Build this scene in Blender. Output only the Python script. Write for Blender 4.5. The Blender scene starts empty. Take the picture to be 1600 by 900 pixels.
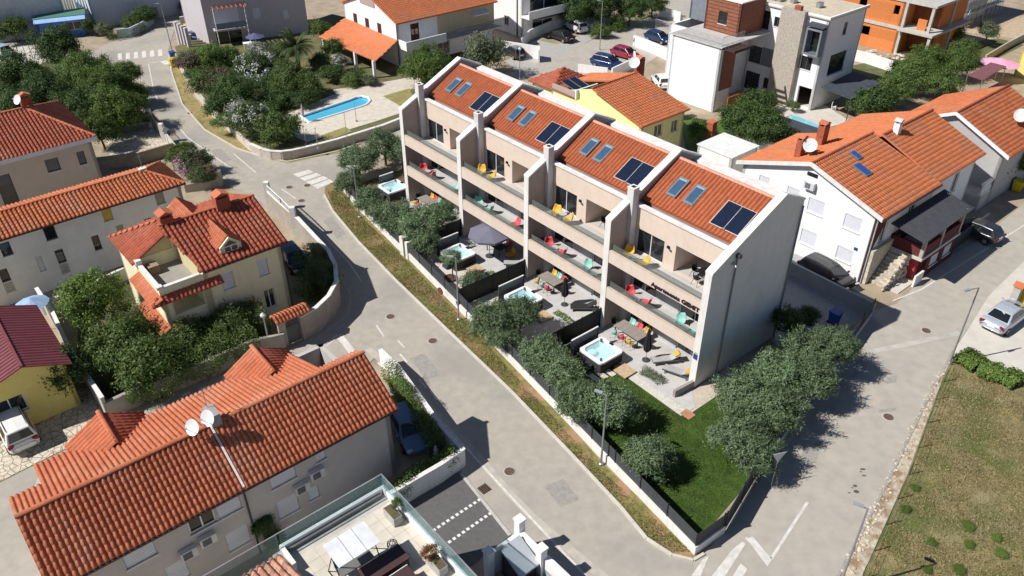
import bpy, math, random
import numpy as np
from mathutils import Vector, Matrix
R = math.radians
SC = bpy.context.scene
COL = SC.collection

# ------------------------------------------------------------------ camera
FPX, PITCH, ROLL, CAMH = 1248.07, 0.5973, -0.0035, 35.0
cam = bpy.data.cameras.new('camera')
cam.sensor_fit = 'HORIZONTAL'; cam.sensor_width = 36.0
cam.lens = FPX / 1600.0 * 36.0
cam.clip_start = 0.5; cam.clip_end = 2000
camo = bpy.data.objects.new('camera', cam); COL.objects.link(camo)
camo.matrix_world = (Matrix.Translation((0, 0, CAMH)) @ Matrix.Rotation(math.pi/2 - PITCH, 4, 'X')
                     @ Matrix.Rotation(ROLL, 4, 'Z'))
SC.camera = camo

# ------------------------------------------------------------------ light
SUN_EL, SHADOW_AZ = R(46), R(16)          # shadows run towards this azimuth on the ground
sd = Vector((math.cos(SHADOW_AZ)*math.cos(SUN_EL), math.sin(SHADOW_AZ)*math.cos(SUN_EL), -math.sin(SUN_EL)))
sun = bpy.data.lights.new('sun', 'SUN'); sun.energy = 5.0; sun.angle = R(0.53); sun.color = (1.0, 0.968, 0.92)
suno = bpy.data.objects.new('sun', sun); COL.objects.link(suno)
suno.rotation_euler = sd.to_track_quat('-Z', 'Y').to_euler()
world = bpy.data.worlds.new('World'); SC.world = world; world.use_nodes = True
wn = world.node_tree.nodes; bg = wn['Background']
sky = wn.new('ShaderNodeTexSky'); sky.sky_type = 'NISHITA'; sky.sun_disc = False
sky.sun_elevation = SUN_EL; sky.air_density = 0.75; sky.dust_density = 0.2; sky.ozone_density = 2.5
tosun = -sd
sky.sun_rotation = math.atan2(tosun.x, tosun.y)
world.node_tree.links.new(sky.outputs[0], bg.inputs[0]); bg.inputs[1].default_value = 0.065
SC.view_settings.view_transform = 'Standard'; SC.view_settings.look = 'None'
SC.view_settings.exposure = 0.18; SC.view_settings.gamma = 1.0
SC.render.engine = 'CYCLES'
SC.cycles.max_bounces = 5; SC.cycles.transparent_max_bounces = 12

# ------------------------------------------------------------------ where things stand
_c, _s = math.cos(PITCH), math.sin(PITCH)
def at(px, py, z=0.0):
    """point of the photograph -> world x, y on the horizontal level z"""
    x, y = px-800.0, py-450.0
    cr, sr = math.cos(-ROLL), math.sin(-ROLL)
    x, y = cr*x-sr*y, sr*x+cr*y
    u, v = x/FPX, y/FPX
    dy = _c - v*_s; dz = -(_s + v*_c)
    t = (z-CAMH)/dz
    return (u*t, dy*t)
def at3(px, py, z=0.0):
    a = at(px, py, z); return (a[0], a[1], z)
def mpp(px, py, z=0.0):
    """metres per photo pixel there"""
    a = at(px, py, z); d = a[1]*_c - (z-CAMH)*_s
    return d/FPX
class Fr:
    def __init__(s, o, deg):
        s.o = o; s.deg = deg; a = R(deg); s.u = (math.cos(a), math.sin(a)); s.n = (-math.sin(a), math.cos(a))
    def l(s, px, py, z=0.0):
        q = at(px, py, z); d = (q[0]-s.o[0], q[1]-s.o[1])
        return (d[0]*s.u[0]+d[1]*s.u[1], d[0]*s.n[0]+d[1]*s.n[1])
    def w(s, x, y, z=0.0):
        return (s.o[0]+s.u[0]*x+s.n[0]*y, s.o[1]+s.u[1]*x+s.n[1]*y, z)

# ------------------------------------------------------------------ materials
MATS = {}
def mat(name, col, rough=0.85, var=0.12, scale=2.0, stain=0.0, stain_scale=0.25, stain_col=None,
        bump=0.0, bscale=20.0, island=0.0, metal=0.0, spec=0.3, col2=None, col2_scale=1.0, col2_edge=(0.45, 0.6), streak=0.0):
    if name in MATS: return MATS[name]
    m = bpy.data.materials.new(name); MATS[name] = m; m.use_nodes = True
    nt = m.node_tree; N = nt.nodes; L = nt.links; b = N['Principled BSDF']
    b.inputs['Roughness'].default_value = rough; b.inputs['Metallic'].default_value = metal
    b.inputs['Specular IOR Level'].default_value = spec
    tc = N.new('ShaderNodeTexCoord')
    def noise(sc, det=4):
        n = N.new('ShaderNodeTexNoise'); n.inputs['Scale'].default_value = sc; n.inputs['Detail'].default_value = det
        L.new(tc.outputs['Object'], n.inputs['Vector']); return n.outputs['Fac']
    def ramp(src, a, bb):
        r = N.new('ShaderNodeMapRange'); r.inputs[1].default_value = a; r.inputs[2].default_value = bb
        L.new(src, r.inputs[0]); return r.outputs[0]
    def mixc(fac, ca, cb):
        x = N.new('ShaderNodeMix'); x.data_type = 'RGBA'
        if isinstance(fac, float): x.inputs[0].default_value = fac
        else: L.new(fac, x.inputs[0])
        for i, q in ((6, ca), (7, cb)):
            if isinstance(q, tuple): x.inputs[i].default_value = (*q[:3], 1)
            else: L.new(q, x.inputs[i])
        return x.outputs[2]
    lo = tuple(c*(1-var) for c in col); hi = tuple(min(1, c*(1+var)) for c in col)
    out = mixc(ramp(noise(scale, 6), 0.3, 0.7), lo, hi)
    if col2: out = mixc(ramp(noise(col2_scale, 5), *col2_edge), out, col2)
    if stain > 0:
        sc_ = stain_col or tuple(c*0.55 for c in col)
        f = ramp(noise(stain_scale, 8), 0.5, 0.75)
        mm = N.new('ShaderNodeMath'); mm.operation = 'MULTIPLY'; L.new(f, mm.inputs[0]); mm.inputs[1].default_value = stain
        out = mixc(mm.outputs[0], out, sc_)
    if streak > 0:      # rain streaks running down the wall
        mp = N.new('ShaderNodeMapping'); mp.inputs['Scale'].default_value = (2.6, 2.6, 0.16); L.new(tc.outputs['Object'], mp.inputs['Vector'])
        sn = N.new('ShaderNodeTexNoise'); sn.inputs['Scale'].default_value = 1.6; sn.inputs['Detail'].default_value = 6; L.new(mp.outputs[0], sn.inputs['Vector'])
        mm = N.new('ShaderNodeMath'); mm.operation = 'MULTIPLY'; L.new(ramp(sn.outputs['Fac'], 0.5, 0.8), mm.inputs[0]); mm.inputs[1].default_value = streak
        out = mixc(mm.outputs[0], out, tuple(c*0.55 for c in col))
    if island > 0:
        g = N.new('ShaderNodeNewGeometry'); oi = N.new('ShaderNodeObjectInfo')
        ad = N.new('ShaderNodeMath'); ad.operation = 'ADD'
        L.new(g.outputs['Random Per Island'], ad.inputs[0]); L.new(oi.outputs['Random'], ad.inputs[1])
        fr = N.new('ShaderNodeMath'); fr.operation = 'FRACT'; L.new(ad.outputs[0], fr.inputs[0])
        mr = N.new('ShaderNodeMapRange'); mr.inputs[3].default_value = 1-island; mr.inputs[4].default_value = 1+island
        L.new(fr.outputs[0], mr.inputs[0])
        vm = N.new('ShaderNodeVectorMath'); vm.operation = 'SCALE'; L.new(out, vm.inputs[0]); L.new(mr.outputs[0], vm.inputs[3])
        out = vm.outputs[0]
    L.new(out, b.inputs['Base Color'])
    if bump > 0:
        bp = N.new('ShaderNodeBump'); bp.inputs['Strength'].default_value = bump; bp.inputs['Distance'].default_value = 0.065
        L.new(noise(bscale, 3), bp.inputs['Height']); L.new(bp.outputs[0], b.inputs['Normal'])
    return m
def leafmat(name, col, var=0.35, trans=0.3, col2=None):
    if name in MATS: return MATS[name]
    m = bpy.data.materials.new(name); MATS[name] = m; m.use_nodes = True
    nt = m.node_tree; N = nt.nodes; L = nt.links; b = N['Principled BSDF']; out = N['Material Output']
    b.inputs['Roughness'].default_value = 0.55; b.inputs['Specular IOR Level'].default_value = 0.25
    g = N.new('ShaderNodeNewGeometry'); oi = N.new('ShaderNodeObjectInfo')
    mx = N.new('ShaderNodeMix'); mx.data_type = 'RGBA'
    mx.inputs[6].default_value = (*[c*(1-var) for c in col], 1)
    mx.inputs[7].default_value = (*(col2 or [c*(1+var) for c in col]), 1)
    L.new(g.outputs['Random Per Island'], mx.inputs[0])
    mr = N.new('ShaderNodeMapRange'); mr.inputs[3].default_value = 0.82; mr.inputs[4].default_value = 1.2
    L.new(oi.outputs['Random'], mr.inputs[0])
    vm = N.new('ShaderNodeVectorMath'); vm.operation = 'SCALE'; L.new(mx.outputs[2], vm.inputs[0]); L.new(mr.outputs[0], vm.inputs[3])
    L.new(vm.outputs[0], b.inputs['Base Color'])
    t = N.new('ShaderNodeBsdfTranslucent'); L.new(vm.outputs[0], t.inputs['Color'])
    ms = N.new('ShaderNodeMixShader'); ms.inputs[0].default_value = trans
    L.new(b.outputs[0], ms.inputs[1]); L.new(t.outputs[0], ms.inputs[2]); L.new(ms.outputs[0], out.inputs['Surface'])
    return m
def clearmat(name, tint, clear=0.8, rough=0.03):
    if name in MATS: return MATS[name]
    m = bpy.data.materials.new(name); MATS[name] = m; m.use_nodes = True
    nt = m.node_tree; N = nt.nodes; L = nt.links; b = N['Principled BSDF']; out = N['Material Output']
    b.inputs['Base Color'].default_value = (*tint, 1); b.inputs['Roughness'].default_value = rough
    t = N.new('ShaderNodeBsdfTransparent'); t.inputs[0].default_value = (*[0.75+0.25*c for c in tint], 1)
    ms = N.new('ShaderNodeMixShader'); ms.inputs[0].default_value = clear
    L.new(b.outputs[0], ms.inputs[1]); L.new(t.outputs[0], ms.inputs[2]); L.new(ms.outputs[0], out.inputs['Surface'])
    return m

WHITE = mat('white_render', (0.78, 0.77, 0.75), var=0.04, stain=0.25, stain_scale=0.5, stain_col=(0.6, 0.58, 0.54), bump=0.1, bscale=30, streak=.35)
WHITE2 = mat('white_paint', (0.82, 0.82, 0.81), var=0.03, rough=0.6)
CAPW = mat('white_coping', (0.74, 0.72, 0.69), var=0.1, scale=4, stain=0.6, stain_scale=1.6, stain_col=(0.55, 0.52, 0.47))
BEIGE = mat('beige_render', (0.66, 0.54, 0.445), streak=.16, var=0.04, stain=0.15, stain_scale=0.6, bump=0.1, bscale=30)
TAUPE = mat('taupe_render', (0.40, 0.33, 0.295), var=0.06, stain=0.2, stain_scale=0.5)
ENDW = mat('pale_end_render', (0.60, 0.60, 0.60), var=0.04, stain=0.3, stain_scale=0.4, bump=0.08, bscale=20)
CREAM = mat('cream_render', (0.80, 0.75, 0.51), streak=.25, var=0.05, stain=0.3, stain_scale=0.5)
YELLOW = mat('yellow_render', (0.78, 0.66, 0.22), var=0.05, stain=0.2)
PALEYEL = mat('pale_yellow_render', (0.82, 0.76, 0.36), var=0.05, stain=0.2)
OCHRE = mat('ochre_render', (0.52, 0.44, 0.29), var=0.06, stain=0.2)
GREYR = mat('grey_render', (0.42, 0.40, 0.37), var=0.06, stain=0.3, stain_scale=0.6)
LILAC = mat('lilac_grey_render', (0.50, 0.46, 0.475), var=0.05, stain=0.2)
DKGREY = mat('dark_grey_paint', (0.055, 0.06, 0.07), var=0.1, rough=0.6)
MIDGREY = mat('mid_grey_membrane', (0.24, 0.24, 0.235), var=0.12, stain=0.3, stain_scale=0.8)
CONC = mat('raw_concrete', (0.50, 0.48, 0.44), var=0.12, stain=0.3, stain_scale=0.9, bump=0.2)
PAVE = mat('pale_terrace_tiles', (0.50, 0.485, 0.465), var=0.07, stain=0.25, stain_scale=0.6)
BLACK = mat('black_metal', (0.012, 0.013, 0.015), rough=0.5, var=0.1)
ANTH = mat('anthracite_panel', (0.055, 0.06, 0.068), rough=0.55, var=0.12)
STEEL = mat('galvanised_steel', (0.42, 0.43, 0.45), rough=0.4, metal=0.7, var=0.06)
WOOD = mat('warm_wood', (0.32, 0.15, 0.06), var=0.25, scale=6)
PALEWOOD = mat('pale_wood', (0.50, 0.36, 0.23), var=0.15, scale=6)
BRICKRED = mat('red_brickwork', (0.36, 0.10, 0.055), var=0.25, scale=5)
STONE = mat('pale_stone', (0.52, 0.46, 0.37), var=0.3, scale=5, island=0.2, bump=0.4, bscale=12)
GLASSD = mat('dark_window_glass', (0.018, 0.021, 0.026), rough=0.06, var=0.3, spec=0.7)
SHUT = mat('white_roller_shutter', (0.66, 0.68, 0.72), rough=0.55, var=0.04)
GLASSC = clearmat('clear_rail_glass', (0.45, 0.68, 0.68), 0.84)
GLASSG = clearmat('smoked_rail_glass', (0.22, 0.25, 0.24), 0.7)
TILE_O = mat('orange_clay_tile', (0.50, 0.15, 0.062), var=0.14, col2=(0.50, 0.215, 0.12), col2_scale=.45, col2_edge=(.5,.8), scale=9, island=0.15, stain=0.3, stain_scale=0.9, stain_col=(0.32, 0.12, 0.06), rough=0.8)
TILE_R = mat('red_clay_tile', (0.37, 0.092, 0.048), var=0.14, col2=(0.40, 0.15, 0.09), col2_scale=.5, col2_edge=(.52,.8), scale=9, island=0.15, stain=0.3, stain_scale=0.9, stain_col=(0.2, 0.07, 0.04), rough=0.75)
TILE_S = mat('salmon_clay_tile', (0.49, 0.15, 0.072), var=0.12, col2=(0.52, 0.225, 0.135), col2_scale=.45, col2_edge=(.5,.8), scale=9, island=0.10, stain=0.25, stain_scale=0.8, stain_col=(0.36, 0.14, 0.08), rough=0.8)
TILE_M = mat('rust_clay_tile', (0.38, 0.108, 0.046), var=0.1, scale=9, island=0.10, stain=0.2, rough=0.8)
TILE_B = mat('bright_orange_clay_tile', (0.56, 0.175, 0.072), var=0.10, col2=(0.46, 0.18, 0.10), col2_scale=.4, col2_edge=(.48,.75), scale=6, island=0.10, stain=0.4, stain_scale=0.6, stain_col=(0.45, 0.15, 0.06), rough=0.8)
SOLAR = mat('solar_glass', (0.012, 0.018, 0.04), rough=0.12, var=0.1, spec=0.6)

# ------------------------------------------------------------------ meshes
class MB:
    def __init__(s): s.v = []; s.f = []
    def quad(s, *pts):
        i = len(s.v); s.v += [tuple(p) for p in pts]; s.f.append(tuple(range(i, i+len(pts)))); return s
    poly = quad
    def box(s, x0, x1, y0, y1, z0, z1):
        i = len(s.v)
        s.v += [(x0,y0,z0),(x1,y0,z0),(x1,y1,z0),(x0,y1,z0),(x0,y0,z1),(x1,y0,z1),(x1,y1,z1),(x0,y1,z1)]
        s.f += [tuple(i+k for k in q) for q in ((3,2,1,0),(4,5,6,7),(0,1,5,4),(1,2,6,5),(2,3,7,6),(3,0,4,7))]
        return s
    def obox(s, c, u, v, n, a, b, h):
        """box centred at c with half sizes a, b, h along unit vectors u, v, n"""
        c, u, v, n = map(Vector, (c, u, v, n)); i = len(s.v)
        for z in (-h, h):
            for x, y in ((-a,-b),(a,-b),(a,b),(-a,b)): s.v.append(tuple(c+u*x+v*y+n*z))
        s.f += [tuple(i+k for k in q) for q in ((3,2,1,0),(4,5,6,7),(0,1,5,4),(1,2,6,5),(2,3,7,6),(3,0,4,7))]
        return s
    def prism(s, pts, z0, z1):
        i = len(s.v); n = len(pts)
        s.v += [(p[0],p[1],z0) for p in pts] + [(p[0],p[1],z1) for p in pts]
        s.f.append(tuple(range(i+n-1, i-1, -1))); s.f.append(tuple(range(i+n, i+2*n)))
        for k in range(n): j = (k+1) % n; s.f.append((i+k, i+j, i+n+j, i+n+k))
        return s
    def ext(s, pts, d):
        """closed planar loop of 3-D points swept by vector d"""
        i = len(s.v); n = len(pts); d = Vector(d)
        s.v += [tuple(p) for p in pts] + [tuple(Vector(p)+d) for p in pts]
        s.f.append(tuple(range(i+n-1, i-1, -1))); s.f.append(tuple(range(i+n, i+2*n)))
        for k in range(n): j = (k+1) % n; s.f.append((i+k, i+j, i+n+j, i+n+k))
        return s
    def tube(s, p, q, r, n=8, r2=None):
        p, q = Vector(p), Vector(q); d = (q-p).normalized()
        a = d.orthogonal().normalized(); b = d.cross(a); i = len(s.v); r2 = r if r2 is None else r2
        for c, rr in ((p, r), (q, r2)):
            for k in range(n):
                t = 2*math.pi*k/n; s.v.append(tuple(c+a*(rr*math.cos(t))+b*(rr*math.sin(t))))
        for k in range(n): j = (k+1) % n; s.f.append((i+k, i+j, i+n+j, i+n+k))
        s.f.append(tuple(range(i+n-1, i-1, -1))); s.f.append(tuple(range(i+n, i+2*n)))
        return s
    def path(s, pts, r, n=6):
        for a, b in zip(pts, pts[1:]): s.tube(a, b, r, n)
        return s
    def lathe(s, prof, c=(0,0,0), n=16, squash=1.0):
        i = len(s.v); m = len(prof)
        for r, z in prof:
            for k in range(n):
                t = 2*math.pi*k/n; s.v.append((c[0]+r*math.cos(t), c[1]+r*squash*math.sin(t), c[2]+z))
        for a in range(m-1):
            for k in range(n): j = (k+1) % n; s.f.append((i+a*n+k, i+a*n+j, i+(a+1)*n+j, i+(a+1)*n+k))
        s.f.append(tuple(range(i+n-1, i-1, -1))); s.f.append(tuple(range(i+(m-1)*n, i+m*n)))
        return s
    def wall(s, p, q, z0, z1, t, holes=()):
        """upright wall from p to q, outer face to the right of p->q, real openings (s0, s1, h0, h1)"""
        p, q = Vector(p[:2]), Vector(q[:2]); L = (q-p).length; d = (q-p)/L; inn = Vector((-d.y, d.x))*t
        xs = sorted({0.0, L, *[h[0] for h in holes], *[h[1] for h in holes]})
        zs = sorted({z0, z1, *[h[2] for h in holes], *[h[3] for h in holes]})
        xs = [x for x in xs if 0 <= x <= L]; zs = [z for z in zs if z0 <= z <= z1]
        def P(x, z, b): w = p+d*x+(inn if b else Vector((0,0))); return (w.x, w.y, z)
        for a, b in zip(xs, xs[1:]):
            for e, f in zip(zs, zs[1:]):
                cx, cz = (a+b)/2, (e+f)/2
                if any(h[0] < cx < h[1] and h[2] < cz < h[3] for h in holes): continue
                s.quad(P(a,e,0), P(b,e,0), P(b,f,0), P(a,f,0)); s.quad(P(b,e,1), P(a,e,1), P(a,f,1), P(b,f,1))
        s.quad(P(0,z1,0), P(L,z1,0), P(L,z1,1), P(0,z1,1))
        s.quad(P(0,z0,0), P(0,z1,0), P(0,z1,1), P(0,z0,1)); s.quad(P(L,z0,1), P(L,z1,1), P(L,z1,0), P(L,z0,0))
        for a, b, e, f in [h[:4] for h in holes]:
            s.quad(P(a,e,0), P(a,f,0), P(a,f,1), P(a,e,1)); s.quad(P(b,e,1), P(b,f,1), P(b,f,0), P(b,e,0))
            s.quad(P(a,f,0), P(b,f,0), P(b,f,1), P(a,f,1)); s.quad(P(a,e,1), P(b,e,1), P(b,e,0), P(a,e,0))
        return s
    def mesh(s, name):
        me = bpy.data.meshes.new(name); me.from_pydata(s.v, [], s.f); return me
    def build(s, name, m, parent=None, smooth=False):
        me = s.mesh(name)
        if smooth: me.shade_smooth()
        me.materials.append(m)
        o = bpy.data.objects.new(name, me); COL.objects.link(o)
        if parent: o.parent = parent
        return o
def tag(o, label=None, cat=None, group=None, kind=None):
    if label: o['label'] = label
    if cat: o['category'] = cat
    if group: o['group'] = group
    if kind: o['kind'] = kind
    return o
def thing(name, label, cat, loc=(0,0,0), rz=0.0, group=None):
    o = bpy.data.objects.new(name, None); COL.objects.link(o); o.empty_display_size = 0.3
    o.location = (loc[0], loc[1], loc[2] if len(loc) > 2 else 0.0); o.rotation_euler = (0, 0, rz)
    return tag(o, label, cat, group)
def copy_thing(root, loc, rz, label=None, scale=None):
    """a copy of a thing with copies of its parts and sub-parts (mesh data shared)"""
    r = root.copy(); COL.objects.link(r); r.location = (loc[0], loc[1], loc[2] if len(loc) > 2 else 0.0)
    r.rotation_euler = (0, 0, rz)
    if label: r['label'] = label
    if scale: r.scale = scale
    for ch in list(root.children):
        c = ch.copy(); COL.objects.link(c); c.parent = r
        for g in list(ch.children):
            d = g.copy(); COL.objects.link(d); d.parent = c
    return r
def struct(name, mb, m, parent=None):
    o = mb.build(name, m, parent)
    if not parent: o['kind'] = 'structure'
    return o
def sheet(name, pix, z, m, lev=None, parent=None):
    """flat ground sheet whose outline is given as points of the photograph on level z"""
    mb = MB(); mb.poly(*[at3(p[0], p[1], z) for p in pix]); return struct(name, mb, m, parent)
# ---- clay tiles
def _tile_profile(c, amp):
    xs = [0, .14, .22, .36, .58, .78, .88, 1.0]; hs = [0, .0, .45, .9, 1.0, .72, .1, 0]
    return [(x*c, h*amp) for x, h in zip(xs, hs)]
def tile_plane(root, m, E0, E1, T0, T1, col=0.28, row=0.36, amp=0.07, single=0, jit=0.006, seed=1, name='tile_field', skip=None):
    """clay tiles on the plane between eave E0-E1 and top T0-T1: the nearest 'single' ones as objects, the rest one mesh"""
    rnd = random.Random(seed)
    E0, E1, T0, T1 = map(Vector, (E0, E1, T0, T1)); a = (E1-E0).normalized()
    mid = T0-E0; sv = (mid-a*mid.dot(a)).normalized(); n = a.cross(sv)
    if n.z < 0: n = -n
    P2 = lambda q: ((q-E0).dot(a), (q-E0).dot(sv))
    pg = [P2(E0), P2(E1), P2(T1), P2(T0)]
    Ls = max(p[1] for p in pg); x0 = min(p[0] for p in pg); x1 = max(p[0] for p in pg)
    nc = max(1, round((x1-x0)/col)); c = (x1-x0)/nc; nr = max(1, round(Ls/row)); r = Ls/nr
    def xr(y):
        lo, hi = 1e9, -1e9
        for (ax, ay), (bx, by) in zip(pg, pg[1:]+pg[:1]):
            if abs(by-ay) < 1e-6:
                if abs(y-ay) < 1e-4: lo = min(lo, ax, bx); hi = max(hi, ax, bx)
                continue
            t = (y-ay)/(by-ay)
            if -1e-6 <= t <= 1+1e-6: x = ax+(bx-ax)*t; lo = min(lo, x); hi = max(hi, x)
        return lo, hi
    prof = _tile_profile(c, amp); np_ = len(prof)
    def tile_pts():
        v = []
        for x, h in prof: v.append((x, -0.04, h+0.014))
        for x, h in prof: v.append((x*0.92+0.04*c, r, h-0.004))
        for x, h in prof: v.append((x, -0.05, h*0.4-0.02))
        f = [(k, k+1, np_+k+1, np_+k) for k in range(np_-1)] + [(2*np_+k, 2*np_+k+1, k+1, k) for k in range(np_-1)]
        return v, f
    tv, tf = tile_pts()
    cells = []
    for j in range(nr):
        lo, hi = xr((j+0.5)*r)
        for i in range(nc):
            xc = x0+(i+0.5)*c
            if lo-0.01 <= xc <= hi+0.01:
                if skip and skip(xc, (j+0.5)*r): continue
                cells.append((i, j))
    Mx = Matrix((a, sv, n)).transposed().to_4x4()
    if single:
        cells.sort(key=lambda q: (E0+a*(x0+q[0]*c)+sv*(q[1]*r)).z*0 + q[1]*0.7 + abs(q[0]-nc*0.62)*0.35)
    me = None
    for k in range(min(single, len(cells))):
        i, j = cells[k]
        if me is None:
            me = bpy.data.meshes.new('roof_tile'); me.from_pydata(tv, [], tf); me.shade_smooth(); me.materials.append(m)
        o = bpy.data.objects.new('roof_tile', me); COL.objects.link(o); o.parent = root
        p = E0+a*(x0+i*c+rnd.uniform(-jit, jit))+sv*(j*r+rnd.uniform(-jit, jit)*2)+n*rnd.uniform(0, jit)
        o.matrix_local = Matrix.Translation(p) @ Mx
    rest = cells[single:]
    if rest:
        V = np.array(tv); nV = len(tv); B = np.array((a, sv, n)); K = len(rest)
        off = np.array([(x0+i*c+rnd.uniform(-jit, jit), j*r+rnd.uniform(-jit, jit)*2, rnd.uniform(0, jit)) for i, j in rest])
        allv = (V[None]+off[:, None]).reshape(-1, 3) @ B + np.array(E0)
        F = np.array(tf); allf = (F[None]+(np.arange(K)*nV)[:, None, None]).reshape(-1, 4)
        me2 = bpy.data.meshes.new(name); me2.from_pydata(allv.tolist(), [], allf.tolist()); me2.shade_smooth(); me2.materials.append(m)
        o = bpy.data.objects.new(name, me2); COL.objects.link(o); o.parent = root; o['kind'] = 'stuff'
def ridge_caps(root, m, p, q, r=0.13, step=0.4, name='ridge_tiles'):
    """overlapping half-round ridge tiles from p to q"""
    p, q = Vector(p), Vector(q); L = (q-p).length; d = (q-p)/L; up = Vector((0,0,1)); sd_ = d.cross(up).normalized(); up = sd_.cross(d)
    n = max(1, round(L/step)); mb = MB()
    for k in range(n):
        a = p+d*(L*k/n); b = p+d*(L*(k+1)/n+0.03); i = len(mb.v)
        for c, rr in ((a, r), (b, r*0.86)):
            for t in range(7):
                th = math.pi*t/6; mb.v.append(tuple(c+sd_*(rr*math.cos(th))+up*(rr*0.8*math.sin(th)-0.02)))
        for t in range(6): mb.f.append((i+t, i+t+1, i+7+t+1, i+7+t))
        mb.f.append(tuple(range(i, i+7)))
    o = mb.build(name, m, root, smooth=False); o['kind'] = 'stuff'; return o
def slab4(mb, a, b, c, d, t):
    """sloping slab with top face a b c d and thickness t"""
    i = len(mb.v); mb.v += [tuple(p) for p in (a, b, c, d)]+[(p[0], p[1], p[2]-t) for p in (a, b, c, d)]
    mb.f += [tuple(i+k for k in q) for q in ((0,1,2,3),(7,6,5,4),(0,4,5,1),(1,5,6,2),(2,6,7,3),(3,7,4,0))]
    return mb
def window(parent, p, q, s0, s1, h0, h1, kind='glass', t=0.10, fm=None, pm=None, sill=True, mull=1, name='window'):
    """window set back in an opening of the wall p->q: frame (> pane or shutter, sill)"""
    p, q = Vector(p[:2]), Vector(q[:2]); d = (q-p).normalized(); inn = Vector((-d.y, d.x))
    fm = fm or WHITE2
    def P(x, y, z): w = p+d*x+inn*y; return Vector((w.x, w.y, z))
    mb = MB(); fw = 0.07; u3 = Vector((d.x, d.y, 0)); n3 = Vector((inn.x, inn.y, 0)); z3 = Vector((0,0,1))
    def bx(m_, x0, x1, y0, y1, z0, z1):
        m_.obox(P((x0+x1)/2, (y0+y1)/2, (z0+z1)/2), u3, n3, z3, (x1-x0)/2, (y1-y0)/2, (z1-z0)/2)
    bx(mb, s0, s0+fw, t, t+.06, h0, h1); bx(mb, s1-fw, s1, t, t+.06, h0, h1)
    bx(mb, s0+fw, s1-fw, t, t+.06, h1-fw, h1); bx(mb, s0+fw, s1-fw, t, t+.06, h0, h0+fw)
    for k in range(mull):
        xc = s0+(s1-s0)*(k+1)/(mull+1); bx(mb, xc-fw/2, xc+fw/2, t, t+.06, h0+fw, h1-fw)
    o = mb.build(name, fm, parent)
    pn = MB()
    if kind == 'shutter':
        n = max(3, round((h1-h0)/0.14))
        for k in range(n):
            z0 = h0+0.02+(h1-h0-0.04)*k/n; z1 = h0+0.02+(h1-h0-0.04)*(k+0.88)/n
            bx(pn, s0+.03, s1-.03, t-.05, t-.012, z0, z1)
        bx(pn, s0+.03, s1-.03, t-.02, t-.006, h0+.02, h1-.02)
        pn.build('roller_shutter', pm or SHUT, o)
    elif kind == 'louvre':
        for a, b in ((s0+.02, (s0+s1)/2-.01), ((s0+s1)/2+.01, s1-.02)):
            n = max(4, round((h1-h0)/0.12))
            for k in range(n):
                bx(pn, a+.05, b-.05, t-.05, t-.01, h0+.05+(h1-h0-.1)*k/n, h0+.05+(h1-h0-.1)*(k+.7)/n)
            for x in (a, b-.05): bx(pn, x, x+.05, t-.055, t-.005, h0+.02, h1-.02)
        pn.build('louvred_shutter', pm or SHUT, o)
    else:
        bx(pn, s0+fw*.5, s1-fw*.5, t+.02, t+.04, h0+fw*.5, h1-fw*.5); pn.build('pane', pm or GLASSD, o)
    if kind == 'bars':
        bb = MB()
        for k in range(7):
            x = s0+.05+(s1-s0-.1)*k/6; bx(bb, x-.018, x+.018, -.08, -.05, h0+.03, h0+.95)
        bx(bb, s0, s1, -.09, -.04, h0+.95, h0+1.0); bx(bb, s0, s1, -.09, -.04, h0, h0+.04); bb.build('railing', WHITE2, o)
    if sill:
        sb = MB(); bx(sb, s0-.06, s1+.06, -.07, t, h0-.06, h0-.002); sb.build('sill', CAPW, o)
    return o
class House:
    def __init__(s, name, label, o, deg, cat='house', group=None):
        s.fr = Fr(o, deg); s.root = thing(name, label, cat, (o[0], o[1], 0), R(deg), group)
    def walls(s, pts, z0, z1, m, t=0.28, holes=None, name='wall', closed=True):
        """pts counter-clockwise; holes {edge: [(s0, s1, h0, h1, kind, options)]}"""
        mb = MB(); holes = holes or {}; n = len(pts)
        for k in range(n if closed else n-1):
            mb.wall(pts[k], pts[(k+1) % n], z0, z1, t, [h[:4] for h in holes.get(k, [])])
        w = mb.build(name, m, s.root)
        for k, hs in holes.items():
            for h in hs:
                kd = h[4] if len(h) > 4 else 'glass'; op = h[5] if len(h) > 5 else {}
                if kd == 'open': continue
                window(s.root, pts[k], pts[(k+1) % n], *h[:4], kind=kd, **op)
        return w
    def gable(s, x, y0, y1, yr, ze, zr, m, t=0.28, sgn=1, name='gable_wall'):
        mb = MB(); mb.ext([(x, y0, ze), (x, y1, ze), (x, yr, zr)], (-sgn*t, 0, 0)); return mb.build(name, m, s.root)
    def roof(s, planes, m, t=0.14, deckm=None, col=0.28, row=0.36, amp=0.07, single=0, label=None):
        """planes: list of (E0, E1, T0, T1)"""
        mb = MB()
        for E0, E1, T0, T1 in planes: slab4(mb, E0, E1, T1, T0, t)
        r = mb.build('roof', deckm or m, s.root)
        for k, pl in enumerate(planes): tile_plane(r, m, *pl, col=col, row=row, amp=amp, single=single if k == 0 else 0, seed=k+3)
        return r

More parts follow.
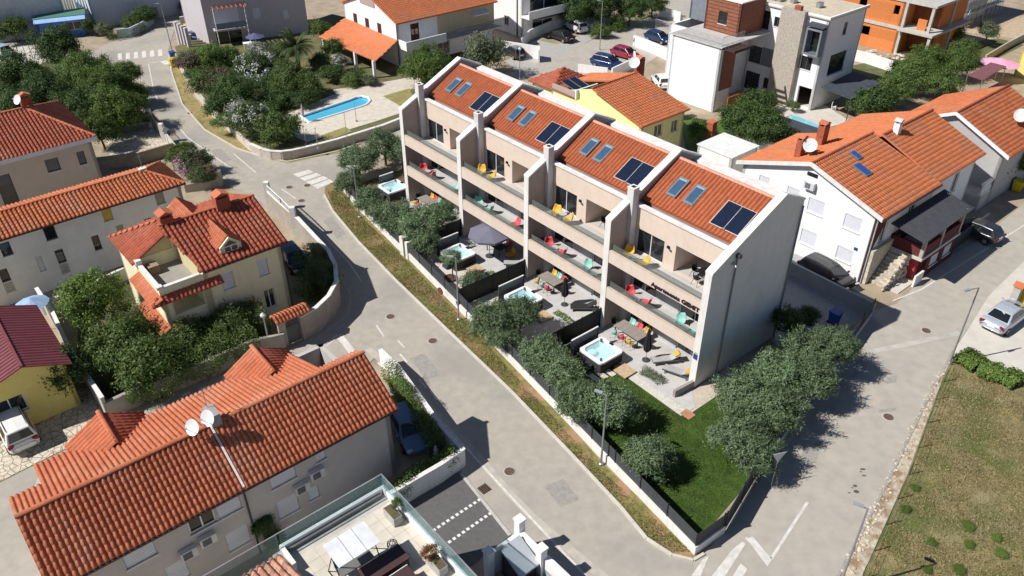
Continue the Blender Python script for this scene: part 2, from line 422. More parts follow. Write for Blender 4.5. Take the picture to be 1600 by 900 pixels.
# ================================================================== SETTING
EARTH = mat('dry_earth', (0.36, 0.29, 0.21), var=0.2, scale=0.6, stain=0.5, stain_scale=0.12, stain_col=(0.2, 0.2, 0.09), bump=0.3, bscale=6)
ASPH = mat('pale_worn_asphalt', (0.405, 0.366, 0.312), var=0.09, scale=1.6, stain=0.45, stain_scale=0.22, stain_col=(0.42, 0.375, 0.315), bump=0.25, bscale=60, col2=(0.285, 0.272, 0.252), col2_scale=0.16, col2_edge=(0.5, 0.75))
LANEM = mat('dusty_lane_asphalt', (0.425, 0.385, 0.33), var=0.09, scale=1.3, stain=0.35, stain_scale=0.3, stain_col=(0.30, 0.28, 0.255), bump=0.25, bscale=50)
DARKPAD = mat('dark_paving', (0.125, 0.12, 0.118), var=0.12, scale=4, stain=0.2, bump=0.2, bscale=50)
PALEC = mat('pale_concrete', (0.58, 0.54, 0.475), var=0.08, scale=1.2, stain=0.3, stain_scale=0.4, stain_col=(0.42, 0.37, 0.30))
PAINT = mat('road_paint', (0.64, 0.61, 0.56), var=0.15, scale=3, stain=0.6, stain_scale=1.3, stain_col=(0.50, 0.46, 0.40))
PATCH = mat('trench_patch', (0.47, 0.43, 0.37), var=0.12, scale=2, stain=0.4, stain_scale=0.7, stain_col=(0.38, 0.35, 0.31))
VERGE = mat('verge_turf', (0.185, 0.165, 0.055), var=0.35, scale=2.5, col2=(0.34, 0.205, 0.115), col2_scale=0.55, col2_edge=(0.5, 0.62), bump=0.6, bscale=10, stain=0.5, stain_scale=0.8, stain_col=(0.10, 0.12, 0.03))
DRYV = mat('dry_verge', (0.30, 0.235, 0.10), var=0.3, scale=2.5, col2=(0.17, 0.165, 0.055), col2_scale=0.5, col2_edge=(0.5, 0.65), bump=0.5, bscale=10)
LAWN = mat('mown_lawn', (0.052, 0.098, 0.014), var=0.3, scale=1.4, stain=0.6, stain_scale=0.35, stain_col=(0.085, 0.115, 0.025), bump=0.8, bscale=25)
FIELD = mat('dry_field', (0.23, 0.19, 0.09), var=0.35, scale=1.1, col2=(0.115, 0.135, 0.04), col2_scale=0.33, col2_edge=(0.46, 0.62), stain=0.5, stain_scale=0.55, stain_col=(0.30, 0.25, 0.17), bump=0.8, bscale=7)
GRAVEL = mat('white_gravel', (0.62, 0.585, 0.52), var=0.2, scale=9, bump=0.8, bscale=22)
CRAZY = None
def make_crazy():
    m = mat('limestone_crazy_paving', (0.60, 0.53, 0.42), var=0.2, scale=3, stain=0.3, stain_scale=0.6)
    nt = m.node_tree; N = nt.nodes; L = nt.links; b = N['Principled BSDF']
    tc = N.new('ShaderNodeTexCoord'); v = N.new('ShaderNodeTexVoronoi'); v.feature = 'DISTANCE_TO_EDGE'; v.inputs['Scale'].default_value = 2.3
    L.new(tc.outputs['Object'], v.inputs['Vector'])
    mr = N.new('ShaderNodeMapRange'); mr.inputs[1].default_value = 0.0; mr.inputs[2].default_value = 0.07; L.new(v.outputs['Distance'], mr.inputs[0])
    src = b.inputs['Base Color'].links[0].from_socket
    mx = N.new('ShaderNodeMix'); mx.data_type = 'RGBA'; mx.inputs[6].default_value = (0.22, 0.17, 0.12, 1); L.new(mr.outputs[0], mx.inputs[0]); L.new(src, mx.inputs[7])
    L.new(mx.outputs[2], b.inputs['Base Color'])
    bp = N.new('ShaderNodeBump'); bp.inputs['Strength'].default_value = 0.7; bp.inputs['Distance'].default_value = 0.03
    L.new(mr.outputs[0], bp.inputs['Height']); L.new(bp.outputs[0], b.inputs['Normal'])
    return m
CRAZY = make_crazy()

struct('ground', MB().quad((-700,-300,-.02),(700,-300,-.02),(700,900,-.02),(-700,900,-.02)), EARTH)
ROAD_R = [(507,305),(520,330),(560,378),(620,440),(700,517),(800,613),(900,718),(970,793),(1010,842),(1050,868),(1083,876)]
road = sheet('main_road', [(930,980),(797,835),(722,738),(655,640),(592,553),(560,545),(528,500),(533,455),(520,420),(480,378),(425,328),(388,302),(350,288),(310,250),
    (262,205),(235,165),(215,130),(185,108),(120,105),(-60,150),(-60,110),(60,90),(150,78),(185,60),(228,45),(255,25),(262,-30),(296,-30),(283,20),(272,48),(263,78),(268,112),(285,163),(320,203),
    (370,232),(415,247),(450,255),(530,238),(640,196),(760,150),(760,172),(640,225),(575,262),(525,283),(508,292)]+ROAD_R+[(1110,890),(1180,980)], .006, ASPH)
side = sheet('side_street', [(592,553),(500,640),(300,760),(100,880),(-120,1010),(-120,820),(0,755),(110,700),(170,657),(250,622),(400,556),(455,538),(500,508),(533,470)], .010, ASPH)
lane = sheet('right_lane', [(1083,876),(1112,853),(1196,736),(1290,600),(1366,486),(1402,474),(1470,408),(1530,375),(1600,318),(1700,240),(1720,320),(1600,408),(1545,462),(1520,503),(1487,550),
    (1440,640),(1390,745),(1335,850),(1295,925),(1270,980),(1100,980)], .011, LANEM)
rear = sheet('rear_lane', [(700,150),(760,120),(830,108),(905,72),(960,45),(1030,22),(1060,-20),(1120,-20),(1070,60),(1010,100),(1000,130),(940,140),(900,190),(800,190)], .006, LANEM)

def strip(mb, pix, w, z, off=0.0):
    """flat ribbon of width w along points of the photograph"""
    P = [Vector(at(*p, z)) for p in pix]
    for a, b in zip(P, P[1:]):
        d = (b-a).normalized(); n = Vector((-d.y, d.x)); a2 = a+n*off; b2 = b+n*off
        mb.quad((*(a2-n*w/2), z), (*(b2-n*w/2), z), (*(b2+n*w/2), z), (*(a2+n*w/2), z))
    return mb
def kerb(name, pix, w=0.16, h=0.10, m=None, z=0.0):
    mb = MB(); P = [Vector(at(*p, z)) for p in pix]
    for a, b in zip(P, P[1:]):
        L = (b-a).length; n = max(1, round(L/1.0)); d = (b-a)/L; nn = Vector((-d.y, d.x))
        for k in range(n):
            p = a+d*(L*k/n+0.006); q = a+d*(L*(k+1)/n-0.006); c = (p+q)/2
            mb.obox((c.x, c.y, z+h/2-.02), (d.x,d.y,0), (nn.x,nn.y,0), (0,0,1), (q-p).length/2, w/2, h/2+.02)
    return struct(name, mb, m or PALEC)
kerb('kerb', ROAD_R+[(1100,866)])
kerb('kerb', [(263,80),(268,112),(285,163),(320,203),(370,232),(415,247),(450,253),(530,236),(640,194),(760,148)], w=.14, h=.07)
kerb('kerb', [(720,740),(797,837)], w=.18, h=.05, m=CONC)
kerb('kerb', [(1487,552),(1440,642),(1390,747),(1335,852),(1295,927),(1275,975)], w=.16, h=.04, m=mat('dull_kerb',(0.34,0.32,0.29),var=.15,stain=.4))

verge = sheet('verge', [(508,292),(528,279),(541,294),(570,329),(648,405),(748,509),(858,629),(948,730),(1091,864)]+ROAD_R[::-1], .0125, VERGE)
sheet('verge', [(263,78),(274,84),(300,148),(345,198),(398,230),(440,242),(520,230),(640,190),(640,196),(530,238),(450,255),(415,247),(370,232),(320,203),(285,163),(268,112)], .012, DRYV)
sheet('field', [(1487,556),(1530,560),(1620,606),(1760,640),(1900,1000),(1310,1000),(1345,905),(1418,740),(1462,620)], .008, FIELD)
sheet('stony_verge', [(1487,552),(1487,556),(1462,620),(1418,740),(1345,905),(1310,1000),(1270,980),(1295,925),(1335,850),(1390,745),(1440,640)], .014, mat('stony_dirt', (0.50,0.43,0.33), var=.25, scale=3, col2=(0.30,0.2,0.12), col2_scale=1.2, bump=.8, bscale=8))
sheet('car_pad', [(1520,503),(1545,462),(1600,408),(1720,320),(1900,420),(1900,650),(1760,640),(1620,606),(1530,560),(1487,552)], .016, PALEC)
sheet('gravel_yard', [(-140,690),(0,640),(70,612),(140,605),(172,652),(110,697),(0,752),(-140,830)], .014, CRAZY)
sheet('parking_pad', [(722,738),(797,837),(640,960),(520,960),(480,900),(700,740)], .014, DARKPAD)
sheet('gated_yard', [(165,215),(225,180),(262,222),(270,240),(175,262)], .012, CRAZY)
sheet('car_forecourt', [(790,95),(838,62),(870,70),(925,48),(962,42),(905,72),(838,108),(812,118)], .012, mat('forecourt_paving',(0.40,0.38,0.35),var=.1,scale=2))

SCRUB = mat('scrub_ground', (0.075,0.085,0.035), var=.4, scale=1.2, stain=.5, stain_scale=.5, stain_col=(0.15,0.12,0.06), bump=.6, bscale=6)
sheet('scrub_ground', [(-40,130),(40,100),(110,92),(165,98),(200,120),(228,160),(215,190),(165,212),(100,165),(-40,200)], .011, SCRUB)
sheet('scrub_ground', [(125,470),(200,440),(240,500),(262,540),(400,505),(420,530),(180,640),(120,560)], .011, SCRUB)
# painted markings and trench scars are parts of the road they lie on
mk = strip(MB(), [(590,566),(640,606),(700,668),(765,740),(830,810),(930,915),(960,950)], .14, .018)
struct('edge_line', mk, PAINT, road)
mk = MB()
for a, b in (((588,508),(600,526)),((625,553),(636,566)),((622,532),(632,543)),((655,592),(666,606)),((672,610),(683,625))): strip(mk, [a, b], .13, .018)
struct('dashed_line', mk, PAINT, road)
mk = strip(MB(), [(466,338),(500,362),(545,410),(565,440)], .12, .018); strip(mk, [(440,295),(462,310)], .12, .018); strip(mk, [(365,240),(400,270)], .12, .018)
strip(mk, [(275,193),(292,214),(360,262)], .12, .018); strip(mk, [(232,100),(240,140),(247,158)], .12, .018); strip(mk, [(232,98),(255,96)], .12, .018)
struct('edge_line', mk, PAINT, road)
mk = strip(MB(), [(450,585),(530,525)], .10, .020); strip(mk, [(440,590),(480,560),(527,523)], .12, .020); struct('edge_line', mk, PAINT, side)
mk = MB(); mk.poly(*[at3(*p, .020) for p in ((525,526),(534,521),(556,548),(546,553))]); struct('stop_line', mk, PAINT, side)
for (x0, y0, x1, y1) in ((458,272,482,265),(468,278,494,270),(478,284,505,275),(488,290,514,280)):
    w = 5; mk = MB().poly(*[at3(*p, .018) for p in ((x0,y0),(x1,y1),(x1+8,y1+4),(x0+8,y0+5))]); struct('crossing_bar', mk, PAINT, road)
for k in range(6):
    x = 184+k*12.6; y = 91-k*1.2
    mk = MB().poly(*[at3(*p, .018) for p in ((x,y+3),(x+7,y+2),(x+6,y-8),(x,y-7))]); struct('crossing_bar', mk, PAINT, road)
mk = strip(MB(), [(255,95),(263,100)], .9, .016); struct('crossing_bar', mk, PAINT, road)
mk = strip(MB(), [(1262,784),(1205,873),(1165,840)], .16, .020); struct('edge_line', mk, PAINT, lane)
for q in (((1080,900),(1098,874),(1108,868),(1095,900)),((1112,900),(1145,858),(1160,846),(1165,850),(1130,905)),((1142,905),(1157,880),(1168,889),(1155,910)),
          ((1167,842),(1176,838),(1206,874),(1199,885))):
    struct('crossing_bar', MB().poly(*[at3(*p, .021) for p in q]), PAINT, lane)
mk = strip(MB(), [(1395,470),(1440,452),(1600,352),(1680,300)], .12, .020); struct('edge_line', mk, PAINT, lane)
# old trench scars
mk = strip(MB(), [(575,545),(640,598),(690,655),(740,705),(800,775),(835,810),(880,850),(960,915),(1000,950)], .5, .015)
struct('trench_scar', mk, PATCH, road)
mk = strip(MB(), [(480,385),(525,420),(548,460),(545,490),(500,525),(470,560)], .16, .016); struct('trench_scar', mk, PATCH, road)
mk = strip(MB(), [(1360,550),(1430,535),(1500,520)], .45, .018); struct('trench_scar', mk, mat('pale_dust',(0.50,0.465,0.41),var=.1,scale=1.5,stain=.5,stain_scale=.5), lane)
OLD = mat('old_asphalt_repair',(0.325,0.305,0.278),var=.15,scale=4,bump=.3,bscale=50)
for q in (((640,560),(662,552),(690,585),(668,594)),((505,345),(518,338),(540,365),(527,373)),((850,760),(880,748),(905,780),(876,792)),((330,235),(345,232),(362,250),(346,254))):
    struct('asphalt_repair', MB().poly(*[at3(*p, .014) for p in q]), OLD, road)
for q in (((1255,700),(1285,690),(1275,722),(1248,730)),((1385,590),(1402,586),(1400,598),(1384,600)),((1374,640),(1400,637),(1399,642),(1373,645)),((1340,560),(1362,548),(1352,580),(1332,590))):
    struct('asphalt_repair', MB().poly(*[at3(*p, .0135) for p in q]), OLD, lane)
mk = MB()
for (px, py) in ((1345,737),(1350,743),(1338,768),(1332,762),(1348,733),(1327,770),(1336,759)):
    c = at(px, py, .022); mk.lathe([(0.14*random.Random(px).uniform(.4,1.3), 0),(0.05,.004)], (c[0],c[1],.02), 7, random.Random(px+1).uniform(.4,1))
struct('tar_spot', mk, mat('old_tar',(0.09,0.08,0.07),var=.2), lane)
# white squares set in the parking pad
DOT = mat('white_paving_block', (0.74,0.73,0.70), var=.05)
fa, fb = Vector(at(678.4,828,.02)), Vector(at(748.7,781,.02)); ga, gb = Vector(at(702.6,846.6,.02)), Vector(at(765.7,802.4,.02))
pad = bpy.data.objects['parking_pad']; dm = None
for a, b, n in ((fa, fb, 11), (ga, gb, 10)):
    d = (b-a).normalized(); rz = math.atan2(d.y, d.x)
    for k in range(n):
        if dm is None: dm = MB().box(-.085,.085,-.085,.085,0,.012).mesh('paving_block'); dm.materials.append(DOT)
        o = bpy.data.objects.new('paving_block', dm); COL.objects.link(o); p = a+(b-a)*(k/(n-1)); o.location = (p.x, p.y, .015); o.rotation_euler = (0,0,rz); o.parent = pad
# manhole covers
IRON = mat('rusty_iron', (0.13,0.085,0.06), var=.2, scale=8, rough=.7)
for px, py, lab in ((610,495,'rusty round manhole cover by the curved wall junction'),(676,533,'rusty round manhole cover near the verge kerb'),(796,737,'rusty round manhole cover beside the parking pad'),
        (1447,517,'rusty round manhole cover in the right hand lane'),(1388,652,'worn oval manhole cover in the lane by the stony verge'),(471,314,'dark manhole cover beside the tile roofed house gate'),
        (452,293,'dark manhole cover near the upper crossing'),(480,290,'dark manhole cover at the foot of the far crossing bars'),(297,177,'small dark manhole on the road bend by the gated yard')):
    c = at(px, py); t = thing('manhole_cover', lab, 'manhole', (c[0], c[1], .006), 0, 'manhole covers in the roads')
    MB().lathe([(.36,0),(.36,.018),(.33,.024)], n=20).build('rim', CONC, t); d = MB().lathe([(.31,0),(.31,.030)], n=20)
    for k in range(-2, 3): d.box(-.24,.24,k*.1-.018,k*.1+.018,.03,.036)
    d.build('lid', IRON, t)
c = at(757,764); t = thing('drain_grate', 'square black storm drain grate beside the parking pad', 'drain', (c[0], c[1], .008), R(-50))
g_ = MB(); g_.box(-.3,.3,-.3,.3,0,.012); g_.build('pit', mat('pit_black',(0.01,.01,.01)), t)
g_ = MB()
for k in range(5): g_.box(-.3,.3,-.27+k*.125,-.22+k*.125,.013,.03)
g_.build('grate', IRON, t)

# ================================================================== MAIN APARTMENT BUILDING
ENDG = mat('grey_end_render', (0.68,0.665,0.66), streak=.10, var=.04, stain=.3, stain_scale=.4, bump=.08, bscale=20)
YAW = 0.6878; MO = (0.3412*CAMH, 1.1338*CAMH); MRZ = YAW-math.pi/2
MF = Fr(MO, math.degrees(MRZ)); W = 8.42; TH = 0.49
def mw(x, y, z=0.0): return MF.w(x, y, z)
apt = thing('apartment_building', 'long beige and white terraced apartment block with four tiled roof bays', 'building', (*MO, 0), MRZ)
prof = [(0,0),(8.72,0),(8.72,10.98),(6.46,12.0),(0,8.85)]
for i in range(5):
    X = (i-4)*W
    o = MB().ext([(X-TH, y, z) for y, z in prof], (TH, 0, 0)).build('party_wall', TAUPE if i < 4 else ENDG, apt)
    cp = MB(); top = [(-.04, 8.83), (6.46, 12.0), (8.78, 10.96)]
    for (ya, za), (yb, zb) in zip(top, top[1:]):
        slab4(cp, (X-TH-.03, ya, za+.14), (X+.03, ya, za+.14), (X+.03, yb, zb+.14), (X-TH-.03, yb, zb+.14), .14)
    cp.build('coping', CAPW, o)
    MB().box(X-TH-.004, X+.004, -.035, -.002, 0, 8.84).build('wall_edge', mat('soft_white_edge',(0.72,0.69,0.645),var=.05,stain=.3,stain_scale=.8,streak=.3), o)
    if i == 0: MB().box(X-TH-.02, X-TH-.002, 0, 8.72, 0, 8.8).build('outer_render', WHITE, o)
    if i < 4:
        c = MB().box(X-.26, X+.30, 1.62, 2.17, 0, 10.78); c.build('chimney_stack', mat('grey_white_stack',(0.60,0.58,0.57),var=.05,stain=.3,stain_scale=1), apt)
        ct = MB().box(X-.28, X+.32, 1.60, 2.19, 10.78, 10.84); ct.build('chimney_cap', CAPW, apt)
        MB().box(X-.12, X+.16, 1.76, 2.03, 10.842, 10.86).build('flue', BLACK, apt)
dp = MB().tube((.08, 2.17, .1), (.08, 2.17, 9.3), .055, 10); dp.build('drain_pipe', mat('pipe_grey',(0.22,0.23,0.25)), apt)
dp = MB().tube((.08, 8.6, .1), (.08, 8.6, 10.6), .06, 10); dp.build('drain_pipe', mat('pipe_grey',(0.22,0.23,0.25)), apt)
hp = MB().box(.02,.3,2.05,2.3,9.3,9.55); hp.build('rain_hopper', DKGREY, apt)
fl = MB().box(.02,.14,1.75,1.95,8.9,9.05); fl.tube((.1,1.85,9.0),(.34,1.8,8.86),.07,10); fl.build('floodlight', STEEL, apt)
pq = MB().box(-.42,-.10,-.06,-.036,2.3,2.72); pq.build('house_plaque', mat('blue_plaque',(0.03,0.05,0.16)), apt)
pq = MB().box(-.34,-.16,-.06,-.036,2.78,2.86); pq.build('house_plaque', mat('steel_plaque',(0.3,0.3,0.32)), apt)
# back wall and roof back
bw = MB()
for i in range(4):
    x0, x1 = (i-4)*W, (i-3)*W-TH
    bw.box(x0, x1, 8.40, 8.70, 0, 10.9)
bw.build('back_wall', WHITE, apt)
F1, F2 = 2.97, 5.92
ACCENT = mat('grey_unit_facade', (0.46,0.45,0.46), var=.05, stain=.2)
def unit(i):
    x0, x1 = (i-4)*W, (i-3)*W-TH; wd = x1-x0
    fw = MB()
    top = [(.34,2.86,5.95,7.8),(3.84,7.2,5.95,7.96)]
    mid = [(.34,2.66,3.0,5.2),(4.7,7.3,3.0,5.2)]; low = [(.34,2.66,.08,2.25),(4.9,7.4,.08,2.25)]
    fw.wall((x0, 2.2), (x1, 2.2), 5.72, 9.44, .3, top); fw.build('facade_wall', BEIGE, apt)
    fw = MB(); fw.wall((x0, 2.2), (x1, 2.2), 0, 5.70, .3, mid+low); fw.build('facade_wall', ACCENT, apt)
    # sunlit-side recess behind the wide top opening
    rc = MB(); rc.box(x0+3.7, x0+3.84, 2.5, 5.2, 5.9, 8.2); rc.box(x0+7.2, x0+7.35, 2.5, 5.2, 5.9, 8.2); rc.box(x0+3.7, x0+7.35, 5.2, 5.35, 5.9, 8.2)
    rc.box(x0+3.84, x0+7.2, 2.5, 5.2, 8.0, 8.2); rc.build('loggia_lining', BEIGE, apt)
    MB().box(x0+3.84, x0+7.2, 2.19, 5.2, 5.72, 5.93).build('loggia_floor', PAVE, apt)
    for hs, k in ((top[:1], 1), (mid, 1), (low, 1)):
        for h in hs: window(apt, (x0, 2.2), (x1, 2.2), *h, kind='glass', fm=mat('pale_alu_frame',(0.62,0.63,0.66),rough=.4), sill=False, t=.16, mull=1, name='patio_door')
    MB().box(x0+3.16, x0+3.34, 2.08, 2.2, 7.5, 7.66).build('wall_lamp', BLACK, apt)
    MB().box(x0+3.40, x0+3.52, 2.10, 2.2, 7.36, 7.44).build('wall_lamp', DKGREY, apt)
    for f, (pb, pt) in ((F1, (2.76, 3.66)), (F2, (5.70, 6.64))):
        MB().box(x0, x1, .16, 2.19, f-.22, f).build('balcony_floor', PAVE, apt)
        o = MB().box(x0, x1, 0.0, .16, pb, pt).build('parapet', BEIGE, apt)
        MB().box(x0, x1, -.006, .166, pt-.02, pt+.02).build('parapet_edge', mat('parapet_edge_trim',(0.52,0.42,0.33)), o)
        g = MB()
        for k in range(3): g.box(x0+wd*k/3+.01, x0+wd*(k+1)/3-.01, .21, .225, f+.05, pt+.46)
        g.build('glass_rail', GLASSG, apt)
    # roof of this bay
    MB().box(x0, x1, 2.08, 2.42, 9.44, 9.60).build('roof_parapet', CAPW, apt)
    MB().box(x0, x1, 2.42, 3.0, 9.30, 9.42).build('roof_gutter', MIDGREY, apt)
    E0, E1, T0, T1 = (x0, 2.9, 9.62), (x1, 2.9, 9.62), (x0, 6.3, 11.56), (x1, 6.3, 11.56)
    d = MB(); slab4(d, E0, E1, T1, T0, .2); rf = d.build('roof', TILE_M, apt)
    tile_plane(rf, TILE_M, E0, E1, T0, T1, col=.30, row=.38, amp=.13, seed=i+11)
    ridge_caps(rf, mat('pink_ridge_clay',(0.62,0.30,0.22),var=.15), (x0, 6.32, 11.62), (x1, 6.32, 11.62), r=.16)
    d = MB(); slab4(d, (x0, 6.42, 11.5), (x1, 6.42, 11.5), (x1, 7.9, 10.85), (x0, 7.9, 10.85), .15); d.build('rear_roof', MIDGREY, apt)
    MB().box(x0, x1, 7.9, 8.74, 10.7, 11.02).build('rear_parapet', CAPW, apt)
    k = (11.56-9.62)/3.4; un = Vector((0,-k,1)).normalized(); sv = Vector((0,1,k)).normalized(); ux = Vector((1,0,0))
    def rp(x, y, h=0): p = Vector((x0+x, y, 9.62+k*(y-2.9))); return p+un*h
    ln = Vector((0, 1.32, 1.32*k)).length/2
    for xa in (1.26, 2.72):
        c = rp(xa+.4, 4.46)
        s = MB()
        s.obox(c+un*.10, ux, sv, un, .42, ln+.06, .07)
        sk = s.build('skylight', mat('skylight_flashing',(0.16,0.19,0.22),rough=.45,var=.1), apt)
        MB().obox(c+un*.178, ux, sv, un, .30, ln-.12, .006).build('pane', mat('skylight_glass',(0.05,0.10,0.17),rough=.08,spec=.7), sk)
        MB().obox(c+un*.176+sv*(ln-.13), ux, sv, un, .31, .07, .012).build('vent_flap', mat('skylight_hood',(0.24,0.34,0.40),rough=.4), sk)
    sl = Vector((0, 1.74, 1.74*k)).length/2
    fr_ = MB(); c = rp(6.46, 4.16)
    fr_.obox(c+un*.13, ux, sv, un, 1.11, sl, .03); pn = fr_.build('solar_collector', mat('collector_frame',(0.62,0.58,0.54),rough=.4), apt)
    for sx in (-1, 1):
        MB().obox(c+un*.166+ux*(sx*.545), ux, sv, un, .52, sl-.035, .006).build('absorber_panel', SOLAR, pn)
    MB().obox(c+un*.168, ux, sv, un, .012, sl-.02, .008).build('divider_bar', mat('collector_frame',(0.62,0.58,0.54)), pn)
    pi_ = MB()
    for sx in (-1, 1): pi_.tube(c+un*.16+ux*(sx*.9)-sv*(sl+.02), c+un*.02+ux*(sx*.9)-sv*(sl+.12), .03, 6)
    pi_.tube(c+un*.2-sv*(sl-.02)-ux*.1, c+un*.2-sv*(sl-.02)+ux*.12, .05, 8)
    pi_.build('connector', STEEL, pn)
    if i < 4:
        v = MB().box(x0+.45, x0+1.0, 2.5, 2.75, 9.42, 9.5); v.build('roof_outlet', BLACK, apt)
for i in range(4): unit(i)
# lettering on the upper parapet
tc_ = bpy.data.curves.new('sign', 'FONT'); tc_.body = 'Apartments GEMIT'; tc_.size = 0.42; tc_.extrude = 0.03; tc_.align_x = 'LEFT'; tc_.resolution_u = 3; tc_.offset = 0.008
to = bpy.data.objects.new('sign_tmp', tc_); COL.objects.link(to)
dg = bpy.context.evaluated_depsgraph_get(); sm = bpy.data.meshes.new_from_object(to.evaluated_get(dg)); bpy.data.objects.remove(to)
xs = [v.co.x for v in sm.vertices]; k = 4.0/(max(xs)-min(xs))
so = bpy.data.objects.new('sign_lettering', sm); COL.objects.link(so); so.parent = apt; so.location = (-4.5, -.035, 5.84); so.rotation_euler = (R(90), 0, 0); so.scale = (k, 1.0, 1)
sm.materials.clear(); sm.materials.append(mat('dark_brown_letters',(0.03,0.018,0.016),var=.1)); so['label'] = 'dark raised lettering reading Apartments GEMIT'
# gardens and terraces (main frame)
def mpoly(name, pts, z, m): return struct(name, MB().poly(*[mw(x, y, z) for x, y in pts]), m)
def mprism(name, pts, z0, z1, m): return struct(name, MB().prism([mw(x, y)[:2] for x, y in pts], z0, z1), m)
mprism('terrace', [(-W, -2.0), (1.25, -1.95), (1.25, -1.4), (0.05, -.3), (0.05, 0.0), (-W, 0.0)], -.1, .06, PAVE)
for i in range(3):
    x0 = (i-4)*W; mprism('terrace', [(x0, -2.0), (x0+W, -2.0), (x0+W, 0), (x0, 0)], -.1, .06, PAVE)
for i in range(4):
    x0 = (i-4)*W; mprism('terrace', [(x0, 0.0), (x0+W-TH, 0.0), (x0+W-TH, 2.2), (x0, 2.2)], -.1, .058, PAVE)
mprism('garden_path', [(.1,-1.4),(1.25,-1.9),(1.45,-1.9),(1.45,3.2),(0.1,3.2)], -.1, .045, mat('tan_paving',(0.52,0.44,0.36),var=.1,scale=3))
mprism('garden_path', [(-4.3,-2.6),(1.2,-2.7),(1.25,-2.0),(-4.0,-2.0)], -.1, .05, GRAVEL)
MB().box(0,.6,0,.6,0,.02)
lawn = mpoly('lawn', [(-8.6,-7.6),(8.2,-10.1),(7.1,-3),(6.3,0.5),(4.0,10),(1.45,10),(1.45,-1.9),(1.2,-2.7),(-4.3,-2.6),(-8.6,-2.0)], .016, LAWN)
mpoly('gravel_bed', [(-17,-6.6),(-8.7,-7.6),(-8.7,-2.0),(-17,-2.0)], .016, GRAVEL)
mpoly('gravel_bed', [(-25.3,-5.6),(-17,-6.6),(-17,-2.0),(-25.3,-2.0)], .016, PALEC)
mpoly('gravel_bed', [(-40,-3.6),(-25.3,-5.6),(-25.3,-2.0),(-33.8,-2.0),(-34,9),(-40,7)], .014, mat('garden_soil',(0.12,0.10,0.055),var=.3))
mpoly('rear_yard', [(.1,8),(3.4,8),(2.7,18),(-6,21),(-40,21),(-40,8.8),(.1,8.8)], .018, mat('blue_grey_gravel',(0.34,0.34,0.34),var=.2,scale=6,bump=.5,bscale=20))
# boundary wall, fence panels and posts: one thing
bd = thing('garden_boundary', 'low white wall topped with anthracite mesh fence along the verge', 'fence', (*MO, 0), MRZ)
BP = [(-40.2,-1.4),(-39.3,-3.6),(-36,-4.25),(-26.4,-5.45)]
BP2 = [(-25.6,-5.5),(-17,-6.6),(-9.55,-7.6),(8.45,-10.12)]
WALLW = mat('white_garden_wall',(0.74,0.725,0.69),streak=.4,var=.06,stain=.5,stain_scale=.9,stain_col=(0.5,0.42,0.33))
def bwall(pts, z1, m, name, t=.2, z0=-.1, parent=bd):
    mb = MB()
    for a, b in zip(pts, pts[1:]):
        A, B = Vector(a), Vector(b); d = (B-A).normalized(); n = Vector((-d.y, d.x)); c = (A+B)/2
        mb.obox((c.x, c.y, (z0+z1)/2), (d.x,d.y,0), (n.x,n.y,0), (0,0,1), (B-A).length/2+t*.45, t/2, (z1-z0)/2+.0015*len(mb.v)/8)
    return mb.build(name, m, parent)
for run in (BP, BP2): bwall(run, .62, WALLW, 'low_wall')
def fence_run(pts, z0, z1, parent, step=2.4, m=ANTH, slats=False, post_h=.08):
    for a, b in zip(pts, pts[1:]):
        A, B = Vector(a), Vector(b); L = (B-A).length; d = (B-A)/L; n = Vector((-d.y, d.x)); k = max(1, round(L/step))
        for j in range(k+1):
            p = A+d*(L*j/k); MB().obox((p.x, p.y, (z0+z1+post_h)/2), (d.x,d.y,0), (n.x,n.y,0), (0,0,1), .035, .035, (z1+post_h-z0)/2).build('fence_post', BLACK, parent)
        for j in range(k):
            p = A+d*(L*j/k+.05); q = A+d*(L*(j+1)/k-.05); c = (p+q)/2
            pm_ = MB()
            pm_.obox((c.x, c.y, (z0+z1)/2), (d.x,d.y,0), (n.x,n.y,0), (0,0,1), (q-p).length/2, .008, (z1-z0)/2-.03)
            for r_ in range(4):
                zz = z0+.04+(z1-z0-.1)*r_/3; pm_.obox((c.x, c.y, zz), (d.x,d.y,0), (n.x,n.y,0), (0,0,1), (q-p).length/2, .018, .014)
            pm_.build('fence_panel', m, parent)
fence_run(BP, .62, 1.55, bd); fence_run(BP2, .62, 1.55, bd)
gp = MB().box(-26.45,-25.95,-5.7,-5.15,-.1,1.75); gp.box(-25.62,-25.3,-5.72,-5.2,-.1,1.6); gp.build('gate_pillar', WALLW, bd)
fence_run([(-25.95,-5.45),(-25.62,-5.48)], .1, 1.5, bd)
# right hand side of the plot
bs = thing('garden_boundary', 'dark fence with a white corner wall and sliding gate beside the lane', 'fence', (*MO, 0), MRZ)
bwall([(8.45,-10.12),(8.55,-8.0)], .62, WALLW, 'low_wall', parent=bs); fence_run([(8.45,-10.12),(8.55,-8.0)], .62, 1.55, bs)
fence_run([(8.6,-7.9),(7.3,-3.2)], .08, 1.65, bs, step=2.6, m=DKGREY)
gr = MB().obox((8.15,-5.5,.75),(-.266,.964,0),(.964,.266,0),(0,0,1),2.2,.02,.02); gr.build('gate_rail', CAPW, bs)
bwall([(7.25,-3.1),(6.4,.6),(3.1,16.3)], .5, CONC, 'low_wall', parent=bs); fence_run([(7.2,-3.0),(6.4,.6),(3.1,16.3)], .5, 1.5, bs)
bwall([(3.1,16.3),(-4,16.5),(-14,16.8)], 1.15, mat('grey_block_wall',(0.34,0.34,0.35),var=.08), 'low_wall', parent=bs)
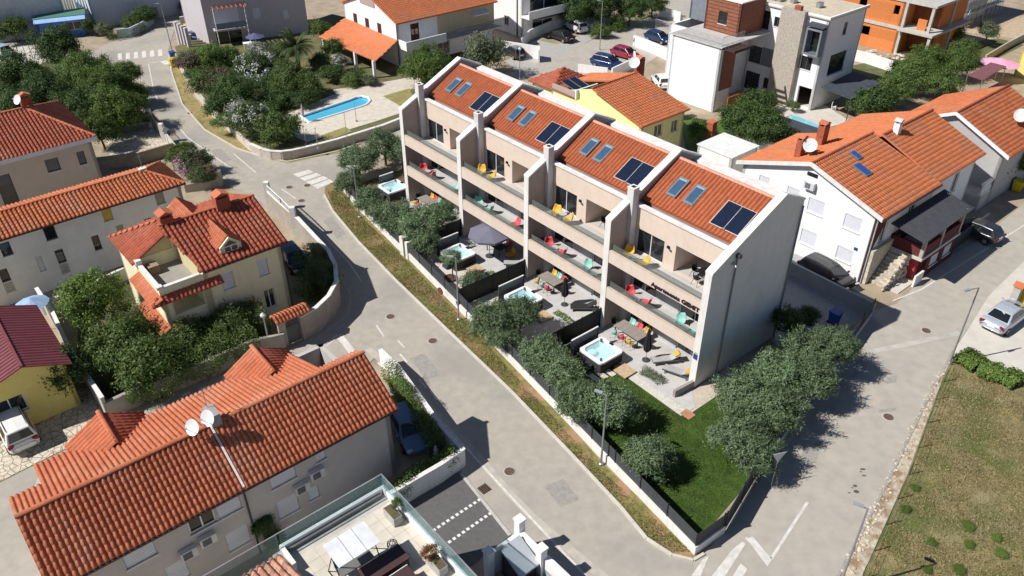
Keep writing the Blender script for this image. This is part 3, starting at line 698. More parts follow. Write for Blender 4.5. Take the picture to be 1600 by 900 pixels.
# black dividers between the gardens
for i, ln_ in ((1,-7.25),(2,-6.4),(3,-5.45)):
    X = -i*W-.3
    dv = thing('garden_divider', ['black panel divider between the two nearest terraces','black panel divider between the two middle terraces','black panel divider next to the farthest terrace'][i-1], 'fence', (*MO, 0), MRZ, 'black dividers between terraces')
    for a in np.linspace(-.1, ln_, 5): MB().box(X-.04, X+.04, a-.04, a+.04, .0, 1.75).build('fence_post', BLACK, dv)
    ys = np.linspace(-.1, ln_, 5)
    for a, b in zip(ys, ys[1:]): MB().box(X-.02, X+.02, b+.045, a-.045, .06, 1.7).build('fence_panel', BLACK, dv)
# ---------------------------------------------------------------- hot tubs and screens
SHELL = mat('white_acrylic',(0.80,0.82,0.83),rough=.25,var=.02); WATER = mat('tub_water',(0.30,0.62,0.66),rough=.05,var=.25,scale=2.2,col2=(0.62,0.84,0.85),col2_scale=4,col2_edge=(.5,.62),spec=.6)
def hot_tub(x, y, label, s=2.2, rz=0):
    t = thing('hot_tub', label, 'hot tub', mw(x, y, .05), MRZ+rz, 'hot tubs on the terraces')
    h = s/2
    MB().box(-h+.06,-h+.14,-h+.06,h-.06,0,.78).box(h-.14,h-.06,-h+.06,h-.06,0,.78).box(-h+.14,h-.14,-h+.06,-h+.14,0,.78).box(-h+.14,h-.14,h-.14,h-.06,0,.78).build('cabinet', mat('dark_tub_cabinet',(0.045,0.045,0.05),var=.15), t)
    def rr(hh, r, n=6):
        pts = []
        for cx, cy, a0 in ((hh-r, hh-r, 0), (-hh+r, hh-r, 90), (-hh+r, -hh+r, 180), (hh-r, -hh+r, 270)):
            for k in range(n+1): a = R(a0+90*k/n); pts.append((cx+r*math.cos(a), cy+r*math.sin(a)))
        return pts
    sh = MB(); O, I, I2 = rr(h, .28), rr(h-.22, .34), rr(h-.36, .3); n = len(O); i0 = 0
    sh.v += [(*p, .76) for p in O]+[(*p, .90) for p in O]+[(*p, .90) for p in I]+[(*p, .45) for p in I2]
    for a in range(3):
        for k in range(n): j = (k+1) % n; sh.f.append((a*n+k, a*n+j, (a+1)*n+j, (a+1)*n+k))
    sh.f.append(tuple(range(3*n, 4*n))); sh.build('shell', SHELL, t)
    ss = MB()
    for sx, sy, a, b in ((-.45,-.45,.32,.4),(.5,-.4,.3,.45),(.1,.55,.55,.2)): ss.lathe([(a,.50),(a*.95,.68),(a*.8,.70)], (sx*h*.9, sy*h*.9, 0), 14, b/a)
    ss.build('moulded_seat', SHELL, t)
    MB().poly(*[(*p, .80) for p in rr(h-.235, .33)]).build('water', clearmat('tub_water_clear',(0.50,0.88,0.92),.62,.06), t)
    for sx, sy in ((-.8,.8),(.8,-.8)): MB().obox((sx*h*.86, sy*h*.86, .92),(.7,-.7*1,0),(.7,.7,0),(0,0,1),.16,.07,.025).build('headrest', mat('grey_cushion',(0.07,0.08,0.09)), t)
    MB().box(-.16,.16,h-.2,h-.02,.9,.96).build('control_panel', BLACK, t)
    st = MB().box(.0-h*.2,h*.35,-h-.0-.34,-h-.0-.02,0,.2); st.box(-h*.2,h*.35,-h-.02-.17,-h-.0,.2,.42); st.build('step', DKGREY, t)
    return t
hot_tub(-5.95,-2.75,'square white hot tub on the terrace nearest the lawn')
hot_tub(-14.15,-2.75,'hot tub half covered by olive foliage on the second terrace from the end wall')
hot_tub(-22.4,-2.75,'hot tub beside the open grey parasol')
hot_tub(-35.8,-.4,'hot tub among olive trees at the far corner of the garden')
for x, y0, y1, lab in ((-7.35,-4.2,-1.7,'grey slatted privacy screen behind the nearest hot tub'),(-15.6,-3.9,-1.5,'grey slatted privacy screen behind the second hot tub'),(-24.0,-3.6,-1.5,'grey privacy screen behind the hot tub by the parasol'),(-37.1,-1.0,.5,'grey privacy screen by the far corner hot tub')):
    sc_ = thing('privacy_screen', lab, 'screen', mw(x, 0, 0), MRZ, 'privacy screens by the tubs')
    for k in range(9): MB().box(-.02,.02,y0,y1,.1+k*.165,.1+k*.165+.15).build('slat', mat('slate_grey_slat',(0.10,0.115,0.13),rough=.5), sc_)
    for y in (y0, y1): MB().box(-.045,.045,y-.045,y+.045,0,1.62).build('post', DKGREY, sc_)
    MB().box(-.05,.05,y0,y1,1.60,1.66).build('top_rail', CAPW, sc_)
for x, y, lab in ((-4.0,-2.35,'pale wooden deck step beside the nearest hot tub'),(-12.2,-2.5,'pale wooden deck step beside the second hot tub'),(-20.5,-2.4,'pale wooden deck step beside the parasol terrace hot tub')):
    d = thing('deck_step', lab, 'deck', mw(x, y, .05), MRZ, 'deck steps')
    for k in range(7): MB().box(-.55,.55,-.55+k*.16,-.55+k*.16+.145,.06,.13).build('plank', PALEWOOD, d)
    for k in (-.4, .4): MB().box(k-.04,k+.04,-.55,.56,0,.058).build('joist', WOOD, d)
# ---------------------------------------------------------------- chairs, tables, loungers, parasols
RED = mat('coral_red_shell',(0.60,0.085,0.095),rough=.5,var=.06); YEL = mat('mustard_yellow_shell',(0.62,0.38,0.06),rough=.5,var=.06); MINT = mat('mint_shell',(0.27,0.52,0.46),rough=.5,var=.06); BLK = BLACK
CHC = {'red': RED, 'yellow': YEL, 'mint': MINT, 'black': BLK}
CH0 = {}
def make_chair(colour, kind):
    t = thing(('lounge_chair' if kind == 'lounge' else 'dining_chair'), 'x', 'chair')
    m = CHC[colour]
    sh = MB(); n = 9; V = []
    if kind == 'lounge':   # wide bucket of a garden lounge chair
        prof_ = [(.42,.36,.30),(.30,.40,.36),(.05,.36,.40),(-.22,.36,.41),(-.36,.52,.40),(-.44,.78,.33),(-.48,.92,.20)]
    else:
        prof_ = [(.24,.46,.20),(.10,.44,.23),(-.12,.43,.24),(-.22,.50,.25),(-.26,.68,.24),(-.29,.84,.19)]
    for x, z, hw in prof_:
        for k in range(n):
            s = -1+2*k/(n-1); V.append((x+.10*abs(s)**3*(1 if z > .45 else .2), s*hw, z+.13*abs(s)**3))
    sh.v = V; m_ = len(prof_)
    for a in range(m_-1):
        for k in range(n-1): sh.f.append((a*n+k, a*n+k+1, (a+1)*n+k+1, (a+1)*n+k))
    o = sh.build('seat_shell', m, t, smooth=True)
    so_ = o.modifiers.new('thick', 'SOLIDIFY'); so_.thickness = .03
    hgt = .34 if kind == 'lounge' else .42
    for sx in (-1, 1):
        for sy in (-1, 1):
            MB().tube((sx*.16, sy*.17, hgt), (sx*.28, sy*.27, 0), .016, 6).build('leg', BLK if kind == 'lounge' or colour == 'black' else m, t)
    rg = MB()
    for sy in (-1, 1): rg.tube((-.2, sy*.2, hgt-.03), (.2, sy*.2, hgt-.03), .012, 5)
    rg.build('frame', BLK, t)
    t.scale = (.84,.84,.84) if kind == 'lounge' else (.95,.95,.95)
    return t
def chair(colour, kind, x, y, z, face, label, group=None):
    """face: direction in degrees in the main frame (0 = along the facade towards the end wall)"""
    key = (colour, kind); loc = mw(x, y, z); rz = MRZ+R(face)
    if key not in CH0: c = make_chair(colour, kind); CH0[key] = c; c.location = loc; c.rotation_euler = (0,0,rz); c['label'] = label
    else: c = copy_thing(CH0[key], loc, rz, label)
    c['group'] = group or ('lounge chairs on the balconies' if kind == 'lounge' else 'dining chairs on the terraces'); return c
UN = {4:'nearest the end wall', 3:'second from the end wall', 2:'third from the end wall', 1:'farthest from the end wall'}
Z1, Z2 = F1+.002, F2+.002
chair('yellow','lounge',-7.75,1.25,Z2,-60,'left yellow lounge chair on the top balcony nearest the end wall'); chair('yellow','lounge',-6.2,1.05,Z2,-120,'right yellow lounge chair on the top balcony nearest the end wall')
chair('yellow','lounge',-15.2,1.3,Z2,-70,'left yellow lounge chair on the top balcony second from the end wall'); chair('yellow','lounge',-13.8,1.2,Z2,-130,'right yellow lounge chair on the top balcony second from the end wall')
chair('yellow','lounge',-24.2,1.25,Z2,-50,'left yellow lounge chair on the top balcony third from the end wall'); chair('yellow','lounge',-22.9,1.25,Z2,-120,'right yellow lounge chair on the top balcony third from the end wall')
chair('red','lounge',-7.1,1.1,Z1,-30,'left red lounge chair on the middle balcony nearest the end wall'); chair('red','lounge',-5.65,1.05,Z1,200,'right red lounge chair on the middle balcony nearest the end wall')
chair('mint','lounge',-2.75,1.25,Z1,-60,'left mint lounge chair on the middle balcony nearest the end wall'); chair('mint','lounge',-1.35,.95,Z1,180,'right mint lounge chair on the middle balcony nearest the end wall')
chair('red','lounge',-15.65,1.15,Z1,-30,'left red lounge chair on the middle balcony second from the end wall'); chair('red','lounge',-14.15,1.05,Z1,200,'right red lounge chair on the middle balcony second from the end wall')
chair('mint','lounge',-11.5,1.15,Z1,-60,'mint lounge chair on the middle balcony second from the end wall'); chair('black','lounge',-15.95,.7,Z1,0,'black chair in the left corner of the middle balcony second from the end wall')
chair('mint','lounge',-24.5,1.15,Z1,-20,'left mint lounge chair on the middle balcony third from the end wall'); chair('mint','lounge',-23.0,1.05,Z1,200,'right mint lounge chair on the middle balcony third from the end wall')
chair('red','lounge',-19.7,1.15,Z1,-100,'red lounge chair on the middle balcony third from the end wall')
chair('red','lounge',-32.6,1.1,Z1,-30,'left red lounge chair on the middle balcony farthest from the end wall'); chair('red','lounge',-31.3,1.05,Z1,200,'right red lounge chair on the middle balcony farthest from the end wall')
chair('mint','lounge',-27.9,1.15,Z1,-120,'mint lounge chair on the middle balcony farthest from the end wall')
chair('yellow','lounge',-20.05,.9,.062,-100,'yellow lounge chair beside the parasol terrace patio door')
TG = mat('grey_table_top',(0.30,0.26,0.23),rough=.6,var=.08)
def round_table(x, y, z, label, h=.5, r=.30):
    t = thing('side_table', label, 'table', mw(x, y, z), MRZ, 'small round tables on the balconies')
    MB().lathe([(r,h-.025),(r,h)], n=20).build('table_top', mat('pale_table',(0.45,0.44,0.42)), t)
    MB().tube((0,0,.02),(0,0,h-.025),.022,8).build('stem', BLK, t); MB().lathe([(.2,0),(.19,.02)], n=14).build('base', BLK, t)
round_table(-6.38,1.05,Z1,'small round table between the red chairs nearest the end wall'); round_table(-2.0,.85,Z1,'small round table between the mint chairs nearest the end wall')
round_table(-14.9,1.05,Z1,'small round table between the red chairs second from the end wall'); round_table(-10.6,1.0,Z1,'small round table right of the mint chair second from the end wall')
round_table(-23.75,1.05,Z1,'small round table between the mint chairs third from the end wall'); round_table(-31.95,1.05,Z1,'small round table between the red chairs farthest from the end wall')
round_table(-7.0,1.1,Z2,'small white round table between the yellow chairs nearest the end wall'); round_table(-14.5,1.35,Z2,'small white round table between the yellow chairs second from the end wall')
def bistro(x, y, z, label):
    t = thing('bistro_table', label, 'table', mw(x, y, z), MRZ, 'black bistro tables in the loggias')
    MB().lathe([(.42,.70),(.42,.73)], n=18).build('table_top', BLK, t)
    for a in (30,120,210,300): MB().tube((.3*math.cos(R(a)),.3*math.sin(R(a)),.70),(.36*math.cos(R(a)),.36*math.sin(R(a)),0),.018,6).build('leg', BLK, t)
bistro(-2.6,2.9,F2+.012,'black bistro table in the loggia nearest the end wall'); bistro(-11.0,2.9,F2+.012,'black bistro table in the loggia second from the end wall')
chair('black','dining',-3.3,2.9,F2+.012,0,'black chair left of the bistro table nearest the end wall'); chair('black','dining',-11.7,2.9,F2+.012,0,'black chair left of the bistro table second from the end wall')
chair('black','dining',-2.6,2.2,F2+.012,90,'black chair in front of the bistro table nearest the end wall')
def dining(x0, x1, y0, y1, which, cols):
    t = thing('dining_table', 'rectangular brown dining table on the terrace '+which, 'table', mw((x0+x1)/2, (y0+y1)/2, .062), MRZ, 'dining tables on the terraces')
    hx, hy = (x1-x0)/2, (y1-y0)/2
    for k in range(5): MB().box(-hx+2*hx*k/5+.004, -hx+2*hx*(k+1)/5-.004, -hy, hy, .72, .755).build('table_plank', TG, t)
    MB().box(-hx+.06,hx-.06,-hy+.06,hy-.06,.64,.719).build('apron', DKGREY, t)
    for sx in (-1,1):
        for sy in (-1,1): MB().box(sx*(hx-.1)-.035,sx*(hx-.1)+.035,sy*(hy-.1)-.035,sy*(hy-.1)+.035,0,.64).build('leg', DKGREY, t)
    n = 3; pos = ['left', 'middle', 'right']
    for k in range(3):
        x = x0+(x1-x0)*(.2+.3*k)
        chair(cols[0][k],'dining',x,y0-.28,.062,90,'%s chair, %s place, garden side of the table %s' % (cols[0][k], pos[k], which))
        chair(cols[1][k],'dining',x,y1+.28,.062,-90,'%s chair, %s place, house side of the table %s' % (cols[1][k], pos[k], which))
    chair('black','dining',x0-.35,(y0+y1)/2,.062,0,'black chair at the left head of the table '+which)
    chair('black','dining',x1+.35,(y0+y1)/2,.062,180,'black chair at the right head of the table '+which)
dining(-7.5,-5.15,.05,1.15,UN[4],(('mint','red','yellow'),('mint','red','yellow')))
dining(-15.8,-13.9,.1,1.15,UN[3],(('yellow','mint','red'),('yellow','mint','red')))
dining(-32.6,-30.7,.1,1.15,UN[1],(('yellow','red','mint'),('yellow','red','mint')))
chair('red','dining',-21.0,1.5,.062,-90,'red dining chair behind the open grey parasol'); chair('mint','dining',-22.0,1.5,.062,-90,'mint dining chair behind the open grey parasol')
t = thing('dining_table','dark dining table in the shade of the open grey parasol','table',mw(-21.5,.6,.062),MRZ,'dining tables on the terraces')
MB().box(-.9,.9,-.5,.5,.7,.75).build('table_top', DKGREY, t)
for sx in (-1,1):
    for sy in (-1,1): MB().box(sx*.8-.03,sx*.8+.03,sy*.4-.03,sy*.4+.03,0,.7).build('leg', BLK, t)
def lounger(x, y, face, label, pillow=None, m=None):
    t = thing('sun_lounger', label, 'sun lounger', mw(x, y, .062), MRZ+R(face), 'sun loungers on the terraces')
    f = MB(); 
    for sy in (-1,1): f.box(-1.0,.95,sy*.31-.03,sy*.31+.03,.24,.30)
    f.box(-1.0,-.94,-.28,.28,.24,.30); f.box(.89,.95,-.28,.28,.24,.30); f.build('frame', mat('graphite_tube',(0.08,0.08,0.085),rough=.4), t)
    MB().box(-.98,.3,-.28,.28,.302,.34).build('seat_sling', m or mat('light_grey_sling',(0.40,0.39,0.38)), t)
    b = MB(); slab4(b, (.3,-.28,.345),(.95,-.28,.72),(.95,.28,.72),(.3,.28,.345),.04); b.build('backrest', m or mat('light_grey_sling',(0.40,0.39,0.38)), t)
    for sx in (-.8,.7):
        for sy in (-1,1): MB().box(sx-.025,sx+.025,sy*.31-.025,sy*.31+.025,0,.24).build('leg', mat('graphite_tube',(0.08,0.08,0.085)), t)
    st = MB().tube((.9,-.26,.66),(.75,-.26,.28),.014,5); st.tube((.9,.26,.66),(.75,.26,.28),.014,5); st.build('back_strut', BLK, t)
    if pillow: 
        p = MB().obox((.72,0,.66),(.866,0,.5),(0,1,0),(-.5,0,.866),.2,.24,.06); po = p.build('pillow', pillow, t)
        bv = po.modifiers.new('bevel','BEVEL'); bv.width = .05; bv.segments = 2
lounger(-2.95,.55,60,'left grey sun lounger with a yellow pillow on the nearest terrace',YEL); lounger(-1.55,.15,20,'right grey sun lounger with a yellow pillow by the end wall',YEL)
lounger(-11.0,.5,50,'black sun lounger on the terrace second from the end wall',None,mat('black_sling',(0.03,0.03,0.03))); lounger(-18.9,.5,50,'grey sun lounger on the parasol terrace')
def closed_parasol(x, y, label, h=2.75):
    t = thing('closed_parasol', label, 'parasol', mw(x, y, .062), MRZ, 'closed parasols')
    MB().lathe([(.27,0),(.27,.06),(.06,.09)], n=18).build('base', DKGREY, t); MB().tube((0,0,.06),(0,0,h),.025,8).build('pole', STEEL, t)
    f = MB(); n = 16
    prof_ = [(.10,.75),(.22,.95),(.24,1.25),(.17,1.8),(.11,2.3),(.04,h-.04)]
    for r_, z in prof_:
        for k in range(n): a = 2*math.pi*k/n; rr_ = r_*(1+.22*(k % 2)); f.v.append((rr_*math.cos(a), rr_*math.sin(a), z))
    for a in range(len(prof_)-1):
        for k in range(n): j = (k+1) % n; f.f.append((a*n+k, a*n+j, (a+1)*n+j, (a+1)*n+k))
    f.build('folded_canopy', mat('black_canvas',(0.016,0.016,0.018),rough=.8), t); MB().lathe([(.2,1.5),(.2,1.56)], n=12).build('strap', BLACK, t)
closed_parasol(-3.95,-.35,'closed black parasol on the nearest terrace'); closed_parasol(-12.35,-.2,'closed black parasol on the second terrace from the end wall',2.5)
t = thing('open_parasol','open grey octagonal parasol over the terrace of the third unit','parasol',mw(-21.4,-.25,.062),MRZ)
MB().lathe([(.35,0),(.35,.07),(.07,.1)], n=18).build('base', DKGREY, t); MB().tube((0,0,.1),(0,0,2.72),.03,8).build('pole', STEEL, t)
cv = MB(); n = 8; rr_ = 1.75
cv.v.append((0,0,2.72))
for k in range(n): a = 2*math.pi*(k+.5)/n; cv.v.append((rr_*math.cos(a), rr_*math.sin(a), 2.2))
for k in range(n): a = 2*math.pi*(k+.5)/n; cv.v.append((rr_*math.cos(a), rr_*math.sin(a), 2.02))
for k in range(n): j = (k+1) % n; cv.f.append((0, 1+k, 1+j)); cv.f.append((1+k, 9+k, 9+j, 1+j))
cv.build('canopy', mat('blue_grey_canvas',(0.155,0.155,0.20),rough=.9,var=.06), t)
for k in range(n): a = 2*math.pi*(k+.5)/n; MB().tube((0,0,2.68),(rr_*.99*math.cos(a),rr_*.99*math.sin(a),2.175),.014,5).build('rib', STEEL, t)
# low planting box of the parasol terrace, tree ring
c = mw(-20.8,-4.7,.02); t = thing('tree_ring','round rusty planting ring in the pale garden by the low wall','planter',c,0); MB().lathe([(.52,0),(.52,.12),(.44,.12),(.44,.05)], n=22).build('ring', IRON, t); MB().lathe([(.43,0),(.43,.06)], n=18).build('soil', mat('bark_mulch',(0.10,0.05,0.03),var=.3,scale=8), t)
for k, (x, y) in enumerate(((-4.6,-3.15),(-4.75,-3.75),(-4.9,-4.35))):
    t = thing('stepping_slab', ['stepping slab closest to the deck beside the hot tub','middle stepping slab beside the hot tub','stepping slab farthest into the lawn beside the hot tub'][k], 'slab', mw(x,y,.016), MRZ, 'stepping slabs'); MB().box(-.4,.4,-.2,.2,0,.05).build('slab', PALEC, t)
mprism('garden_path', [(1.0,-2.6),(1.75,-2.6),(1.75,-1.95),(1.0,-1.95)], -.05, .055, mat('terracotta_slab',(0.45,0.22,0.13),var=.15))
o = mprism('low_garden_wall', [(-.35,-1.75),(-.15,-1.75),(-.02,-.06),(-.22,-.06)], -.05, .6, mat('taupe_low_wall',(0.30,0.27,0.27))); del o['kind']; tag(o,'low taupe wall stub in front of the end wall','wall')

# ================================================================== HOUSES
DOT40 = 40.0
def chimney(h, x, y, z0, z1, w=.8, d=.6, m=None, cap=True, name='chimney', capm=None):
    o = MB().box(x-w/2, x+w/2, y-d/2, y+d/2, z0, z1).build(name, m or BRICKRED, h.root)
    if cap:
        c = MB()
        for sx in (-1, 1):
            for sy in (-1, 1): c.box(x+sx*(w/2-.06)-.05, x+sx*(w/2-.06)+.05, y+sy*(d/2-.06)-.05, y+sy*(d/2-.06)+.05, z1, z1+.22)
        c.ext([(x-w/2-.06, y-d/2-.06, z1+.22), (x, y-d/2-.06, z1+.46), (x+w/2+.06, y-d/2-.06, z1+.22)], (0, d+.12, 0)); c.build('chimney_cap', capm or TILE_S, o)
    return o
def dish(h, x, y, z, yaw, r=.42, label=None):
    """satellite dish on a short mast"""
    o = MB().tube((x, y, z-.75), (x, y, z), .025, 6).build('dish_mast', STEEL, h.root)
    d = MB(); n = 18; a = R(yaw); f = Vector((math.cos(a)*.86, math.sin(a)*.86, .5)).normalized(); u = f.orthogonal().normalized(); v = f.cross(u); c = Vector((x, y, z))+f*.12
    rings = [(0, 0), (.4, .018), (.75, .06), (1, .11)]
    for rr, dz in rings:
        for k in range(n): t = 2*math.pi*k/n; d.v.append(tuple(c+u*(rr*r*math.cos(t))+v*(rr*r*math.sin(t))+f*(dz*r*2)))
    for q in range(3):
        for k in range(n): j = (k+1) % n; d.f.append((q*n+k, q*n+j, (q+1)*n+j, (q+1)*n+k))
    d.build('satellite_dish', mat('dish_white',(0.70,0.71,0.72),rough=.4), o, smooth=True)
    MB().tube(c-v*(r*.95), c+f*(r*1.1), .012, 5).tube(c+f*(r*1.05), c+f*(r*1.2), .04, 8).build('dish_feed', STEEL, o)
def ac_unit(parent, p, q, s, z, w=.8, hh=.55):
    p, q = Vector(p[:2]), Vector(q[:2]); d = (q-p).normalized(); o_ = Vector((d.y, -d.x)); c = p+d*s+o_*.2
    a = MB().obox((c.x, c.y, z), (d.x,d.y,0), (o_.x,o_.y,0), (0,0,1), w/2, .16, hh/2).build('air_conditioner', mat('ac_white',(0.60,0.60,0.60),rough=.5), parent)
    c2 = p+d*(s-.08)+o_*.366; g = MB()
    for k in range(5): g.obox((c2.x, c2.y, z-.18+k*.09), (d.x,d.y,0), (o_.x,o_.y,0), (0,0,1), .22, .006, .03)
    g.build('fan_grille', DKGREY, a)
def gutter(h, p, q, r=.07, m=None): return MB().tube(p, q, r, 8).build('gutter', m or mat('brown_gutter',(0.10,0.05,0.04),rough=.5), h.root)
def railing(h, pts, z0, z1, m=BLACK, n=None, name='railing', parent=None):
    mb = MB()
    for a, b in zip(pts, pts[1:]):
        L = math.dist(a, b); k = n or max(2, round(L/.16)); mb.tube((*a, z1), (*b, z1), .022, 6); mb.tube((*a, z0+.08), (*b, z0+.08), .018, 6)
        for j in range(k+1):
            t = j/k; x, y = a[0]+(b[0]-a[0])*t, a[1]+(b[1]-a[1])*t; mb.tube((x, y, z0), (x, y, z1), .010, 4)
    return mb.build(name, m, parent or h.root)

# ---- bottom-left house with the big two-pitched roof
h = House('tiled_roof_house', 'grey walled house with a long salmon tiled roof and two satellite dishes', at(619,638,5.2), DOT40); b16 = h
fp = [(-17.3,.35),(-.25,.35),(-.25,7.8),(-16.0,7.8),(-17.3,5.2)]
sh_ = lambda a, b, c, d, k='shutter', **o: (a+17.3, b+17.3, c, d, k, o)
h.walls(fp, 0, 5.12, mat('warm_grey_render',(0.50,0.47,0.44),var=.05,stain=.3,stain_scale=.5), holes={0: [sh_(-7.4,-6.0,4.0-.2,5.1-.25), sh_(-4.85,-4.25,4.0,4.85), sh_(-7.35,-6.2,1.5,2.75), sh_(-5.6,-5.0,1.6,2.5),
    sh_(-11.6,-10.3,3.7,4.7,'glass'), sh_(-14.6,-13.2,3.7,4.75), sh_(-10.2,-9.0,3.7,4.75), sh_(-10.2,-9.0,1.2,2.5), sh_(-13.2,-12.2,1.2,2.5)], 1: [(2.0,3.2,.9,2.2,'shutter'),(4.2,5.4,3.4,4.6,'shutter')]})
R1 = [((-17.6,0,5.2),(-8.78,0,5.2),(-17.6,3.1,7.05),(-8.78,3.1,7.05)), ((-8.72,-.05,5.22),(.1,-.05,5.22),(-8.72,3.1,7.12),(.1,3.1,7.12)),
      ((-2.25,8.1,5.25),(-16.2,8.1,5.25),(-2.25,3.14,7.05),(-16.2,3.14,7.05)), ((.1,3.9,6.75),(-2.3,3.9,6.75),(.1,3.14,7.05),(-2.3,3.14,7.05)), ((-16.2,5.4,6.25),(-17.6,5.4,6.25),(-16.2,3.14,7.05),(-17.6,3.14,7.05))]
dk = MB()
for pl in R1: slab4(dk, pl[0], pl[1], pl[3], pl[2], .14)
rf = dk.build('roof', TILE_S, h.root)
for k, pl in enumerate(R1): tile_plane(rf, TILE_S, *pl, col=.25, row=.36, amp=.085, single=(150 if k < 2 else 0), seed=k+1)
ridge_caps(rf, TILE_S, (-17.6,3.12,7.12), (.1,3.12,7.17), r=.15)
MB().box(-8.79,-8.70,0,3.1,5.2,5.3); v = MB(); slab4(v, (-8.80,-.02,5.34),(-8.70,-.02,5.34),(-8.70,3.0,7.2),(-8.80,3.0,7.2),.05); v.build('verge_strip', CAPW, rf)
gutter(h, (-17.5,-.06,5.1), (.05,-.06,5.1)); MB().tube((-8.75,.28,5.0),(-8.75,.28,0),.05,8).build('drain_pipe', DKGREY, h.root)
for cx, hw in ((-12.6,1.95),(-4.1,1.9)):
    pls = [((cx-hw,8.65,5.25),(cx-hw,5.8,5.25),(cx,8.65,6.35),(cx,5.8,6.2)), ((cx+hw,5.8,5.25),(cx+hw,8.65,5.25),(cx,5.8,6.2),(cx,8.65,6.35))]
    m2 = MB()
    for pl in pls: slab4(m2, pl[0], pl[1], pl[3], pl[2], .1)
    dr = m2.build('dormer_roof', TILE_R, h.root)
    for k, pl in enumerate(pls): tile_plane(dr, TILE_S if k == 0 else TILE_R, *pl, col=.29, row=.36, seed=k, amp=.09)  # shade of the right slope is put into its colour by the darker red tile
    ridge_caps(dr, TILE_S, (cx,8.7,6.42), (cx,5.85,6.27), r=.13)
    MB().ext([(cx-hw+.25,8.45,0),(cx+hw-.25,8.45,0),(cx+hw-.25,8.45,5.2),(cx,8.45,6.1),(cx-hw+.25,8.45,5.2)],(0,-.7,0)).build('bay_wall', OCHRE, h.root)
chimney(h, -8.45, 3.35, 6.6, 7.75, .5, 1.0, mat('grey_stack',(0.34,0.33,0.32)), cap=False)
dish(h, -9.5, 2.75, 7.75, 205); dish(h, -8.75, 2.6, 8.0, 205); MB().tube((-8.5,3.7,7.5),(-8.5,3.7,9.0),.02,6).tube((-8.9,3.7,8.7),(-8.0,3.7,8.7),.012,5).tube((-8.9,3.5,8.8),(-8.1,3.9,8.8),.012,5).build('aerial', STEEL, h.root)
p_, q_ = fp[0], fp[1]
for s, z in ((17.3-5.95,3.1),(17.3-5.0,3.5),(17.3-12.0,2.9),(17.3-11.0,3.1)): ac_unit(h.root, p_, q_, s, z)

# ---- long white house at the left edge
h = House('long_white_house', 'long white house with a low orange tiled roof at the left', at(288,285,5.5), 41.0)
def hl(a, b, c, d, k='glass', **o):
    if k != 'shutter': o.update(fm=DKGREY, mull=0)
    return (a+16.7, b+16.7, c, d, k, o)
YSH = mat('yellow_shutter',(0.62,0.46,0.10),var=.08); GRS = mat('grey_green_shutter',(0.36,0.36,0.28)); WSH = mat('whitewashed_wall',(0.76,0.77,0.79),streak=.10,var=.05,stain=.3,stain_scale=.5)
fp = [(-16.7,.3),(-.3,.3),(-.3,4.9),(-16.7,4.9)]
h.walls(fp, 0, 5.45, WSH, holes={0: [hl(-6.6,-5.9,4.15,5.35,'shutter',pm=YSH), hl(-2.45,-1.75,4.15,5.35,'shutter',pm=GRS), hl(-10.85,-10.05,4.05,5.25), hl(-7.9,-7.35,2.0,3.3), hl(-10.65,-10.05,.95,3.1,'bars'), hl(-14.6,-14.0,.95,3.0,'bars'),
    hl(-12.0,-11.6,1.8,3.1,'shutter'), hl(-3.75,-3.2,2.6,3.3), hl(-5.95,-5.4,2.7,3.5,'shutter',pm=GRS), hl(-13.9,-13.2,3.9,5.0)]})
h.roof([((-16.9,-.1,5.5),(.05,-.1,5.5),(-16.9,2.55,6.35),(-2.2,2.55,6.35)), ((.05,-.1,5.5),(.05,5.2,5.5),(-2.2,2.55,6.35),(-2.2,2.55,6.35)), ((.05,5.2,5.5),(-16.9,5.2,5.5),(-2.2,2.55,6.35),(-16.9,2.55,6.35))], TILE_O, col=.30, row=.36, amp=.08)
ridge_caps(h.root, TILE_S, (-16.9,2.55,6.40), (-2.2,2.55,6.40)); ridge_caps(h.root, TILE_S, (.0,-.1,5.56), (-2.2,2.55,6.42)); ridge_caps(h.root, TILE_S, (.0,5.2,5.56), (-2.2,2.55,6.42))
MB().tube((-2.2,2.6,6.3),(-2.2,2.6,7.9),.02,6).tube((-2.6,2.6,7.6),(-1.8,2.6,7.6),.012,5).build('aerial', STEEL, h.root); MB().box(-2.5,-1.9,2.4,2.8,6.3,6.55).build('mast_foot', CAPW, h.root)
gutter(h, (-16.8,-.14,5.42), (.05,-.14,5.42))
pr_ = at(45,468,2.0)

# ---- hipped house above it
h = House('hip_roof_house', 'beige house with a red hipped roof and white fascia at the far left', at(148,213,6.0), 41.0)
fp = [(-12.3,.35),(-.35,.35),(-.35,10.9),(-12.3,10.9)]; hq = lambda a, b, c, d, k='glass', **o: (a+12.3, b+12.3, c, d, k, dict(fm=DKGREY, mull=0))
h.walls(fp, 0, 5.75, mat('sand_render',(0.50,0.43,0.35),var=.05,stain=.2), holes={0: [hq(-4.5,-3.4,3.7,4.9), hq(-1.85,-1.2,3.6,4.85), hq(-8.6,-7.4,1.4,4.6)]})
ap = (-3.75,5.6,8.0); ap2 = (-8.8,5.6,8.0)
h.roof([((-12.6,0,6),(.1,0,6),ap2,ap), ((.1,0,6),(.1,11.2,6),ap,ap), ((.1,11.2,6),(-12.6,11.2,6),ap,ap2), ((-12.6,11.2,6),(-12.6,0,6),ap2,ap2)], TILE_R, col=.32, row=.38, amp=.09, deckm=TILE_R)
for e in ((.1,0,6.05),(.1,11.2,6.05)): ridge_caps(h.root, TILE_S, e, (*ap[:2],8.06), r=.15)
ridge_caps(h.root, TILE_S, (*ap[:2],8.06), (*ap2[:2],8.06), r=.15)
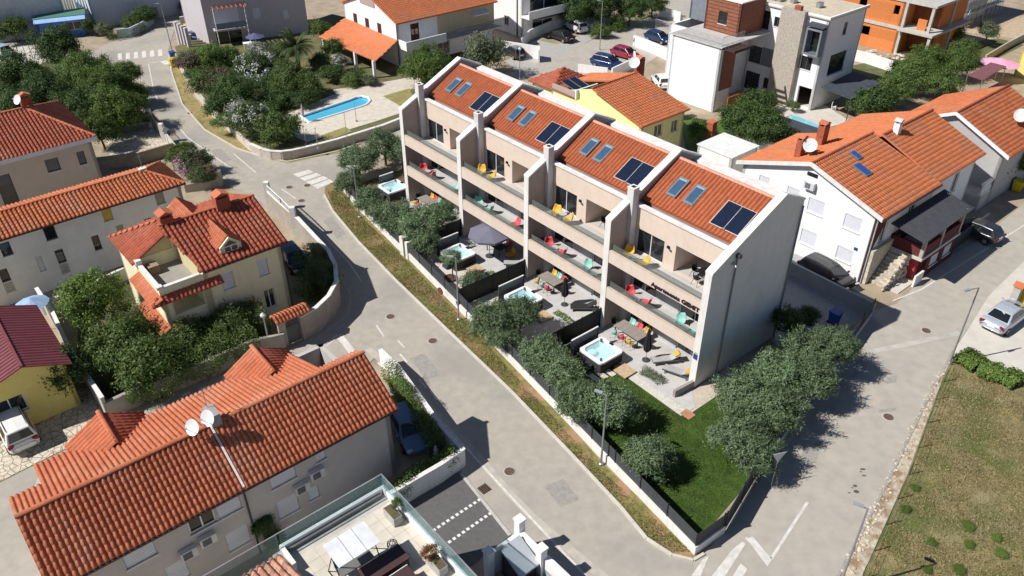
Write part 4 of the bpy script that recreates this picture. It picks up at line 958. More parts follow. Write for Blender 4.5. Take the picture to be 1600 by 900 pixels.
fa_ = MB(); fa_.box(-12.6,.12,-.04,.02,5.62,6.02); fa_.box(.10,.16,-.04,11.2,5.62,6.02); fa_.build('fascia', mat('pale_fascia',(0.62,0.62,0.62)), h.root)
chimney(h, -3.3, 6.7, 7.2, 8.6, .9, .5); dish(h, -3.9, 5.9, 8.7, 205, .45)

# ---- cream house with dormers and terrace
h = House('dormer_house', 'cream house with red tiled roof, dormers, two chimneys and an open roof terrace', at(447,377,6.0), DOT40)
CRM = CREAM
hh_ = lambda a, b, c, d, k='shutter', **o: (a+6.0, b+6.0, c, d, k, o)
h.walls([(-6,.35),(-.35,.35),(-.35,8.9),(-9,8.9),(-9,4.55),(-6,4.55)], 0, 5.9, CRM, holes={0: [hh_(-4.9,-4.05,3.75,5.05), hh_(-2.25,-1.5,3.75,5.1), hh_(-2.25,-1.45,.9,2.5,'glass')]})
h.walls([(-9,.35),(-6,.35),(-6,4.55),(-9,4.55)], 0, 4.75, CRM, holes={0: [(.6,2.75,3.3,4.6,'open'),(.6,2.6,.3,2.2,'glass')], 3: [(1.0,3.2,.2,2.2,'open'),(.8,3.4,3.2,4.5,'open')]})
MB().box(-8.7,-6.3,.65,4.5,2.95,3.1).box(-8.7,-6.3,2.6,2.7,3.1,4.7).build('loggia_floor', CRM, h.root)
MB().box(-9.02,-5.98,.33,4.55,4.76,4.9).build('terrace_floor', mat('terrace_tile',(0.30,0.28,0.25),var=.15), h.root)
pw = MB(); pw.box(-9.0,-8.8,.35,4.5,4.9,5.62); pw.box(-8.8,-6.0,.35,.55,4.9,5.62); pw.build('terrace_parapet', CRM, h.root)
pc = MB(); pc.box(-9.04,-8.76,.6,4.5,5.62,5.7); pc.box(-8.7,-6.2,.31,.59,5.62,5.7); pc.box(-9.1,-8.72,4.1,4.5,5.7,6.0); pc.box(-9.1,-8.7,.28,.66,5.62,5.82); pc.build('parapet_coping', CAPW, h.root)
MB().box(-8.5,-7.8,3.6,4.3,4.9,5.5).build('terrace_cabinet', mat('tan_cabinet',(0.30,0.23,0.15)), h.root)
lk = h.roof([((-6.05,0,6),(.1,0,6),(-6.9,4.7,7.7),(.1,4.7,7.7)), ((.1,9.3,6),(-6.4,9.3,6),(.1,4.7,7.7),(-6.4,4.7,7.7)), ((-9.3,9.2,5.75),(-9.3,4.4,5.75),(-6.4,6.2,7.35),(-6.4,4.4,7.35)), ((-6.4,9.3,6),(-9.3,9.3,5.75),(-6.4,6.2,7.4),(-6.4,6.2,7.4))], TILE_R, col=.33, row=.38, amp=.11)
ridge_caps(lk, TILE_S, (-6.9,4.7,7.78), (.1,4.7,7.78), r=.15); ridge_caps(lk, TILE_S, (-9.3,9.2,5.8), (-6.4,6.2,7.45), r=.13)
h.gable(-.35,.35,8.9,4.7,5.9,7.5,CRM); MB().ext([(-6.3,4.55,5.9),(-6.3,4.75,5.9),(-6.3,4.75,7.4),(-6.3,4.55,7.4)],(-.1,0,0)).build('gable_wall', CRM, h.root)
tw = MB(); tw.ext([(-6.05,.6,4.9),(-6.05,4.55,4.9),(-6.05,4.55,7.35),(-6.05,.6,5.95)],(-.18,0,0)); tw.ext([(-8.9,4.6,4.9),(-6.1,4.6,4.9),(-6.1,4.6,7.2),(-8.9,4.6,5.75)],(0,.15,0)); tw.build('terrace_back_wall', mat('mustard_cream',(0.56,0.50,0.28),var=.06), h.root)
def dormer(cx, y0, zb, w_, zap, ylen, sgn=-1, win=True):
    d = MB(); hw = w_/2; ze = zap-.75
    d.ext([(cx-hw+.12,y0,zb),(cx+hw-.12,y0,zb),(cx+hw-.12,y0,ze),(cx,y0,zap-.12),(cx-hw+.12,y0,ze)], (0,-sgn*ylen*.8,0)); o = d.build('dormer', CRM, h.root)
    if win:
        p1, p2 = ((cx-.5,y0-.001),(cx+.5,y0-.001))
        MB().box(cx-.52,cx+.52,y0-.05,y0-.004,zb+.12,ze+.05).build('window_frame', WHITE2, o)
        for k in (-1,1): MB().box(cx+k*.24-.19,cx+k*.24+.19,y0-.062,y0-.05,zb+.2,ze-.03).build('pane', GLASSD, o)
        MB().ext([(cx-.42,y0-.06,ze+.08),(cx+.42,y0-.06,ze+.08),(cx,y0-.06,zap-.35)],(0,.05,0)).build('pane', GLASSD, o)
    yb = y0-sgn*ylen
    for s in (-1,1):
        E0, E1 = ((cx+s*hw,y0-.15*-sgn*-1,ze-.06),(cx+s*hw,yb,ze-.06)); pl = (E0,E1,(cx,E0[1],zap),(cx,yb,zap))
        if s < 0: pl = (E1,E0,pl[3],pl[2])
        rr2 = MB(); slab4(rr2, pl[0],pl[1],pl[3],pl[2],.08); ro = rr2.build('dormer_roof', TILE_S, o); tile_plane(ro, TILE_S, *pl, col=.27, row=.34, amp=.07)
dormer(-3.65,.75,6.2,1.75,7.5,3.3); dormer(-4.3,8.6,6.2,1.9,7.6,3.4,sgn=1,win=False)
chimney(h, -6.25, 5.1, 6.3, 8.15, .9, .9, capm=TILE_S); chimney(h, -2.35, 4.6, 7.2, 8.5, 1.0, .8, capm=TILE_S)
for z in (5.05, 2.75):
    pl = ((-9.75,4.4,z-.3),(-9.75,-.1,z-.3),(-9.0,4.4,z+.05),(-9.0,-.1,z+.05)); m2 = MB(); slab4(m2, pl[0],pl[1],pl[3],pl[2],.08); po = m2.build('pent_roof', TILE_S, h.root); tile_plane(po, TILE_S, *pl, col=.28, row=.4)
    pl = ((-9.75,-.15,z-.3),(-4.9 if z > 4 else -7.8,-.15,z-.3),(-9.3,.35,z+.05),(-4.9 if z > 4 else -7.8,.35,z+.05)); m2 = MB(); slab4(m2, pl[0],pl[1],pl[3],pl[2],.08); po = m2.build('pent_roof', TILE_R, h.root); tile_plane(po, TILE_R, *pl, col=.3, row=.3)
gutter(h, (-6,-.06,5.9), (.1,-.06,5.9)); MB().tube((-.3,.28,5.8),(-.3,.28,0),.05,8).build('drain_pipe', DKGREY, h.root)

# ---- maroon roofed house
h = House('maroon_roof_house', 'yellow house with a maroon sheet metal roof at the left edge', at(33,573,4.5), DOT40)
h.walls([(-3.1,.25),(2.2,.25),(2.2,8.0),(-3.1,8.0)], 0, 3.35, YELLOW, holes={0: [(.9,2.6,1.3,2.5,'glass')]})
MB().ext([(-3.1,.25,3.35),(2.2,.25,3.35),(0,.25,4.35),(-3.1,.25,3.36)],(0,.25,0)).build('gable_wall', YELLOW, h.root)
MAR = mat('maroon_sheet',(0.20,0.055,0.065),rough=.55,var=.1); MARL = mat('maroon_sheet',(0,0,0))
dk = MB(); slab4(dk,(2.55,0,3.4),(2.55,8.2,3.4),(0,8.2,4.5),(0,0,4.5),.08); slab4(dk,(-3.4,8.2,3.3),(-3.4,0,3.3),(0,0,4.5),(0,8.2,4.5),.08); ro = dk.build('roof', MAR, h.root)
for k in range(24): 
    y = .2+k*.34; MB().obox((1.275,y,4.0),Vector((2.55,0,-1.1)).normalized(),(0,1,0),Vector((1.1,0,2.55)).normalized(),1.37,.02,.012).build('sheet_rib', MAR, ro)
    MB().obox((-1.7,y,3.95),Vector((3.4,0,1.2)).normalized(),(0,1,0),Vector((-1.2,0,3.4)).normalized(),1.78,.02,.012).build('sheet_rib', MAR, ro)
MB().box(-.09,.09,-.02,8.22,4.5,4.56).build('ridge_flashing', MAR, ro)
c = at(48,470,2.6); t = thing('parasol','pale blue parasol seen behind the maroon roof','parasol',(c[0],c[1],0),0)
MB().tube((0,0,0),(0,0,2.75),.03,8).build('pole', STEEL, t); u_ = MB(); u_.v.append((0,0,2.8)); n=10
for k in range(n): a=2*math.pi*k/n; u_.v.append((1.15*math.cos(a),1.15*math.sin(a),2.35))
for k in range(n): u_.f.append((0,1+k,1+(k+1)%n))
u_.build('canopy', mat('pale_blue_canvas',(0.30,0.42,0.62)), t)

# ---- big white gabled house on the right
h = House('gabled_white_house', 'white gabled house with bright orange tiled roof and closed roller shutters', at(1386,346,6.0), DOT40); b5 = h
fp1 = [(.3,.75),(9.0,.75),(9.0,12.9),(.3,12.9)]
SW = mat('bright_white_render',(0.82,0.82,0.82),streak=.14,var=.03,stain=.25,stain_scale=.6,stain_col=(0.66,0.63,0.58))
yl = lambda y0, y1, c, d, k='shutter', **o: (12.9-y1, 12.9-y0, c, d, k, o)
h.walls(fp1, 0, 5.85, SW, holes={3: [yl(5.1,6.5,4.1,5.3), yl(1.9,3.3,4.0,5.2), yl(5.15,6.5,1.2,2.45), yl(1.9,3.25,1.2,2.35), yl(7.4,8.5,4.6,5.5), yl(10.2,11.2,4.5,5.5)], 0: [(5.0,6.2,3.4,5.0,'glass'),(1.0,1.9,3.2,5.2,'glass')]})
gw = MB(); gw.ext([(.3,.75,5.85),(.3,12.9,5.85),(.3,6.8,8.02)],(.28,0,0)); gw.build('gable_wall', SW, h.root)
MB().box(.25,.298,6.2,7.1,7.05,7.35).build('attic_window', GLASSD, h.root)
ac_unit(h.root, fp1[3], fp1[0], 12.9-6.6, 6.35, .9, .6)
MB().box(.27,.297,1.65,1.95,2.55,2.8).build('house_number', mat('blue_plaque',(0.03,0.05,0.16)), h.root)
rr1 = h.roof([((0,.3,6),(9.05,.3,6),(0,6.8,8.2),(9.05,6.8,8.2)), ((9.05,13.4,6),(0,13.4,6),(9.05,6.8,8.2),(0,6.8,8.2)), ((9.05,.55,6.05),(17.4,.55,6.05),(9.05,5.9,8.3),(17.4,5.9,8.3)), ((17.4,12.0,6.05),(9.05,12.0,6.05),(17.4,5.9,8.3),(9.05,5.9,8.3))], TILE_B, col=.30, row=.40, amp=.06)
ridge_caps(rr1, TILE_R, (0,6.8,8.26), (9.05,6.8,8.26)); ridge_caps(rr1, TILE_R, (9.05,5.9,8.38), (17.4,5.9,8.38))
vg = MB()
for a, b in (((.3,6.0),(6.8,8.2)),((6.8,8.2),(13.4,6.0))): slab4(vg,(-.12,a[0],a[1]+.1),(.06,a[0],a[1]+.1),(.06,b[0],b[1]+.1),(-.12,b[0],b[1]+.1),.3)
vg.build('verge_board', CAPW, h.root)
h.walls([(9.3,1.0),(17.0,1.0),(17.0,11.6),(9.3,11.6)], 0, 5.9, SW, holes={0: [(4.0,5.0,3.4,5.2,'glass')]}); h.gable(17.0,1.0,11.6,5.9,5.9,8.1,SW)
BLU = mat('blue_skylight',(0.03,0.09,0.32),rough=.15,spec=.6)
k5 = 2.2/6.5; un5 = Vector((0,-k5,1)).normalized(); sv5 = Vector((0,1,k5)).normalized()
for x, y, a, b in ((3.5,4.4,.36,.62),(4.6,5.7,.28,.40)):
    c = Vector((x,y,6+k5*(y-.3))); o = MB().obox(c+un5*.1,(1,0,0),sv5,un5,a+.07,b+.07,.06).build('skylight', STEEL, h.root); MB().obox(c+un5*.165,(1,0,0),sv5,un5,a,b,.008).build('pane', BLU, o)
chimney(h, 1.9, 9.0, 6.9, 8.9, .7, .5, capm=TILE_S); chimney(h, 5.3, 9.2, 6.9, 9.1, .8, .6, capm=TILE_S); chimney(h, 10.6, 5.6, 8.0, 9.0, .5, .5, WHITE2, capm=CONC)
dish(h, 2.0, 8.3, 8.6, 205, .55)
MB().tube((.22,.9,5.7),(.22,.9,0),.06,8).build('drain_pipe', mat('brown_gutter',(0.10,0.05,0.04)), h.root); gutter(h, (0,.24,5.9), (9,.24,5.9))
# porch of that house
AW = mat('slate_sheet',(0.075,0.075,0.085),rough=.5,var=.12); porch = MB(); slab4(porch,(2.0,-2.35,4.45),(9.95,-2.2,4.45),(10.6,.5,4.95),(2.0,.45,4.95),.08); po = porch.build('porch_roof', AW, h.root)
for k in range(22): x = 2.1+k*.375; MB().obox((x+.1,-.93,4.745),(1,0,0),Vector((.06,2.8,.5)).normalized(),(0,-.18,.98),.025,1.4,.02).build('roof_rib', AW, po)
MRN = mat('oxblood_paint',(0.12,0.028,0.028),var=.1)
h.walls([(3.4,-1.95),(9.6,-1.95),(9.6,.74),(3.4,.74)], 2.35, 3.3, MRN, t=.22, name='porch_parapet'); MB().box(3.3,9.7,-2.05,.74,2.1,2.35).build('porch_floor', CONC, h.root)
h.walls([(4.6,-1.95),(9.6,-1.95),(9.6,.74),(4.6,.74)], 0, 2.1, MRN, t=.22, name='porch_wall', holes={0: [(.8,2.2,.7,1.7,'shutter'),(3.0,4.4,.7,1.7,'shutter')]})
for x, y in ((3.45,-1.85),(6.3,-1.85),(9.5,-1.85)): MB().box(x-.13,x+.13,y-.13,y+.13,2.35,4.5).build('porch_post', mat('beige_post',(0.40,0.35,0.30)), h.root)
# stone stair with lumps of rubble facing
sw = MB().box(.45,4.4,.45,.74,0,3.0); sw.build('stair_wall', STONE, h.root); rs = random.Random(8)
for k in range(9): MB().box(1.0+k*.28,1.28+k*.28,-.9,.4,0,.3+k*.24).build('stair_step', STONE, h.root)
for k in range(70):
    x = rs.uniform(.5,4.3); z = rs.uniform(.1,.4+(x-.5)*.68); s = rs.uniform(.1,.2)
    o = MB().lathe([(s*.6,-s*.5),(s,0),(s*.6,s*.5)],n=6).build('stone', STONE, h.root); o.location = (x,-.95,z); o.rotation_euler = (rs.uniform(0,3),rs.uniform(0,3),0)
MB().box(4.0,4.6,-1.5,.0,0,2.0).build('garage_door_leaf', mat('red_door',(0.42,0.05,0.06)), h.root); MB().box(1.2,3.6,-1.9,-.95,-.02,.06).build('stair_landing', PALEC, h.root)
MB().ext([(.45,.7,2.9),(.45,.7,5.6),(1.9,.7,5.6)],(0,.03,0)).build('painted_panel', MRN, h.root)
o = MB().box(2.9,4.2,-2.2,-2.05,0,1.0).build('yard_wall', WHITE, h.root)
# terrace wall to the rear of the porch
MB().box(10.2,16.8,-1.6,-1.45,0,1.3).build('yard_wall', DKGREY, h.root)

h = House('rear_orange_house', 'low house with weathered orange roof and grey gable behind the white house', b5.fr.w(0,0)[:2], DOT40)
GG = mat('grey_gable_render',(0.44,0.42,0.41),var=.04,stain=.2)
h.walls([(20.9,.2),(31,.2),(31,10),(20.9,10)], 0, 5.0, GG); MB().ext([(20.9,.2,5.0),(20.9,10,5.0),(20.9,5.0,7.3)],(.28,0,0)).build('gable_wall', GG, h.root)
h.roof([((20.5,-.4,5.0),(31.3,-.4,5.0),(20.5,5.0,7.5),(31.3,5.0,7.5)), ((31.3,10.5,5.0),(20.5,10.5,5.0),(31.3,5.0,7.5),(20.5,5.0,7.5))], TILE_O, col=.30, row=.40, amp=.06)
vg = MB()
for a, b in (((-.4,5.0),(5.0,7.5)),((5.0,7.5),(10.5,5.0))): slab4(vg,(20.38,a[0],a[1]+.1),(20.56,a[0],a[1]+.1),(20.56,b[0],b[1]+.1),(20.38,b[0],b[1]+.1),.28)
vg.build('verge_board', WHITE2, h.root); dish(h, 26.2, 1.6, 6.8, 205, .6); ridge_caps(h.root, TILE_R, (20.5,5,7.58),(31.3,5,7.58))
bl = MB()
for k in range(6): bl.lathe([(.10,0),(.13,.25),(.06,.6),(.10,.9)],(19.2+k*.33,.4,1.6),8)
bl.box(19.0,21.1,.25,.55,1.45,1.6); bl.box(19.0,21.1,.25,.55,2.5,2.62); bl.build('balustrade', WHITE2, h.root); MB().box(18.9,21.2,.2,3,0,1.45).build('stair_block', CONC, h.root)

# ---- yellow house with solar panels behind the main block
h = House('solar_yellow_house', 'pale yellow house with orange roofs, solar panels and brick chimney behind the block', at(1070,167,4.5), DOT40)
h.walls([(-6.8,-.3),(-.3,-.3),(-.3,12.6),(-6.8,12.6)], 0, 4.4, PALEYEL, holes={1: [(2.0,3.0,2.6,3.8,'glass')], 0: [(2.0,3.2,2.6,3.8,'glass'),(4.6,5.6,2.4,3.6,'glass')]})
h.gable(-6.5,-.3,12,6.4,4.4,6.1,PALEYEL,sgn=-1)
rr2 = h.roof([((-7.2,-.7,4.5),(0,-.7,4.5),(-7.0,6.4,6.3),(0,6.6,6.3)), ((0,13.4,4.5),(-3.6,13.4,4.5),(0,6.6,6.3),(-3.6,6.6,6.3))], TILE_B, col=.34, row=.40, amp=.06)
ridge_caps(rr2, TILE_R, (-7,6.4,6.38), (0,6.6,6.38))
ap = (-3.6,14.3,5.7); rr3 = h.roof([((-6.9,12.4,4.5),(-6.9,16.4,4.5),ap,ap), ((-1.6,12.4,4.6),(-6.9,12.4,4.5),ap,ap), ((-1.6,16.4,4.5),(-1.6,12.4,4.6),ap,ap)], TILE_R, col=.34, row=.4, amp=.06)
h.walls([(-6.5,12.6),(-1.9,12.6),(-1.9,16.0),(-6.5,16.0)], 0, 4.45, PALEYEL)
pl_ = MB(); slab4(pl_,(-7.0,9.0,4.6),(-3.8,9.0,4.6),(-3.8,12.4,4.7),(-7.0,12.4,4.7),.1); pl_.build('porch_roof', TILE_R, h.root)
MB().box(-6.9,-3.7,8.75,8.95,4.4,5.4).build('parapet', CAPW, h.root); MB().box(-6.9,-6.75,9,12.4,4.4,5.2).build('parapet', TAUPE, h.root)
pv = MB(); slab4(pv,(-6.3,9.3,5.0),(-4.2,9.3,5.0),(-4.2,11.7,5.5),(-6.3,11.7,5.5),.06); po = pv.build('solar_collector', SOLAR, h.root); fr2 = MB(); 
for x in (-6.32,-5.25,-4.18): slab4(fr2,(x-.03,9.27,5.03),(x+.03,9.27,5.03),(x+.03,11.73,5.53),(x-.03,11.73,5.53),.05)
fr2.build('panel_frame', STEEL, po)
chimney(h, 1.4, 7.7, 3.0, 7.1, .9, .7, capm=TILE_S); dish(h, .5, 7.6, 7.0, 205, .6)

# ---- white modern house
h = House('modern_white_house', 'white flat roofed modern house with stone chimney tower and red clad box', at(1045,160,0), DOT40); b3 = h
W3 = SW
h.walls([(1.4,-5.3),(4.2,-5.3),(4.2,1.6),(1.4,1.6)], 0, 7.4, W3); h.walls([(4.22,-2.9),(10.28,-2.9),(10.28,4.5),(4.22,4.5)], 0, 7.4, W3, name='wing_wall', holes={0: [(1.5,3.0,3.6,5.4,'glass',{'fm':DKGREY})]}); MB().box(1.2,10.27,-5.5,1.8,7.4,7.52).build('roof_terrace', mat('terrace_pale',(0.48,0.46,0.44)), h.root)
WDC = mat('cedar_cladding',(0.27,0.105,0.06),var=.2,scale=4)
for k in range(14): MB().box(1.9,4.2,-5.36,-5.303,2.4+k*.33,2.4+k*.33+.30).build('cladding_board', WDC, h.root)
for k in range(6): MB().box(1.6+k*.55,1.75+k*.55,-6.9,-5.3,7.2,7.4).build('pergola_beam', mat('dark_beam',(0.06,0.035,0.03)), h.root)
MB().box(1.4,5.0,-7.0,-6.85,7.15,7.45).build('pergola_beam', mat('dark_beam',(0.06,0.035,0.03)), h.root)
for k in range(8): MB().box(2.2,5.2,-6.6,-6.5,.2+k*.22,.2+k*.22+.19).build('gate_board', WOOD, h.root)
railing(h, [(1.5,4.4),(1.5,-5.2),(5.5,-5.2)], 7.52, 8.5, m=STEEL)
h.walls([(10.3,-12.3),(18,-12.3),(18,4.5),(10.3,4.5)], 0, 10.3, W3, holes={3: [(6.2,9.5,7.6,9.7,'glass',{'fm':DKGREY}),(10.1,10.9,8.2,9.3,'glass',{'fm':DKGREY}),(7.5,9.2,3.5,5.5,'glass',{'fm':DKGREY}),(7.5,9.5,.2,2.4,'glass',{'fm':DKGREY}),(10.1,10.9,.9,2.2,'glass',{'fm':DKGREY}),(14.4,15.8,4.4,5.9,'glass',{'fm':DKGREY}),(14.8,16.5,.2,2.5,'open')],
    0: [(2.0,5.4,3.6,6.0,'glass',{'fm':DKGREY}),(3.4,4.2,8.0,9.4,'glass',{'fm':DKGREY})]})
MB().box(10.27,10.298,-6.65,-4.75,3.5,5.6).box(10.27,10.298,-9.85,-9.72,4.4,5.9).build('grey_panel', mat('slate_grey_panel',(0.20,0.22,0.25)), h.root)
MB().box(10.1,18.2,-12.5,4.7,10.3,10.42).build('flat_roof', mat('roof_gravel_tan',(0.55,0.47,0.35),var=.15,scale=2), h.root)
pk = MB(); pk.box(10.1,10.3,-12.5,4.7,10.42,10.62); pk.box(10.3,18.2,-12.5,-12.3,10.42,10.62); pk.build('roof_edge', W3, h.root)
for x, y in ((13,-6),(12.4,-4.6),(12.4,-3.9),(12.4,-3.2),(13.5,-9)): MB().box(x-.4,x+.4,y-.25,y+.25,10.42,11.0).build('roof_unit', STEEL, h.root)
tw = MB(); rs = random.Random(3); MB().box(9.6,10.28,-9.7,-6.7,0,10.7).build('stone_tower', mat('beige_ashlar',(0.44,0.39,0.33),var=.25,scale=7,bump=.8,bscale=16), h.root)
MB().box(9.7,10.2,-9.0,-8.2,10.7,11.15).build('chimney', BRICKRED, h.root)
h.walls([(5.6,-4.2),(10.28,-4.2),(10.28,.6),(5.6,.6)], 7.53, 11.2, WDC, holes={3: [(1.9,3.1,8.5,9.9,'glass',{'fm':DKGREY})]}, name='clad_box'); MB().box(5.5,10.28,-4.3,.7,11.2,11.32).build('flat_roof', CAPW, h.root)
h.walls([(7.6,.62),(10.28,.62),(10.28,4.4),(7.6,4.4)], 7.53, 10.9, mat('slate_grey_panel',(0.20,0.22,0.25)), name='upper_volume'); MB().box(7.5,10.28,.72,4.5,10.9,11.0).build('flat_roof', CAPW, h.root)
for k in range(9): MB().box(5.57,5.598,-4.2,.6,7.6+k*.4,7.62+k*.4).build('cladding_joint', mat('dark_beam',(0.06,0.035,0.03)), h.root)
# boxed corner balcony
bb = MB(); bb.box(9.3,10.28,-12.3,-12.1,6.4,9.3); bb.box(9.3,10.28,-10.6,-10.4,6.4,9.3); bb.box(9.3,10.28,-12.1,-10.6,9.1,9.3); bb.box(9.3,10.28,-12.1,-10.6,6.4,6.6); bb.build('balcony_box', mat('slate_grey_panel',(0.20,0.22,0.25)), h.root)
MB().box(10.2,10.28,-12.0,-10.7,6.7,9.0).build('balcony_door', GLASSD, h.root); railing(h, [(9.35,-12.0),(9.35,-10.7)], 6.6, 7.5)
MB().ext([(9.2,-12.4,9.5),(9.2,-10.3,9.5),(10.3,-10.3,9.7),(10.3,-12.4,9.7)],(0,0,.08)).build('sunshade', DKGREY, h.root)
aw = [h.fr.l(*p) for p in ((1283,137,3.0),(1330,156,2.8),(1376,131,2.9),(1335,112,3.1))]
m2 = MB(); m2.ext([(*aw[0],3.0),(*aw[1],2.8),(*aw[2],2.9),(*aw[3],3.1)],(0,0,.08)); m2.build('awning', mat('dark_awning',(0.06,0.07,0.085),rough=.6), h.root)
for q in aw[1:3]: MB().tube((*q,0),(*q,2.85),.05,6).build('awning_post', DKGREY, h.root)
sheet('pool_deck', [(1195,170),(1240,160),(1290,165),(1330,190),(1270,205),(1225,195)], .03, PALEC)
sheet('pool_water', [(1232,178),(1250,183),(1283,197),(1275,199),(1240,189)], .06, mat('pool_water_b',(0.22,0.55,0.66),rough=.1))

# ---- unfinished brick building
h = House('unfinished_brick_building', 'unfinished orange hollow brick building with bare concrete slabs', at(1462,85,0), DOT40, 'building')
OBR = mat('hollow_clay_block',(0.62,0.21,0.065),var=.14,scale=5,island=.12,stain=.2)
h.walls([(-4,4.0),(6,4.0),(6,14),(-4,14)], 0, 3.2, OBR, holes={3: [(4.8,6.0,1.5,2.7,'open')]}); h.walls([(-4,4.0),(6,4.0),(6,14),(-4,14)], 3.6, 6.8, OBR, holes={3: [(3.6,4.7,4.0,6.2,'open'),(8.6,9.4,5.0,6.2,'open')]})
MB().box(-4.15,6.2,3.9,14.1,3.2,3.6).box(-4.9,6.2,-.9,3.9,3.3,3.6).box(-4.15,6.2,-.2,14.1,6.8,7.1).build('floor_slab', CONC, h.root)
for x, y, z0, z1 in ((-4.0,3.7,0,3.2),(-4.5,-.5,0,3.3),(1,-.5,0,3.3),(-4.0,3.7,3.6,6.8),(-3.9,.2,3.6,6.8),(2,.2,3.6,6.8)): MB().box(x-.18,x+.18,y-.18,y+.18,z0,z1).build('concrete_column', CONC, h.root)
MB().box(-3.6,-3.4,.8,2.0,3.6,5.0).box(-1,6,.2,.4,3.6,6.8).box(-1,6,.2,.4,0,3.3).build('block_wall', OBR, h.root); MB().box(-4,-3.7,4.0,14,6.9+.2,8.5).build('block_wall', OBR, h.root)
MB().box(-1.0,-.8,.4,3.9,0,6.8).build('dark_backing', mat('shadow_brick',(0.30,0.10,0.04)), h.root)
for k in range(26):
    a = rs.uniform(1335,1440); b_ = 75+(a-1335)*.16+rs.uniform(0,8); c = at(a, b_); s = rs.uniform(.15,.45)
    o = MB().lathe([(s*.7,0),(s,s*.3),(s*.5,s*.7)],n=6).build('rubble', mat('pale_rubble',(0.52,0.45,0.38),var=.2), None); o.location = (c[0],c[1],-.02); o.rotation_euler = (0,0,rs.uniform(0,3)); o['label'] = 'pale rubble lump at the foot of the brick building site'; o['category'] = 'rubble'; o['group'] = 'rubble lumps at the building site'

# ---- far white house with the orange pergola roof
h = House('pergola_house', 'white house with an orange mono pitch terrace roof beside the pool garden', at(625,107,.8), DOT40)
DSH = mat('dark_red_shutter',(0.085,0.03,0.03),var=.1)
fp = [(.4,.6),(16,.6),(16,13.6),(.4,13.6)]
h.walls(fp, .7, 6.3, SW, holes={3: [(2.3,3.3,3.9,5.4,'louvre',{'pm':DSH,'fm':DSH}),(5.3,6.3,3.9,5.4,'louvre',{'pm':DSH,'fm':DSH}),(8.3,9.3,3.9,5.4,'louvre',{'pm':DSH,'fm':DSH})], 0: [(2.0,3.3,3.6,5.8,'louvre',{'pm':DSH,'fm':DSH}),(7.6,8.7,3.9,5.4,'louvre',{'pm':DSH,'fm':DSH}),(9.5,10.6,3.6,5.8,'louvre',{'pm':DSH,'fm':DSH}),(12.0,14.0,3.9,5.5,'louvre',{'pm':DSH,'fm':DSH}),(2.2,3.6,.9,2.9,'glass'),(6,8,.9,2.9,'glass')]})
MB().ext([(.4,.6,6.3),(.4,13.6,6.3),(.4,7.1,8.6)],(.28,0,0)).build('gable_wall', SW, h.root)
MB().box(6.6,16.02,.57,.598,3.4,6.28).build('painted_bay', OCHRE, h.root)
h.roof([((.1,.2,6.35),(16.4,.2,6.35),(.1,7.1,8.8),(16.4,7.1,8.8)), ((16.4,14,6.35),(.1,14,6.35),(16.4,7.1,8.8),(.1,7.1,8.8))], TILE_B, col=.34, row=.42, amp=.06)
pl = ((-4.6,12.0,3.0),(-4.2,-1.2,3.0),(.35,13.6,4.2),(.35,.6,4.2)); m2 = MB(); slab4(m2, pl[0],pl[1],pl[3],pl[2],.12); po = m2.build('terrace_roof', TILE_B, h.root); tile_plane(po, TILE_B, *pl, col=.32, row=.4, amp=.05)
for y in (-.9,3.5,7.6,11.6): MB().box(-4.45,-4.1,y-.17,y+.17,.7,2.95).build('terrace_post', WHITE, h.root)
bl_ = MB(); bl_.box(.4,6.6,-1.3,.58,3.2,3.4); bl_.box(.4,6.6,-1.3,-1.15,3.4,4.3); bl_.box(.4,.55,-1.15,.58,3.4,4.3); bl_.build('balcony', WHITE, h.root)
MB().box(6.6,16,-1.0,.58,3.2,3.36).build('balcony', CONC, h.root); railing(h, [(6.7,-.95),(16,-.95)], 3.36, 4.3, m=DKGREY, n=30)
MB().ext([(12.0,.55,5.6),(14.6,.55,5.6),(14.6,-.3,5.2),(12.0,-.3,5.2)],(0,0,.05)).build('awning', CAPW, h.root)
MB().tube((.3,.5,6.2),(.3,.5,.8),.06,8).build('drain_pipe', DKGREY, h.root); MB().box(.3,.398,5.5,9.0,7.2,8.2).build('attic_loggia', TAUPE, h.root)

# ---- lilac grey building at the top
h = House('lilac_grey_building', 'lilac grey rendered building at the top with slatted pergola and railings', at(330,80,0), DOT40, 'building')
fp = [(0,0),(13.5,-3.2),(16,6),(0,8)]
h.walls(fp, 0, 9, LILAC, holes={0: [(1.0,4.6,.3,2.6,'glass'),(1.0,4.6,3.4,5.6,'shutter'),(6.5,7.6,3.6,5.0,'shutter'),(10.6,11.4,3.0,4.2,'shutter')]})
MB().obox((2.8,-1.3,2.95),(.973,-.23,0),(.23,.973,0),(0,0,1),2.2,.9,.1).build('balcony', LILAC, h.root)
for k in range(8): MB().obox((.9+k*.6,-1.4-k*.13,5.9),(.973,-.23,0),(.23,.973,0),(0,0,1),.06,1.0,.08).build('pergola_beam', BRICKRED, h.root)
MB().obox((2.7,-2.05,3.5),(.973,-.23,0),(.23,.973,0),(0,0,1),2.1,.02,.4).build('balcony_panel', mat('slate_grey_panel',(0.20,0.22,0.25)), h.root)
for k in (0,1): MB().tube((.6+k*4,-2.2-k*.9,0),(.6+k*4,-2.2-k*.9,6),.06,6).build('pergola_post', WHITE2, h.root)
MB().box(-2.4,-.1,-2.4,2,0,.25).build('terracotta_steps', mat('terracotta_pav',(0.50,0.21,0.12),var=.15,scale=4), h.root)
for k in range(4): MB().box(-2.6,-2.2,1+k*1.2,1.5+k*1.2,0,3.4).build('side_pier', LILAC, h.root)
h = House('grey_garden_walls', 'stepped grey garden walls with white copings by the road at the top', at(290,70,0), DOT40, 'wall')
